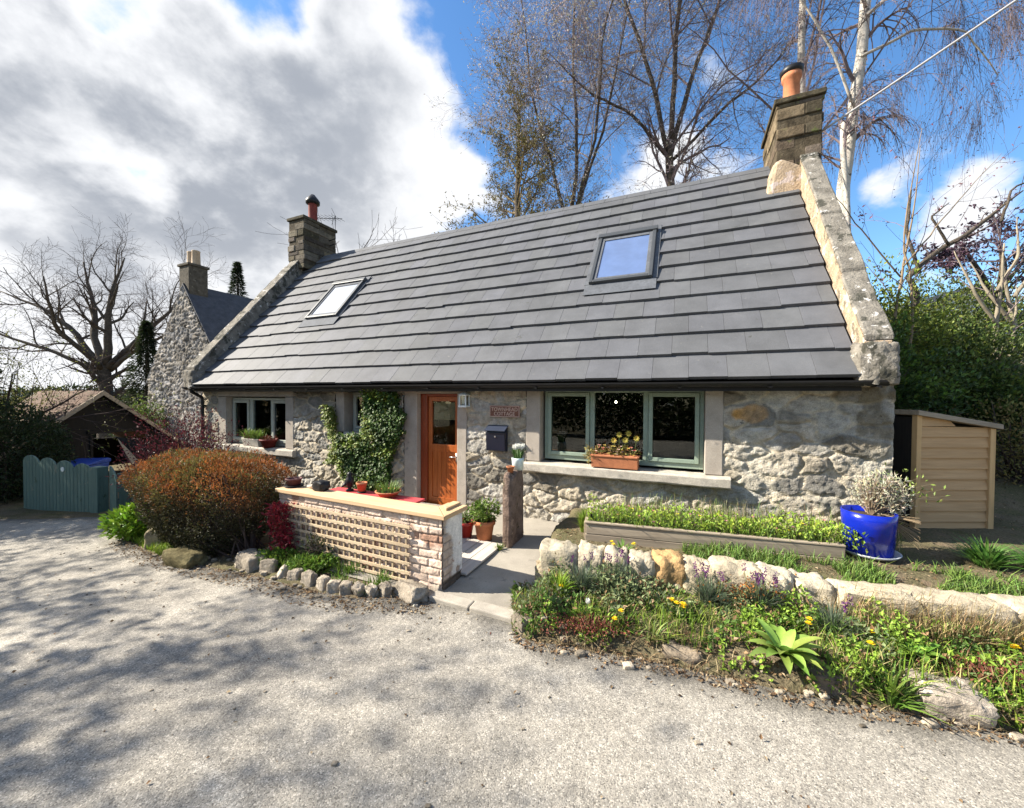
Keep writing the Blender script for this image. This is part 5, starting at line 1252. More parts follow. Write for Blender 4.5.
# ------------------------------------------------------------------ trees
def grow(rg, P, R, nch, t0, t1, length, ang, nseg, wander, trop, rf, lenvar=0.35, taper=0.25, azi=None, apical=0.0):
    """children of polylines P [B,n,3] with radii R [B,n]"""
    B, n, _ = P.shape; C = B * nch
    par = np.repeat(np.arange(B), nch)
    t = (np.tile((np.arange(nch) + 0.5) / nch, B) + rg.uniform(-0.5, 0.5, C) / nch); t = t0 + (t1 - t0) * np.clip(t, 0, 1)
    f = t * (n - 1); i = np.minimum(f.astype(int), n - 2); fr = (f - i)[:, None]
    o = P[par, i] * (1 - fr) + P[par, i + 1] * fr; pr = R[par, i] * (1 - fr[:, 0]) + R[par, i + 1] * fr[:, 0]
    d = P[par, i + 1] - P[par, i]; d /= np.linalg.norm(d, axis=1, keepdims=True) + 1e-9
    ref = np.where(np.abs(d[:, 2:3]) > 0.9, np.array([1.0, 0, 0]), np.array([0, 0, 1.0]))
    a = np.cross(d, ref); a /= np.linalg.norm(a, axis=1, keepdims=True) + 1e-9; b = np.cross(d, a)
    ph = rg.uniform(0, 6.283, B)[par] + np.tile(np.arange(nch) * 2.4, B) + rg.normal(0, 0.5, C)
    an = rg.normal(ang, 0.18, C)
    dirc = d * np.cos(an)[:, None] + (a * np.cos(ph)[:, None] + b * np.sin(ph)[:, None]) * np.sin(an)[:, None]
    pl = np.linalg.norm(P[:, -1] - P[:, 0], axis=1)[par]
    L = (length * pl if length < 1 else np.full(C, length)) * (1 + lenvar * rg.uniform(-1, 1, C)) * (1 - apical * t)
    pts = [o]; cur = dirc
    for s in range(nseg):
        cur = cur + rg.normal(0, wander, (C, 3)) + np.array([0, 0, trop]) * ((s + 1) / nseg); cur /= np.linalg.norm(cur, axis=1, keepdims=True)
        pts.append(pts[-1] + cur * (L / nseg)[:, None])
    Q = np.stack(pts, 1); r0 = np.minimum(pr * rf, pr * 0.9)
    return Q, r0[:, None] * np.linspace(1, taper, nseg + 1)[None]

def line(pts, radii, n=14):
    pts = np.array(pts, float); t = np.linspace(0, 1, len(pts)); tt = np.linspace(0, 1, n)
    return np.stack([np.interp(tt, t, pts[:, k]) for k in range(3)], 1)[None], np.interp(tt, np.linspace(0, 1, len(radii)), radii)[None]

def wobble(P, rg, amp):
    n = P.shape[1]; w = np.cumsum(rg.normal(0, amp, P.shape), 1); w -= w[:, :1]; P = P + w; return P

def tree(name, label, base, seed, limbs, levels, m_trunk, m_tw, group=None, budcol=None, buds=0, budsize=0.03, twig_r=1.0, cat='tree', k0=10, rs=1.0, zs=None):
    """limbs: list of (points rel. to base, radii); levels: dicts for grow()"""
    rg = np.random.default_rng(seed); t = thing(name, label, cat, base, 0, group)
    mb = MB(); Ps, Rs = [], []
    for pts, rad in limbs:
        P, R = line([(a, b, c if zs is None or c < zs[0] else zs[0] + (c - zs[0]) * zs[1]) for a, b, c in pts], [q * rs for q in rad]); P = wobble(P, rg, 0.012 * np.linalg.norm(P[0, -1] - P[0, 0]) / 3); mb.tubes(P, R, k0); Ps.append(P); Rs.append(R)
    P = np.concatenate(Ps); R = np.concatenate(Rs); tw = MB(); last = None; prevP = [(P, R)]
    for li, lv in enumerate(levels):
        lv = dict(lv); into = lv.pop('trunk', False); k = lv.pop('k', 4); src = lv.pop('src', -1)
        sP, sR = prevP[src]
        Q, q = grow(rg, sP, sR, **lv); q = np.maximum(q, 0.0022 * twig_r)
        (mb if into else tw).tubes(Q, q, k, cap=False); prevP.append((Q, q)); last = Q
    obj('trunk', mb, m_trunk, t, smooth=True); obj('crown', tw, m_tw, t)
    if buds:
        B = last.shape[0]; i = rg.integers(0, B, buds); j = rg.integers(1, last.shape[1], buds)
        Pb = last[i, j] + rg.normal(0, 0.02, (buds, 3)); lf = MB()
        lf.leaves(Pb, rdir(buds, 0, rg) + np.array([0, 0, -0.3]), rg.normal(0, 1, (buds, 3)), budsize * rg.uniform(0.6, 1.4, buds), budsize * 0.55, cols(buds, budcol, 0.35, rg))
        obj('leaves', lf, m_leaf, t)
    return t
def bz(x, y): return float(G(x, y))

# large bare tree far left
bx_, by_ = -23.2, 22.0; z0 = bz(bx_, by_)
limbs = [([(0, 0, 0), (0.05, 0, 2.5), (0.0, 0, 5.2)], [0.72, 0.56, 0.5]),
         ([(-0.1, 0, 4.9), (-0.9, 0.3, 7.5), (-1.2, 0.5, 10.0), (-1.6, 0.4, 14.0)], [0.36, 0.28, 0.2, 0.05]),
         ([(0.1, 0, 4.9), (0.5, -0.2, 8), (0.8, -0.4, 11.0), (1.2, 0, 14.2)], [0.38, 0.28, 0.18, 0.05]),
         ([(0.15, 0, 4.6), (1.5, 0.5, 7.4), (3.0, 0.8, 9.5), (4.2, 0.6, 12.4)], [0.30, 0.22, 0.14, 0.04]),
         ([(-0.15, 0, 4.6), (-2.0, 0.3, 7.6), (-3.9, 0.4, 9.6), (-6.6, 0.5, 11.2)], [0.32, 0.24, 0.15, 0.04]),
         ([(0.1, 0.2, 4.4), (2.3, -0.6, 6.2), (4.4, -0.8, 7.6), (6.2, -1.2, 9.0)], [0.22, 0.16, 0.1, 0.03]),
         ([(-0.2, 0, 4.2), (-2.6, -0.4, 5.8), (-5.0, -0.6, 7.0), (-7.6, -0.8, 8.6)], [0.22, 0.16, 0.1, 0.03]),
         ([(0, 0.2, 4.5), (0.3, 2.0, 7.5), (-0.4, 3.2, 11.5)], [0.25, 0.16, 0.05]), ([(0, -0.2, 4.5), (-0.3, -2.0, 7.5), (0.6, -3.2, 11.0)], [0.25, 0.16, 0.05])]
tree('bare_tree', 'large bare tree with wide spreading limbs beyond the dark shed', (bx_, by_, z0), 5, limbs,
     [dict(nch=9, t0=0.22, t1=0.98, length=0.36, ang=0.75, nseg=7, wander=0.13, trop=0.10, rf=0.55, trunk=True, k=5),
      dict(nch=7, t0=0.2, t1=1.0, length=0.45, ang=0.7, nseg=6, wander=0.15, trop=0.05, rf=0.55, k=4),
      dict(nch=7, t0=0.15, t1=1.0, length=0.5, ang=0.7, nseg=4, wander=0.16, trop=0.0, rf=0.55, k=3)], m_ltrunk, m_twig, twig_r=2.2, rs=0.58, zs=(4.4, 0.66))

# trees behind the cottage
def behind(px, d): return ((px - 512) / 385.66 * d, d)
x, y = behind(520, 18.5)
limbs = [([(0, 0, 0), (0.1, 0, 5), (0.15, 0, 10), (0.1, 0, 15.6)], [0.42, 0.32, 0.2, 0.03])]
tree('brown_tree', 'dense brown twiggy tree, leftmost of those behind the roof ridge', (x, y, bz(x, y)), 11, limbs,
     [dict(nch=34, t0=0.38, t1=0.97, length=0.27, ang=0.95, nseg=6, wander=0.10, trop=0.10, rf=0.36, k=4, apical=0.55),
      dict(nch=9, t0=0.15, t1=1.0, length=0.42, ang=0.7, nseg=5, wander=0.13, trop=0.05, rf=0.6, k=3),
      dict(nch=10, t0=0.15, t1=1.0, length=0.5, ang=0.7, nseg=3, wander=0.15, trop=0.0, rf=0.7, k=3)], m_ltrunk, M('olive_twig', (0.17, 0.13, 0.075), 0.9, var=0.3, spec=0.1, fine=0),
     twig_r=1.9, rs=0.7, budcol=(0.16, 0.14, 0.05), buds=15000, budsize=0.10)
x, y = behind(570, 18.0)
limbs = [([(0, 0, 0), (0, 0, 5.0), (0, 0, 8.5)], [0.36, 0.30, 0.27]),
         ([(0, 0, 7.6), (-1.0, 0, 10.5), (-2.0, 0.3, 14), (-2.9, 0.5, 21)], [0.20, 0.15, 0.10, 0.03]), ([(0, 0, 8.2), (0.2, 0, 12), (0.1, -0.3, 17), (0.3, 0, 23)], [0.22, 0.16, 0.11, 0.03]),
         ([(0, 0, 8.0), (1.2, 0.2, 11.6), (1.9, 0, 15), (2.4, 0, 21)], [0.19, 0.14, 0.10, 0.03]), ([(0, 0, 7.9), (0.9, -1.2, 11.5), (1.0, -2.0, 15), (3.0, -2.4, 20)], [0.17, 0.13, 0.09, 0.03])]
tree('silver_tree', 'tall pale twiggy tree forking into four stems behind the roof ridge', (x, y, bz(x, y)), 13, limbs,
     [dict(nch=11, t0=0.2, t1=0.98, length=0.30, ang=0.75, nseg=6, wander=0.12, trop=0.06, rf=0.5, k=4),
      dict(nch=8, t0=0.15, t1=1.0, length=0.45, ang=0.75, nseg=5, wander=0.14, trop=0.0, rf=0.55, k=3),
      dict(nch=9, t0=0.15, t1=1.0, length=0.5, ang=0.7, nseg=4, wander=0.16, trop=-0.05, rf=0.6, k=3),
      dict(nch=4, t0=0.2, t1=1.0, length=0.55, ang=0.6, nseg=3, wander=0.16, trop=-0.1, rf=0.7, k=3)], m_ltrunk, M('grey_twig', (0.27, 0.235, 0.235), 0.9, var=0.3, spec=0.1, fine=0),
     twig_r=1.5, rs=0.45, budcol=(0.42, 0.38, 0.34), buds=15000, budsize=0.09)
x, y = behind(668, 17.0)
limbs = [([(0, 0, 0), (0, 0, 6.0), (-0.1, 0, 9.3)], [0.42, 0.34, 0.30]), ([(-0.1, 0, 8.6), (-1.0, 0, 12.0), (-2.2, 0.3, 15.5), (-4.3, 0.5, 20)], [0.20, 0.17, 0.12, 0.03]),
         ([(0, 0, 9.0), (0.1, 0, 13.0), (0.4, -0.3, 17), (1.2, 0, 22)], [0.23, 0.18, 0.11, 0.03]), ([(0, 0, 8.8), (1.3, 0, 13.0), (2.2, 0.3, 16), (3.2, 0.5, 21)], [0.22, 0.16, 0.10, 0.03]),
         ([(0, 0, 8.4), (-1.9, -0.4, 10.2), (-3.6, -0.6, 10.9), (-5.4, -0.8, 12.4)], [0.15, 0.11, 0.08, 0.02]), ([(0, 0, 8.4), (1.8, -0.8, 10.0), (3.6, -0.6, 11.4), (5.2, -0.8, 13.4)], [0.14, 0.11, 0.08, 0.02])]
tree('forked_tree', 'bare dark limbed tree forking low, midway along the roof ridge', (x, y, bz(x, y)), 17, limbs,
     [dict(nch=10, t0=0.2, t1=0.98, length=0.36, ang=0.75, nseg=6, wander=0.13, trop=0.05, rf=0.5, k=4),
      dict(nch=8, t0=0.15, t1=1.0, length=0.45, ang=0.75, nseg=5, wander=0.15, trop=0.0, rf=0.55, k=3),
      dict(nch=9, t0=0.15, t1=1.0, length=0.5, ang=0.7, nseg=4, wander=0.16, trop=-0.04, rf=0.6, k=3),
      dict(nch=3, t0=0.2, t1=1.0, length=0.55, ang=0.6, nseg=3, wander=0.16, trop=-0.1, rf=0.7, k=3)], m_ltrunk, m_birchtwig,
     twig_r=1.5, rs=0.52, budcol=(0.40, 0.36, 0.33), buds=9000, budsize=0.08)
x, y = behind(785, 14.5)
limbs = [([(0.2, 0, 0), (0.1, 0, 6), (0.0, 0, 12), (-0.3, 0, 20)], [0.24, 0.19, 0.15, 0.04])]
tree('birch_tree', 'slim birch with white upright trunk behind the brown chimney', (x, y, bz(x, y)), 19, limbs,
     [dict(nch=17, t0=0.34, t1=0.97, length=0.27, ang=0.75, nseg=7, wander=0.09, trop=0.0, rf=0.42, k=4, apical=0.3),
      dict(nch=7, t0=0.2, t1=1.0, length=0.42, ang=0.7, nseg=6, wander=0.10, trop=-0.16, rf=0.5, k=3),
      dict(nch=7, t0=0.15, t1=1.0, length=0.45, ang=0.5, nseg=5, wander=0.10, trop=-0.5, rf=0.6, k=3)], m_birch, m_birchtwig,
     twig_r=1.4, rs=0.75, budcol=(0.30, 0.24, 0.18), buds=2500, budsize=0.05)
x, y = behind(848, 12.0)
limbs = [([(-0.4, 0, 0), (-0.2, 0, 4), (0.1, 0, 7.2), (0.60, 0, 11.0), (0.95, 0, 14.0), (1.0, 0, 19)], [0.27, 0.24, 0.21, 0.18, 0.14, 0.04]),
         ([(0.3, 0, 10.6), (1.3, -0.2, 11.5), (2.6, -0.3, 11.7), (3.9, -0.3, 11.0)], [0.07, 0.055, 0.04, 0.02]), ([(0.2, 0, 9.4), (1.5, -0.3, 10.0), (2.8, -0.4, 9.9), (3.9, -0.4, 8.6)], [0.06, 0.05, 0.035, 0.016]),
         ([(0.5, 0, 12.4), (1.8, -0.2, 13.4), (3.2, -0.2, 13.6), (5.0, -0.2, 12.8)], [0.07, 0.05, 0.04, 0.02]), ([(0.3, 0, 10.9), (-1.0, -0.3, 12.0), (-2.2, -0.3, 13.0), (-3.3, 0, 15)], [0.065, 0.05, 0.04, 0.02]),
         ([(0.05, 0, 7.8), (-1.0, -0.2, 9.6), (-2.2, -0.2, 11.2), (-2.8, 0, 13.4)], [0.055, 0.045, 0.03, 0.015]), ([(-0.1, 0, 3.9), (-0.42, -0.1, 6.4), (-0.44, -0.1, 7.4)], [0.10, 0.10, 0.10])]
tree('weeping_birch', 'white trunked birch with weeping twigs right of the brown chimney', (x, y, bz(x, y)), 23, limbs,
     [dict(nch=9, t0=0.35, t1=1.0, length=1.4, ang=0.75, nseg=6, wander=0.10, trop=-0.12, rf=0.5, k=4),
      dict(nch=11, t0=0.25, t1=1.0, length=0.95, ang=0.7, nseg=6, wander=0.07, trop=-0.75, rf=0.5, k=3),
      dict(nch=8, t0=0.2, t1=1.0, length=0.55, ang=0.5, nseg=4, wander=0.08, trop=-0.8, rf=0.6, k=3)], m_birch, m_birchtwig,
     twig_r=1.2, rs=0.75, budcol=(0.13, 0.10, 0.09), buds=9000, budsize=0.05)

# distant small bare tree seen over the left half of the roof
x, y = behind(352, 26); limbs = [([(0, 0, 0), (0, 0, 6), (0.1, 0, 12.3)], [0.4, 0.3, 0.05]), ([(0, 0, 4), (1.5, 0, 8), (2.6, 0, 11.8)], [0.2, 0.14, 0.04]), ([(0, 0, 4), (-1.5, 0, 8), (-2.2, 0, 12)], [0.2, 0.14, 0.04])]
tree('far_tree', 'faint bare treetop peeping over the ridge right of the sooty chimney', (x, y, bz(x, y)), 29, limbs,
     [dict(nch=12, t0=0.3, t1=1.0, length=0.3, ang=0.6, nseg=5, wander=0.12, trop=0.1, rf=0.5, k=3), dict(nch=9, t0=0.2, t1=1.0, length=0.45, ang=0.7, nseg=4, wander=0.14, trop=0.05, rf=0.55, k=3)], m_twig, m_twig, twig_r=4.5)

# trees standing off the lane on the left: they throw the branch shadows across the road
def lane_tree(label, x, y, h, seed, buds):
    limbs = [([(0, 0, 0), (0.1, 0, h * 0.28), (0.0, 0, h * 0.45)], [0.24, 0.20, 0.17]), ([(0, 0, h * 0.40), (0.5, 0.3, h * 0.7), (0.5, 0.6, h)], [0.12, 0.09, 0.02]), ([(0, 0, h * 0.40), (-0.9, -0.3, h * 0.62), (-1.6, -0.6, h * 0.9)], [0.11, 0.08, 0.02]),
             ([(0, 0, h * 0.38), (1.0, -0.9, h * 0.55), (1.8, -1.6, h * 0.75)], [0.10, 0.07, 0.02]), ([(0, 0, h * 0.35), (0.7, 1.2, h * 0.5), (1.2, 2.1, h * 0.62)], [0.10, 0.07, 0.02]), ([(0, 0, h * 0.33), (-0.5, 1.3, h * 0.5), (-0.6, 2.2, h * 0.7)], [0.10, 0.07, 0.02])]
    tree('lane_tree', label, (x, y, bz(x, y)), seed, limbs,
         [dict(nch=11, t0=0.2, t1=0.98, length=0.42, ang=0.8, nseg=6, wander=0.12, trop=0.03, rf=0.5, k=4), dict(nch=8, t0=0.2, t1=1.0, length=0.45, ang=0.75, nseg=5, wander=0.13, trop=0, rf=0.55, k=3), dict(nch=6, t0=0.2, t1=1.0, length=0.5, ang=0.7, nseg=3, wander=0.13, trop=0, rf=0.6, k=3)],
         m_ltrunk, m_twig, twig_r=1.6, budcol=(0.08, 0.12, 0.03), buds=buds, budsize=0.11, group='trees along the far side of the lane')
lane_tree('spreading young tree on the lane verge nearest the camera', -12.4, 1.9, 7.8, 31, 8000)
lane_tree('twiggy tree on the lane verge beside the dark hedge', -14.2, 6.3, 5.6, 33, 3000)
lane_tree('leaning tree on the lane verge behind the camera', -10.2, 0.3, 7.6, 35, 9000)

t_sh = None
# ------------------------------------------------------------------ shrubs and hedges
def dense_shrub(name, label, loc, r, n, L, Wd, col, seed, cat='shrub', group=None, mat=None, toponly=None, var=0.35, lump=0.3, rz=0, up=0.4, shell=0.33, stemr=0.02, col2=None):
    rg = np.random.default_rng(seed); t = thing(name, label, cat, loc, rz, group); mb = MB(); c = (0, 0, r[2])
    if isinstance(n, int): n = [n]
    P = bush_leaves(mb, c, r, n[0], L, Wd, col, var=var, lump=lump, seed=seed, rg=rg, up=up, zcut=0.02, shell=shell)
    if col2 is not None: bush_leaves(mb, c, np.array(r) * 1.03, n[0] // 2, L, Wd, col2, var=var, lump=lump, seed=seed, rg=rg, up=up, zcut=r[2] * 0.9, shell=0.2)  # upper leaves coloured lighter to stand in for sun-lit tops
    obj('foliage', mb, mat or m_leaf, t)
    mb = MB(); k = rg.choice(len(P), min(60, len(P)), replace=False); ts = np.linspace(0, 1, 5)
    b0 = np.stack([rg.normal(0, r[0] * 0.15, len(k)), rg.normal(0, r[1] * 0.15, len(k)), np.zeros(len(k))], 1)
    Q = b0[:, None] + (P[k] - b0)[:, None] * ts[None, :, None]; Q += rg.normal(0, 0.02, Q.shape); mb.tubes(Q, np.repeat(np.linspace(stemr, stemr * 0.3, 5)[None], len(k), 0), 4, cap=False); obj('stem', mb, m_twig, t)
    return t
# clipped hedge with rusty new shoots
hc = np.array([-3.93, 5.00]); ha = math.atan2(4.28 - 5.42, -2.62 + 4.95); hz = float(G(*hc)) - 0.02
t = thing('hedge', 'clipped rounded hedge with rusty orange shoots left of the brick wall', 'hedge', (hc[0], hc[1], hz), ha)
rg = np.random.default_rng(77); mb = MB(); n = 60000
d = rdir(n, 0, rg); e = 3.4
q = d / ((np.abs(d) ** e).sum(1) ** (1 / e))[:, None]
lm = 1 + 0.26 * (fbm(q[:, 0] * 2.6, q[:, 1] * 2.6 + q[:, 2] * 2.6, 4, 5) - 0.5) + 0.22 * (fbm(q[:, 0] * 9, q[:, 1] * 9 + q[:, 2] * 8, 2, 6) - 0.5)
rr = 1 - 0.30 * rg.random(n) ** 2.2
P = q * np.array([1.15, 0.56, 0.58]) * (lm * rr)[:, None] + np.array([0, 0, 0.60]); P[:, :2] *= (0.74 + 0.28 * sstep(0.0, 0.85, P[:, 2]))[:, None]; P[:, 2] += 0.06 * (fbm(P[:, 0] * 3, P[:, 1] * 3, 3, 9) - 0.3)
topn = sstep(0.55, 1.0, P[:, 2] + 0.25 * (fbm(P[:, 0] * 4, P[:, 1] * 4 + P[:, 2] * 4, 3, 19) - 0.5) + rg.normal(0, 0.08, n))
cg = cols(n, (0.045, 0.045, 0.018), 0.5, rg); pk = fbm(P[:, 0] * 5, P[:, 1] * 5 + P[:, 2] * 5, 3, 23) + rg.normal(0, 0.10, n)  # lower leaves coloured darker to stand in for the shaded hedge front
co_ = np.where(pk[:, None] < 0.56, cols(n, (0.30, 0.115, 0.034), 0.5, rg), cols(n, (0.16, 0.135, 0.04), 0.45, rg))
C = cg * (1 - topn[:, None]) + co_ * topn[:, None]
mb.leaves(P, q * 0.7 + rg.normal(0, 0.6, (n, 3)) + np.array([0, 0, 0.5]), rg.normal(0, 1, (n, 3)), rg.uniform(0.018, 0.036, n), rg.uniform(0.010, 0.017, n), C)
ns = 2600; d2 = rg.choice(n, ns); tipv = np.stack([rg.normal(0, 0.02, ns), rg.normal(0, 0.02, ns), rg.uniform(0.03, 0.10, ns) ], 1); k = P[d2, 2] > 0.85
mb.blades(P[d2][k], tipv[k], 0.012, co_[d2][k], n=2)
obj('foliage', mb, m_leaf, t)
mb = MB(); k = rg.choice(n, 260, replace=False); b0 = np.stack([rg.uniform(-1.0, 1.0, 260), rg.normal(0, 0.12, 260), np.zeros(260)], 1); ts = np.linspace(0, 1, 5)
Q = b0[:, None] + (P[k] * np.array([.5, .9, .95]) + b0 * np.array([.5, 0, 0]) - b0)[:, None] * ts[None, :, None]; mb.tubes(Q, np.repeat(np.linspace(0.014, 0.004, 5)[None], 260, 0), 4, cap=False)
for sg in range(5): mb.tube([(-0.9 + sg * 0.45, 0, 0), (-0.9 + sg * 0.45, 0.05, 0.8)], 0.03, 6)
obj('stem', mb, m_twig, t)
stone('mossy_stone', 'pale squared stone at the foot of the rusty hedge', (-4.72, 5.10, -0.08), (0.2, 0.2, 0.34), 151, 0.3, (0.9, 0.85, 0.65))
stone('mossy_stone', 'low mossy stone under the front of the rusty hedge', (-3.75, 4.42, -0.08), (0.5, 0.25, 0.28), 152, -0.4, (0.45, 0.42, 0.25))

dense_shrub('purple_shrub', 'purple leaved barberry shrub behind the rusty hedge', (-5.55, 6.55, -0.25), (0.95, 0.6, 0.88), 9000, 0.045, 0.022, (0.10, 0.022, 0.028), 41, lump=0.55, shell=0.45)
dense_shrub('small_green_shrub', 'thin green shrub between the rusty hedge and the left window', (-4.65, 6.0, -0.1), (0.55, 0.25, 0.62), 1100, 0.05, 0.02, (0.16, 0.17, 0.06), 43, lump=0.6, shell=0.5)
dense_shrub('lime_perennial', 'lush lime green leafy clump at the lane edge left of the hedge', (-5.35, 5.50, -0.17), (0.38, 0.28, 0.21), 1500, 0.10, 0.04, (0.20, 0.34, 0.03), 45, cat='plant', stemr=0.006)
# red leaved climber on the left end of the brick wall
t = thing('red_climber', 'crimson leaved shrub against the left end of the brick wall', 'shrub', PW(0.22, -0.13, -0.05), PWR); rg = np.random.default_rng(5)
mb = MB(); n = 1100; z = rg.uniform(0.08, 0.66, n); P = np.stack([rg.normal(0, 0.085, n) * (1.15 - 0.5 * z / 0.66) + 0.05 * np.sin(z * 9), rg.normal(0, 0.05, n), z], 1)
mb.leaves(P, rdir(n, 0, rg) + np.array([0, -0.4, 0.5]), rg.normal(0, 0.6, (n, 3)) + np.array([0, -1, 0.4]), rg.uniform(0.03, 0.065, n), rg.uniform(0.015, 0.028, n), cols(n, (0.27, 0.022, 0.035), 0.45, rg)); obj('foliage', mb, m_leaf, t)
mb = MB(); stems(mb, (0, 0.02, 0), P[rg.choice(n, 40)], 0.006, (0.14, 0.06, 0.04), 5); obj('stem', mb, m_dryleaf, t)

# ivy on the wall round the small window
t = thing('ivy', 'dark glossy ivy climbing the wall round the small window', 'ivy', W(-2.6, 0.02, 0.0), -T); rg = np.random.default_rng(15)
n = 26000; s = rg.uniform(-3.80, -1.90, n); z = rg.uniform(0.15, 1.98, n)
nzv = 0.35 * (fbm(s * 4, z * 4, 4, 55) - 0.5)
right_ = (s > -2.82) & (s < -2.02 - 0.30 * np.clip((1.25 - z) / 0.9, 0, 1) + nzv) & (z > 0.30)
low = (s > -3.52 + 0.35 * np.clip((0.75 - z) / 0.6, 0, 1)) & (s < -2.6) & (z < 1.20 + nzv) & (z > 0.22)
tail = (np.abs(s + 3.62 + 0.10 * np.sin(z * 5)) < 0.10 + nzv * 0.7) & (z > 0.6) & (z < 1.68)
k = (right_ | low | tail); s, z = s[k], z[k]; n = len(s)
P = np.stack([s + 2.6, -np.abs(rg.normal(0.05, 0.045, n)) - 0.01 - 0.10 * fbm(s * 3, z * 3, 2, 66), z], 1)
C = cols(n, (0.075, 0.135, 0.03), 0.5, rg); yel = fbm(s * 3, z * 3, 3, 91) + rg.normal(0, 0.08, n) > 0.60; C[yel] = cols(int(yel.sum()), (0.19, 0.25, 0.035), 0.3, rg)
lf = (s < -3.4); C[lf] = cols(int(lf.sum()), (0.20, 0.25, 0.05), 0.3, rg)
dirs = np.stack([rg.normal(0, 0.6, n), rg.normal(-0.5, 0.3, n), rg.normal(-0.6, 0.5, n)], 1)
nm = np.stack([rg.normal(-0.2, 0.45, n), -np.ones(n), rg.normal(0.5, 0.4, n)], 1)
mb = MB(); L = rg.uniform(0.03, 0.062, n); mb.leaves(P, dirs, nm, L, L * 0.85, C, fold=0.12); obj('foliage', mb, m_leaf, t)
mb = MB(); q = rg.choice(n, 60); stems(mb, (0.1, 0.0, 0.0), P[q] + np.array([0, 0.05, 0]), 0.010, (0.12, 0.09, 0.06), 6); obj('stem', mb, m_dryleaf, t)

# evergreen hedge, left of the gate, and far left greenery
dense_shrub('dark_hedge', 'tall dark evergreen hedge at the left end of the teal gate', (-11.25, 8.35, -0.6), (1.35, 1.15, 1.18), 17000, 0.07, 0.035, (0.028, 0.045, 0.014), 51, cat='hedge', lump=0.2, shell=0.3)
dense_shrub('pale_shrub', 'thin pale green shrub above the dark hedge at the left edge', (-13.4, 10.4, -0.7), (1.5, 1.0, 1.75), 4200, 0.06, 0.03, (0.16, 0.17, 0.05), 53, lump=0.6, shell=0.6)
limbs = [([(0, 0, 0), (0.2, 0, 1.6), (0.5, 0, 3.0)], [0.05, 0.035, 0.01]), ([(0, 0, 0.2), (1.0, 0, 1.9), (2.6, 0.2, 2.9)], [0.04, 0.03, 0.008]), ([(0, 0, 0.2), (-0.3, 0, 2.0), (-0.5, 0.2, 3.4)], [0.04, 0.03, 0.008]), ([(0, 0, 0.2), (1.4, -0.3, 1.7), (3.4, 0.2, 2.1)], [0.035, 0.025, 0.008])]
tree('bare_sapling', 'thin bare sapling arching over the dark shed roof', (-13.0, 9.7, -0.6), 61, limbs, [dict(nch=9, t0=0.3, t1=1, length=0.4, ang=0.7, nseg=5, wander=0.14, trop=0.03, rf=0.5, k=3), dict(nch=6, t0=0.2, t1=1, length=0.5, ang=0.7, nseg=4, wander=0.15, trop=0, rf=0.6, k=3)], m_twig, m_twig, twig_r=1.6, budcol=(0.22, 0.24, 0.06), buds=900, budsize=0.05)
def conifer(name, label, loc, h, r, seed, col, n):
    rg = np.random.default_rng(seed); t = thing(name, label, 'tree', loc); mb = MB(); mb.tube([(0, 0, 0), (0.05, 0, h * 0.5), (0, 0, h)], [r * 0.14, r * 0.09, 0.02], 8); obj('trunk', mb, m_ltrunk, t, smooth=True)
    mb = MB(); z = h * (0.10 + 0.9 * rg.random(n) ** 1.3); a = rg.uniform(0, 6.283, n); w = np.floor(z / (h * 0.07)); rad = r * (1 - z / h) ** 0.8 * (0.65 + 0.5 * _hash(w, np.floor(a * 1.6), seed)) * rg.random(n) ** 0.4
    P = np.stack([rad * np.cos(a), rad * np.sin(a), z - rad * 0.18], 1); o = np.stack([np.cos(a), np.sin(a), -0.25 + 0 * a], 1)
    mb.leaves(P, o + rg.normal(0, 0.35, (n, 3)), rg.normal(0, 0.4, (n, 3)) + np.array([0, 0, 1]), rg.uniform(0.12, 0.28, n), 0.06, cols(n, col, 0.35, rg)); obj('crown', mb, m_leaf, t)
conifer('conifer', 'dark conifer against the left side of the neighbouring gable', (-17.6, 18.6, -1.4), 6.8, 1.4, 3, (0.035, 0.05, 0.018), 9000)
conifer('conifer', 'tall dark conifer behind the neighbouring chimney', (-15.6, 22.0, -1.0), 10.4, 1.6, 4, (0.03, 0.045, 0.02), 9000)
dense_shrub('leafy_bush', 'bright leafy bush between the dark shed and neighbouring gable', (-14.6, 15.4, -1.0), (0.7, 0.6, 1.3), 4500, 0.10, 0.05, (0.13, 0.19, 0.04), 57, lump=0.5)
t = dense_shrub('far_hedge', 'long dark hedge far beyond the shed at the foot of the bare tree', (-34, 31, -2.3), (15, 2.0, 2.1), 24000, 0.35, 0.2, (0.045, 0.06, 0.02), 59, cat='hedge', lump=0.4, shell=0.3)

# right-hand evergreen thicket
HG = 'evergreen bushes behind the log store'
hol = [('dark glossy evergreen bush just behind the log store roof', 6.0, 6.6, 1.15, 0.9, 1.35, (0.04, 0.075, 0.016)), ('tall olive green evergreen bush beside the gable end', 7.7, 8.3, 1.3, 1.1, 1.7, (0.085, 0.115, 0.022)),
       ('broad dark evergreen bush right of the tall olive one', 9.6, 8.6, 1.5, 1.1, 1.3, (0.045, 0.07, 0.018)), ('low dark evergreen bush at the right edge behind the slab', 8.2, 6.7, 1.0, 0.8, 0.95, (0.04, 0.065, 0.016)),
       ('far evergreen bush filling the gap at the right edge', 12.5, 10.6, 2.0, 1.2, 1.6, (0.06, 0.085, 0.025))]
for i, (lab, x, y, a, b, c, col) in enumerate(hol):
    dense_shrub('evergreen_bush', lab, (x, y, bz(x, y) - 0.15), (a, b, c * 0.86), 12000, 0.085, 0.042, np.array(col) * 1.25, 81 + i, group=HG, lump=0.75, shell=0.55, col2=np.array(col) * np.array([2.6, 2.3, 1.6]))
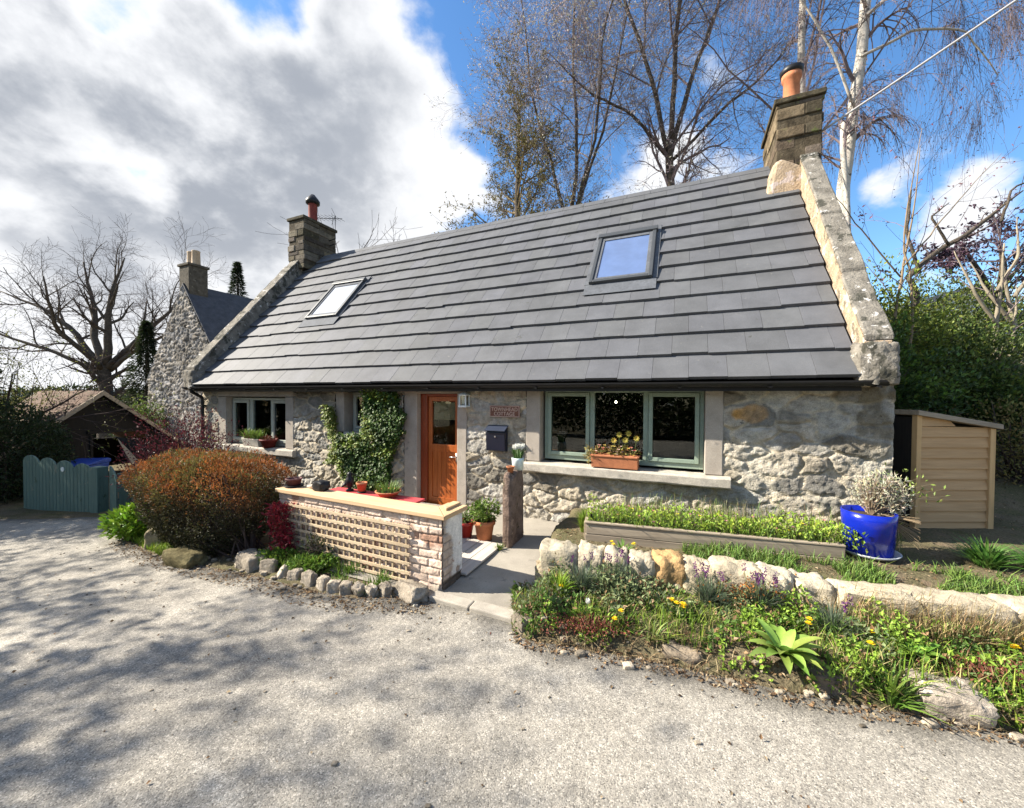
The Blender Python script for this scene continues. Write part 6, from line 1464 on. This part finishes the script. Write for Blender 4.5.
t = dense_shrub('bramble_bank', 'pale dry bramble bank behind the log store at the right edge', (7.6, 5.7, bz(7.6, 5.7) - 0.3), (0.9, 0.6, 0.75), 2600, 0.06, 0.03, (0.20, 0.17, 0.06), 90, lump=0.5, shell=0.5, mat=m_dryleaf)
dense_shrub('lane_evergreen', 'tall evergreen tree at the lane edge beyond the dark hedge', (-14.2, 7.9, -0.8), (2.4, 2.0, 3.9), 17000, 0.16, 0.08, (0.035, 0.055, 0.018), 97, cat='tree', lump=0.3)
# bare saplings, curved dead branch, pale trunks on the right
limbs = [([(0, 0, 0), (-0.1, 0, 2.0), (0.1, 0, 3.4), (0.35, 0, 5.4)], [0.06, 0.05, 0.035, 0.008]), ([(0, 0, 0.3), (0.25, 0, 2.2), (0.1, 0, 3.6), (0.2, 0, 5.6)], [0.05, 0.04, 0.03, 0.008]), ([(0.05, 0, 3.0), (-0.8, 0, 3.9), (-1.4, 0, 4.6)], [0.03, 0.02, 0.006]), ([(0.1, 0, 3.2), (0.9, 0, 4.2), (1.9, 0, 5.4)], [0.03, 0.02, 0.006])]
tree('bare_sapling', 'slender bare sapling rising through the evergreen bushes', (7.35, 7.4, bz(7.35, 7.4)), 63, limbs, [dict(nch=5, t0=0.35, t1=1, length=0.25, ang=0.7, nseg=5, wander=0.12, trop=0.06, rf=0.5, k=3), dict(nch=3, t0=0.2, t1=1, length=0.5, ang=0.7, nseg=3, wander=0.14, trop=0, rf=0.6, k=3)], M('pale_bark', (0.20, 0.15, 0.095), 0.9, var=0.3), m_birchtwig, twig_r=1.1, rs=0.5, budcol=(0.25, 0.10, 0.12), buds=160, budsize=0.06)
limbs = [([(0, 0, 0), (0.3, 0, 2.6), (0.15, 0, 3.1), (0.9, 0, 3.7), (1.9, 0, 4.2), (2.7, 0, 4.9)], [0.10, 0.085, 0.08, 0.075, 0.06, 0.02]), ([(0.3, 0, 3.1), (0.0, 0, 4.0), (0.1, 0, 4.8)], [0.05, 0.04, 0.02]), ([(0.9, 0, 3.7), (0.5, 0, 4.3), (0.9, 0, 4.6)], [0.04, 0.03, 0.012]), ([(2.0, 0, 4.2), (2.2, 0, 4.9), (3.4, 0, 5.5)], [0.04, 0.03, 0.012])]
tree('curved_dead_tree', 'dead grey branch curving up and right over the evergreen bushes', (8.3, 8.2, bz(8.3, 8.2)), 65, limbs, [dict(nch=4, t0=0.5, t1=1, length=0.2, ang=0.8, nseg=4, wander=0.14, trop=0.05, rf=0.5, k=3)], m_ltrunk, m_twig, twig_r=1.5, rs=0.65)
PT = 'pale bare trunks at the right edge'
for i, (x, y, h, r, lab) in enumerate([(11.2, 9.0, 3.9, 0.075, 'pale straight bare trunk, leftmost of the pair near the right edge'), (12.0, 9.3, 3.6, 0.085, 'pale crooked bare trunk at the right edge beside a straight one')]):
    limbs = [([(0, 0, 0), (0.05, 0, h * 0.5), (0.1 - 0.3 * i, 0, h)], [r * 0.8, r * 0.6, r * 0.2])]
    for j in range(3): limbs.append(([(0.05, 0, h * (0.3 + 0.2 * j)), (0.5 * (-1) ** j, 0, h * (0.5 + 0.2 * j)), (0.7 * (-1) ** j, 0.2, h * (0.75 + 0.2 * j))], [r * 0.5, r * 0.4, r * 0.1]))
    tree('dead_tree', lab, (x, y, bz(x, y)), 67 + i, limbs, [dict(nch=6, t0=0.3, t1=1, length=0.3, ang=0.7, nseg=4, wander=0.14, trop=0.05, rf=0.4, k=3)], M('pale_trunk', (0.22, 0.19, 0.14), 0.9, var=0.3, bump=0.5), m_birchtwig, group=PT, twig_r=1.6)
limbs = [([(0, 0, 0), (0.2, 0, 3.0), (0.0, 0, 3.7)], [0.14, 0.11, 0.03]), ([(0, 0, 2.2), (-0.9, 0, 3.6), (-1.3, 0, 3.4)], [0.08, 0.05, 0.015]), ([(0, 0, 2.2), (1.0, 0, 3.6), (1.4, 0, 3.5)], [0.08, 0.05, 0.015])]
tree('purple_tree', 'purple leaved tree in the top of the thicket at the right edge', (13.6, 10.9, bz(13.6, 10.9)), 71, limbs, [dict(nch=11, t0=0.3, t1=1, length=0.36, ang=0.75, nseg=5, wander=0.13, trop=0.04, rf=0.5, k=3), dict(nch=8, t0=0.2, t1=1, length=0.45, ang=0.7, nseg=4, wander=0.14, trop=0, rf=0.6, k=3)], m_ltrunk, m_birchtwig, twig_r=2, rs=0.7, budcol=(0.085, 0.05, 0.075), buds=3600, budsize=0.10)

# hedgerow added behind the camera to darken window reflections and block sky fill
dense_shrub('reflection_hedge', 'long tall green hedge added out of view behind the camera for the window reflections', (-3, -8.5, -0.2), (15, 1.6, 2.3), 20000, 0.26, 0.16, (0.06, 0.10, 0.025), 95, cat='hedge', lump=0.3, shell=0.25)

# ------------------------------------------------------------------ planting on the verge
def vz(x, y): return G(x, y)
rg = np.random.default_rng(101)
def verge_points(n, lo=0.03, hi=0.95, x0=0.02, x1=7.0):
    x = x0 + (x1 - x0) * rg.random(n) ** 1.15; f = rg.uniform(lo, hi, n); y = VE(x) + (SW(x) - VE(x)) * f; return x, y, f
mb = MB(); n = 13000; x, y, f = verge_points(n, 0.03); dens = fbm(x * 2.6, y * 3.2, 4, 201)
k = (dens + 0.10 * (f - 0.45) + 0.05 * np.clip(x - 1.2, 0, 2) + 0.06 * (x < 2.2)) > 0.47; x, y, f = x[k], y[k], f[k]; n = len(x); z = vz(x, y) - 0.01
hh = (0.04 + 0.13 * rg.random(n) ** 1.8) * (1.1 - 0.55 * f) * (0.7 + 0.9 * fbm(x * 3, y * 3, 2, 205)); tip = np.stack([rg.normal(0, 0.045, n), rg.normal(-0.03, 0.045, n), hh], 1)
pal = np.array([(0.15, 0.25, 0.03), (0.09, 0.16, 0.03), (0.24, 0.30, 0.05), (0.38, 0.32, 0.15)]); ci = rg.choice(4, n, p=[0.36, 0.2, 0.24, 0.20]); C = pal[ci] * rg.uniform(0.85, 1.6, (n, 1))
mb.blades(np.stack([x, y, z], 1), tip, rg.uniform(0.004, 0.010, n), C, n=3); obj('verge_grass', mb, m_leaf, kind='stuff')
mb = MB(); n = 36000; x, y, f = verge_points(n, 0.02, 0.99); dens = fbm(x * 2.0 + 7, y * 3 + 3, 4, 211); k = dens + 0.10 * (f - 0.5) + 0.10 * (x < 2.3) > 0.45; x, y = x[k], y[k]; n = len(x)
P = np.stack([x, y, vz(x, y) + 0.17 * rg.random(n) ** 1.4 * np.clip(2.6 * fbm(x * 4.5, y * 4.5, 3, 3) - 0.75, 0.1, 2)], 1)
spc = fbm(x * 1.6, y * 2.2, 3, 213); base = np.where(spc[:, None] < 0.50, np.array((0.20, 0.31, 0.04)), np.where(spc[:, None] < 0.56, np.array((0.085, 0.16, 0.03)), np.array((0.16, 0.20, 0.09))))
br = rg.random(n) < 0.16; base[br] = np.array((0.24, 0.15, 0.08))
L = rg.uniform(0.014, 0.05, n); mb.leaves(P, rdir(n, 0.4, rg), rg.normal(0, 0.45, (n, 3)) + np.array([0, -0.2, 1]), L, L * rg.uniform(0.35, 0.7, n), base * rg.uniform(0.8, 1.8, (n, 1))); obj('ground_cover', mb, m_leaf, kind='stuff')
mb = MB(); n = 3800; x, y, f = verge_points(n, -0.06, 0.6); k = fbm(x * 3 + 2, y * 4, 3, 231) > 0.43; x, y = x[k], y[k]; n = len(x)
mb.blades(np.stack([x, y, np.maximum(vz(x, y), zr(x, y)) + 0.0], 1), np.stack([rg.normal(0, 0.07, n), rg.normal(-0.03, 0.06, n), rg.uniform(0.01, 0.10, n)], 1), 0.004, np.array([(0.30, 0.21, 0.12), (0.16, 0.10, 0.06), (0.42, 0.34, 0.20)])[rg.integers(0, 3, n)] * rg.uniform(0.7, 1.2, (n, 1)), n=3, sag=0.8); obj('dead_grass', mb, m_dryleaf, kind='stuff')
# dead leaves and grit along the road edge and on the bed
mb = MB(); n = 5200; x, y, f = verge_points(n, -0.16, 0.30); 
x2 = rg.uniform(0.4, 6.5, 2600); y2 = SW(x2) + 0.15 + 0.75 * rg.random(2600); x = np.concatenate([x, x2]); y = np.concatenate([y, y2])
x3 = rg.uniform(-5.5, -0.7, 2200); y3 = YB(x3) - 0.02 - 0.25 * rg.random(2200) ** 1.6; x5 = rg.uniform(-7, 4.5, 420); x3 = np.concatenate([x3, x5]); y3 = np.concatenate([y3, YB(x5) - 0.1 - 2.6 * rg.random(420) ** 1.6]); x4 = rg.uniform(5.6, 8.5, 2200); y4 = rg.uniform(2.9, 6.5, 2200)
x = np.concatenate([x, x3, x4]); y = np.concatenate([y, y3, y4]); n = len(x)
zz = np.maximum(vz(x, y), zr(x, y) + 0.006) + 0.004
L = rg.uniform(0.010, 0.034, n); mb.leaves(np.stack([x, y, zz], 1), np.stack([rg.normal(0, 1, n), rg.normal(0, 1, n), rg.normal(0.12, 0.25, n)], 1), rg.normal(0, 0.3, (n, 3)) + np.array([0, 0, 1]), L, L * rg.uniform(0.4, 0.8, n),
    np.array([(0.20, 0.12, 0.065), (0.30, 0.20, 0.11), (0.10, 0.065, 0.04), (0.36, 0.28, 0.18)])[rg.integers(0, 4, n)] * rg.uniform(0.6, 1.3, (n, 1))); obj('leaf_litter', mb, m_dryleaf, kind='stuff')
# small loose stones
mb = MB()
for i in range(230):
    if i < 120: x = rg.uniform(0.0, 5); y = float(VE(x)) + rg.uniform(-0.14, 0.12)
    else: x = rg.uniform(-4.5, -0.8); y = float(YB(x)) + rg.uniform(-0.12, 0.2)
    s = 0.012 + 0.04 * rg.random() ** 2.5; boulder_mb(mb, (x, y, max(float(vz(x, y)), float(zr(x, y))) + s * 0.3), (s * 1.4, s, s * 0.8), 300 + i, np.array((1, .95, .86)) * rg.uniform(0.5, 1.4))
for i in range(150):
    x = rg.uniform(-6, 4); y = float(YB(x)) - 0.15 - 2.2 * rg.random() ** 1.8; s = 0.006 + 0.016 * rg.random() ** 3
    boulder_mb(mb, (x, y, float(zr(x, y)) + 0.008), (s * 1.4, s, s * 0.8), 600 + i, np.array((1, .95, .86)) * rg.uniform(0.3, 1.3))
obj('gravel', mb, m_rock, smooth=True, kind='stuff')

def clump(name, label, x, y, n, h, spread, w, col, cat='plant', group=None, mat=None, sag=0.5, var=0.3, z=None, flower=None):
    z = float(vz(x, y)) if z is None else z; t = thing(name, label, cat, (x, y, z - 0.01), 0, group); mb = MB()
    a = rg.uniform(0, 6.283, n); r = np.sqrt(rg.random(n)); P = np.stack([0.25 * spread * r * np.cos(a), 0.25 * spread * r * np.sin(a), 0 * a], 1)
    tip = np.stack([spread * r * np.cos(a), spread * r * np.sin(a), h * (1.05 - 0.5 * r * r) * rg.uniform(0.6, 1.1, n)], 1); tip[:, :2] += rg.normal(0, 0.15 * spread, (n, 2))
    mb.blades(P, tip, w * rg.uniform(0.6, 1.2, n), cols(n, col, var, rg), sag=sag); obj('foliage', mb, mat or m_leaf, t)
    if flower:
        nf, fc, fs, kind = flower; mb = MB()
        for i in range(nf):
            a = rg.uniform(0, 6.283); r = spread * 0.8 * math.sqrt(rg.random()); p = np.array([r * math.cos(a), r * math.sin(a), h * rg.uniform(0.8, 1.15)])
            mb.tube([(p[0] * 0.3, p[1] * 0.3, 0.0), p * np.array([.8, .8, .6]), p], 0.0022, 4, (0.16, 0.20, 0.07))
            if kind == 'spike':
                m = 22; zz = rg.random(m) * 0.07; P = p + np.stack([rg.normal(0, 0.007, m), rg.normal(0, 0.007, m), zz], 1); mb.leaves(P, rdir(m, 0.6, rg), rg.normal(0, 1, (m, 3)), 0.018, 0.011, cols(m, fc, 0.35, rg))
            else:
                for ring in range(2):
                    b = np.arange(14) * 0.4488 + ring * 0.2; mb.leaves(np.repeat(p[None], 14, 0) + np.array([0, 0, 0.003 * ring]), np.stack([np.cos(b), np.sin(b), 0.15 + 0.5 * ring + 0 * b], 1), np.tile([[0, 0, 1.0]], (14, 1)), fs * (1 - 0.3 * ring), fs * 0.4, cols(14, fc, 0.12, rg))
        obj('blossoms', mb, m_flower, t)
    return t
LV = 'lavender and wallflower clumps along the stone wall foot'
PURP = (0.13, 0.04, 0.14)
for (x, fy, h, lab, nf) in ((0.62, 0.70, 0.26, 'grey green lavender clump below the first stones of the wall', 3), (0.92, 0.80, 0.27, 'lavender with dense purple spikes below the fourth wall stone', 8), (1.62, 0.80, 0.24, 'lavender clump with few purple spikes below the orange wall stone', 8), (1.98, 0.85, 0.26, 'lavender with dark purple spikes halfway along the wall', 10), (2.32, 0.66, 0.22, 'grey lavender clump in front of the purple spiked one', 3)):
    y = float(VE(x) + (SW(x) - VE(x)) * fy); clump('lavender', lab, x, y, 420, h, 0.16, 0.006, (0.13, 0.17, 0.11), group=LV, flower=(nf, PURP, 0.02, 'spike'))
DN = 'yellow flowered weeds on the verge'
for (x, fy, lab) in ((0.37, 0.42, 'single yellow dandelion at the left tip of the verge'), (1.32, 0.50, 'yellow primrose clump in the middle of the verge'), (0.85, 0.20, 'yellow dandelion low by the road left of the middle'), (2.42, 0.44, 'yellow dandelion above the pale boulder'), (2.10, 0.62, 'yellow dandelion right of the broad-leaved rosette'), (3.35, 0.75, 'tall yellow flowered stems near the right end of the stone wall')):
    y = float(VE(x) + (SW(x) - VE(x)) * fy); clump('dandelion', lab, x, y, 40, 0.12, 0.12, 0.02, (0.12, 0.22, 0.03), group=DN, flower=(1 if 'single' in lab else 2 if 'dandelion' in lab else 6, (0.85, 0.60, 0.02), 0.026, 'head'))
def rosette(name, label, x, y, n, L, Wd, col, rise=0.6, z=None):
    z = float(vz(x, y)) if z is None else z; t = thing(name, label, 'plant', (x, y, z), 0); mb = MB(); gr = 6
    for i in range(n):
        a = i * 2.4; el = rise * (0.35 + 0.9 * i / n); l = L * rg.uniform(0.75, 1.15) * (1.1 - 0.4 * i / n); rows = []
        for j in range(gr + 1):
            u = j / gr; rad = l * u; zz = l * (el * u - 0.55 * el * u * u * (1.6 - i / n)) + 0.02; wv = Wd * 0.5 * (math.sin(math.pi * min(1, u ** 0.75 * 0.98 + 0.02)) ** 0.8 + 0.08) * (1 if u < 1 else 0.05)
            sd = np.array([-math.sin(a), math.cos(a), 0]); c = np.array([rad * math.cos(a), rad * math.sin(a), zz]); up = np.array([0, 0, 1.0])
            rows.append([c - sd * wv + up * wv * 0.45, c, c + sd * wv + up * wv * 0.45])
        V = np.array(rows).reshape(-1, 3); F = []
        for j in range(gr):
            for q in range(2): F.append((j * 3 + q, j * 3 + q + 1, j * 3 + 4 + q, j * 3 + 3 + q))
        mb.add(V, F, cols(1, col, 0.25, rg)[0])
    obj('foliage', mb, m_leaf, t, smooth=True); return t
rosette('foxglove', 'large bright green broad-leaved rosette near the road edge', 1.80, 2.52, 30, 0.25, 0.065, (0.24, 0.36, 0.07), rise=1.2)
rosette('foxglove_seedling', 'small broad-leaved rosette right of the large bright one', 2.66, 2.50, 14, 0.16, 0.06, (0.15, 0.27, 0.04), rise=0.9)
rosette('dock', 'broad-leaved dock at the right edge of the verge', 3.35, 2.25, 16, 0.20, 0.07, (0.16, 0.28, 0.05), rise=1.1)
clump('strap_leaf_clump', 'green strap leaved clump hanging over the road left of the pale boulder', 2.28, 2.28, 60, 0.20, 0.20, 0.022, (0.14, 0.24, 0.04), z=0.04)
clump('bulb_leaves', 'fallen pale strap leaves in the middle of the road edge', 1.02, 2.78, 26, 0.14, 0.20, 0.020, (0.26, 0.30, 0.10))
clump('lime_tuft', 'bright lime tuft at the left end of the stone wall', 0.42, 3.28, 160, 0.20, 0.14, 0.012, (0.24, 0.36, 0.03))
for (x, y, h, lab) in ((4.25, 3.42, 0.27, 'strap leaved daffodil clump right of the blue pot'), (4.62, 3.36, 0.20, 'low strap leaved clump beside the concrete slab')):
    clump('daffodil_leaves', lab, x, y, 220, h, 0.24, 0.022, (0.085, 0.19, 0.035), group='strap leaved clumps beside the blue pot')
for (x, y, lab, c) in ((1.08, 3.72, 'yellow flowered daffodil leaves at the left end of the timber planter', (0.13, 0.25, 0.04)),):
    clump('primrose', lab, x, y, 90, 0.17, 0.14, 0.016, c, flower=(4, (0.80, 0.62, 0.05), 0.024, 'head'))
clump('lime_tuft', 'bright green tuft against the house wall at the planter end', 0.83, 4.42, 150, 0.30, 0.10, 0.014, (0.22, 0.33, 0.04))
clump('path_weed', 'little green weed at the foot of the standing stone', float(W(0.40, 1.24)[0]), float(W(0.40, 1.24)[1]), 60, 0.09, 0.08, 0.012, (0.17, 0.24, 0.05), z=0.05)
# dry grass along the right of the stone wall
t = thing('dry_grass', 'dry straw coloured grass growing over the right half of the stone wall', 'plant', (3.3, 2.6, 0.2)); mb = MB(); n = 6500; x = rg.uniform(2.35, 6.2, n); y = SW(x) + rg.uniform(-0.20, 0.10, n)
k = rg.random(n) < sstep(2.2, 2.9, x) * (0.35 + 1.0 * fbm(x * 4, y * 4, 2, 5)); x, y = x[k], y[k]; n = len(x); z = vz(x, y)
mb.blades(np.stack([x - 3.3, y - 2.6, z - 0.2], 1), np.stack([rg.normal(0, 0.05, n), rg.normal(-0.06, 0.05, n), rg.uniform(0.08, 0.30, n)], 1), 0.0045, cols(n, (0.40, 0.31, 0.16), 0.35, rg), n=2); obj('blades', mb, m_dryleaf, t)
# maroon stonecrop patches
for i, (x, fy, lab) in enumerate(((0.62, 0.14, 'maroon stonecrop mat at the road edge below the dandelion'), (3.0, 0.42, 'dark maroon stonecrop mat right of the pale boulder'), (2.05, 0.97, 'rusty dead fern leaves hanging on the stone wall'))):
    y = float(VE(x) + (SW(x) - VE(x)) * fy); t = thing('stonecrop' if i < 2 else 'dead_fern', lab, 'plant', (x, y, float(vz(x, y)))); mb = MB(); m = 900
    P = np.stack([rg.normal(0, 0.16, m), rg.normal(0, 0.06, m), 0.07 * rg.random(m) + (0.15 * rg.random(m) if i == 2 else 0)], 1); mb.leaves(P, rdir(m, 0.6, rg), rg.normal(0, 1, (m, 3)), 0.024, 0.013, cols(m, (0.20, 0.07, 0.05) if i < 2 else (0.36, 0.15, 0.045), 0.4, rg)); obj('foliage', mb, m_dryleaf, t)
# white tulip on the verge
t = thing('white_tulip', 'single white flower on the left part of the verge', 'flower', (0.60, 2.98, float(vz(0.60, 2.98)))); mb = MB(); mb.blades(np.zeros((5, 3)), np.stack([rg.normal(0, .05, 5), rg.normal(0, .05, 5), rg.uniform(.08, .12, 5)], 1), 0.02, (0.1, 0.2, 0.05)); mb.tube([(0, 0, 0), (0, 0, 0.13)], 0.003, 5, (0.1, 0.2, 0.05)); obj('leaves', mb, m_leaf, t)
mb = MB(); b = np.arange(6) * 1.047; mb.leaves(np.tile([[0, 0, 0.13]], (6, 1)), np.stack([0.3 * np.cos(b), 0.3 * np.sin(b), 1 + 0 * b], 1), np.stack([np.cos(b), np.sin(b), 0 * b], 1), 0.05, 0.03, (0.8, 0.8, 0.76)); obj('petals', mb, m_flower, t)

# plants under the trellis, lane edge grass, foot of the house wall
mb = MB(); n = 2600; u = rg.uniform(0.0, 1.75, n); v = rg.uniform(0.03, 0.34, n); q = np.array([PW(a, -b) for a, b in zip(u, v)]); z = vz(q[:, 0], q[:, 1])
dn = fbm(u * 4, v * 4, 3, 9); k = dn > 0.42; q, z = q[k], z[k]; n = len(z)
tip = np.stack([rg.normal(0, 0.05, n), rg.normal(-0.02, 0.05, n), 0.04 + 0.14 * rg.random(n) ** 1.5], 1); mb.blades(np.stack([q[:, 0], q[:, 1], z - 0.01], 1), tip, 0.009, cols(n, (0.13, 0.22, 0.035), 0.5, rg)); obj('trellis_bed_grass', mb, m_leaf, kind='stuff')
for i, (u, lab) in enumerate(((0.30, 'leafy green clump at the left foot of the trellis'), (0.85, 'spreading green clump at the middle foot of the trellis'))):
    p = PW(u, -0.22); dense_shrub('leafy_clump', lab, (p[0], p[1], float(vz(p[0], p[1])) - 0.02), (0.26, 0.15, 0.085), 750, 0.055, 0.022, (0.15, 0.25, 0.035), 131 + i, cat='plant', stemr=0.004)
p = PW(0.75, -0.13); dense_shrub('climbing_rose', 'dark thin stemmed plant in front of the trellis lattice', (p[0], p[1], float(vz(p[0], p[1]))), (0.22, 0.06, 0.16), 160, 0.05, 0.025, (0.06, 0.07, 0.03), 137, stemr=0.006)
mb = MB(); n = 5000; x = rg.uniform(-6.6, -4.3, n); y = YB(x) + 0.02 + 0.5 * rg.random(n); z = vz(x, y); mb.blades(np.stack([x, y, z - 0.01], 1), np.stack([rg.normal(0, 0.03, n), rg.normal(0, 0.03, n), rg.uniform(0.03, 0.10, n)], 1), 0.009, cols(n, (0.24, 0.34, 0.04), 0.35, rg), n=2); obj('lane_grass', mb, m_leaf, kind='stuff')
mb = MB(); n = 1500; s = rg.uniform(1.6, 4.3, n); oo = rg.uniform(0.05, 0.5, n); x = U[0] * s + N[0] * oo; y = D + U[1] * s + N[1] * oo; z = vz(x, y)
mb.blades(np.stack([x, y, z - 0.01], 1), np.stack([rg.normal(0, 0.06, n), rg.normal(0, 0.06, n), rg.uniform(0.08, 0.36, n)], 1), 0.006, np.where(rg.random(n)[:, None] < 0.5, cols(n, (0.33, 0.28, 0.17), 0.3, rg), cols(n, (0.15, 0.22, 0.05), 0.3, rg))); obj('bed_grass', mb, m_leaf, kind='stuff')
mb = MB(); n = 4200; x = rg.uniform(1.6, 4.1, n); y = SW(x) + rg.uniform(0.28, 0.66, n); k = fbm(x * 3, y * 3, 3, 77) > 0.45; x, y = x[k], y[k]; n = len(x)
mb.blades(np.stack([x, y, vz(x, y) - 0.01], 1), np.stack([rg.normal(0, 0.05, n), rg.normal(0, 0.05, n), rg.uniform(0.03, 0.12, n)], 1), 0.009, cols(n, (0.15, 0.24, 0.05), 0.4, rg), n=2); obj('bed_weeds', mb, m_leaf, kind='stuff')
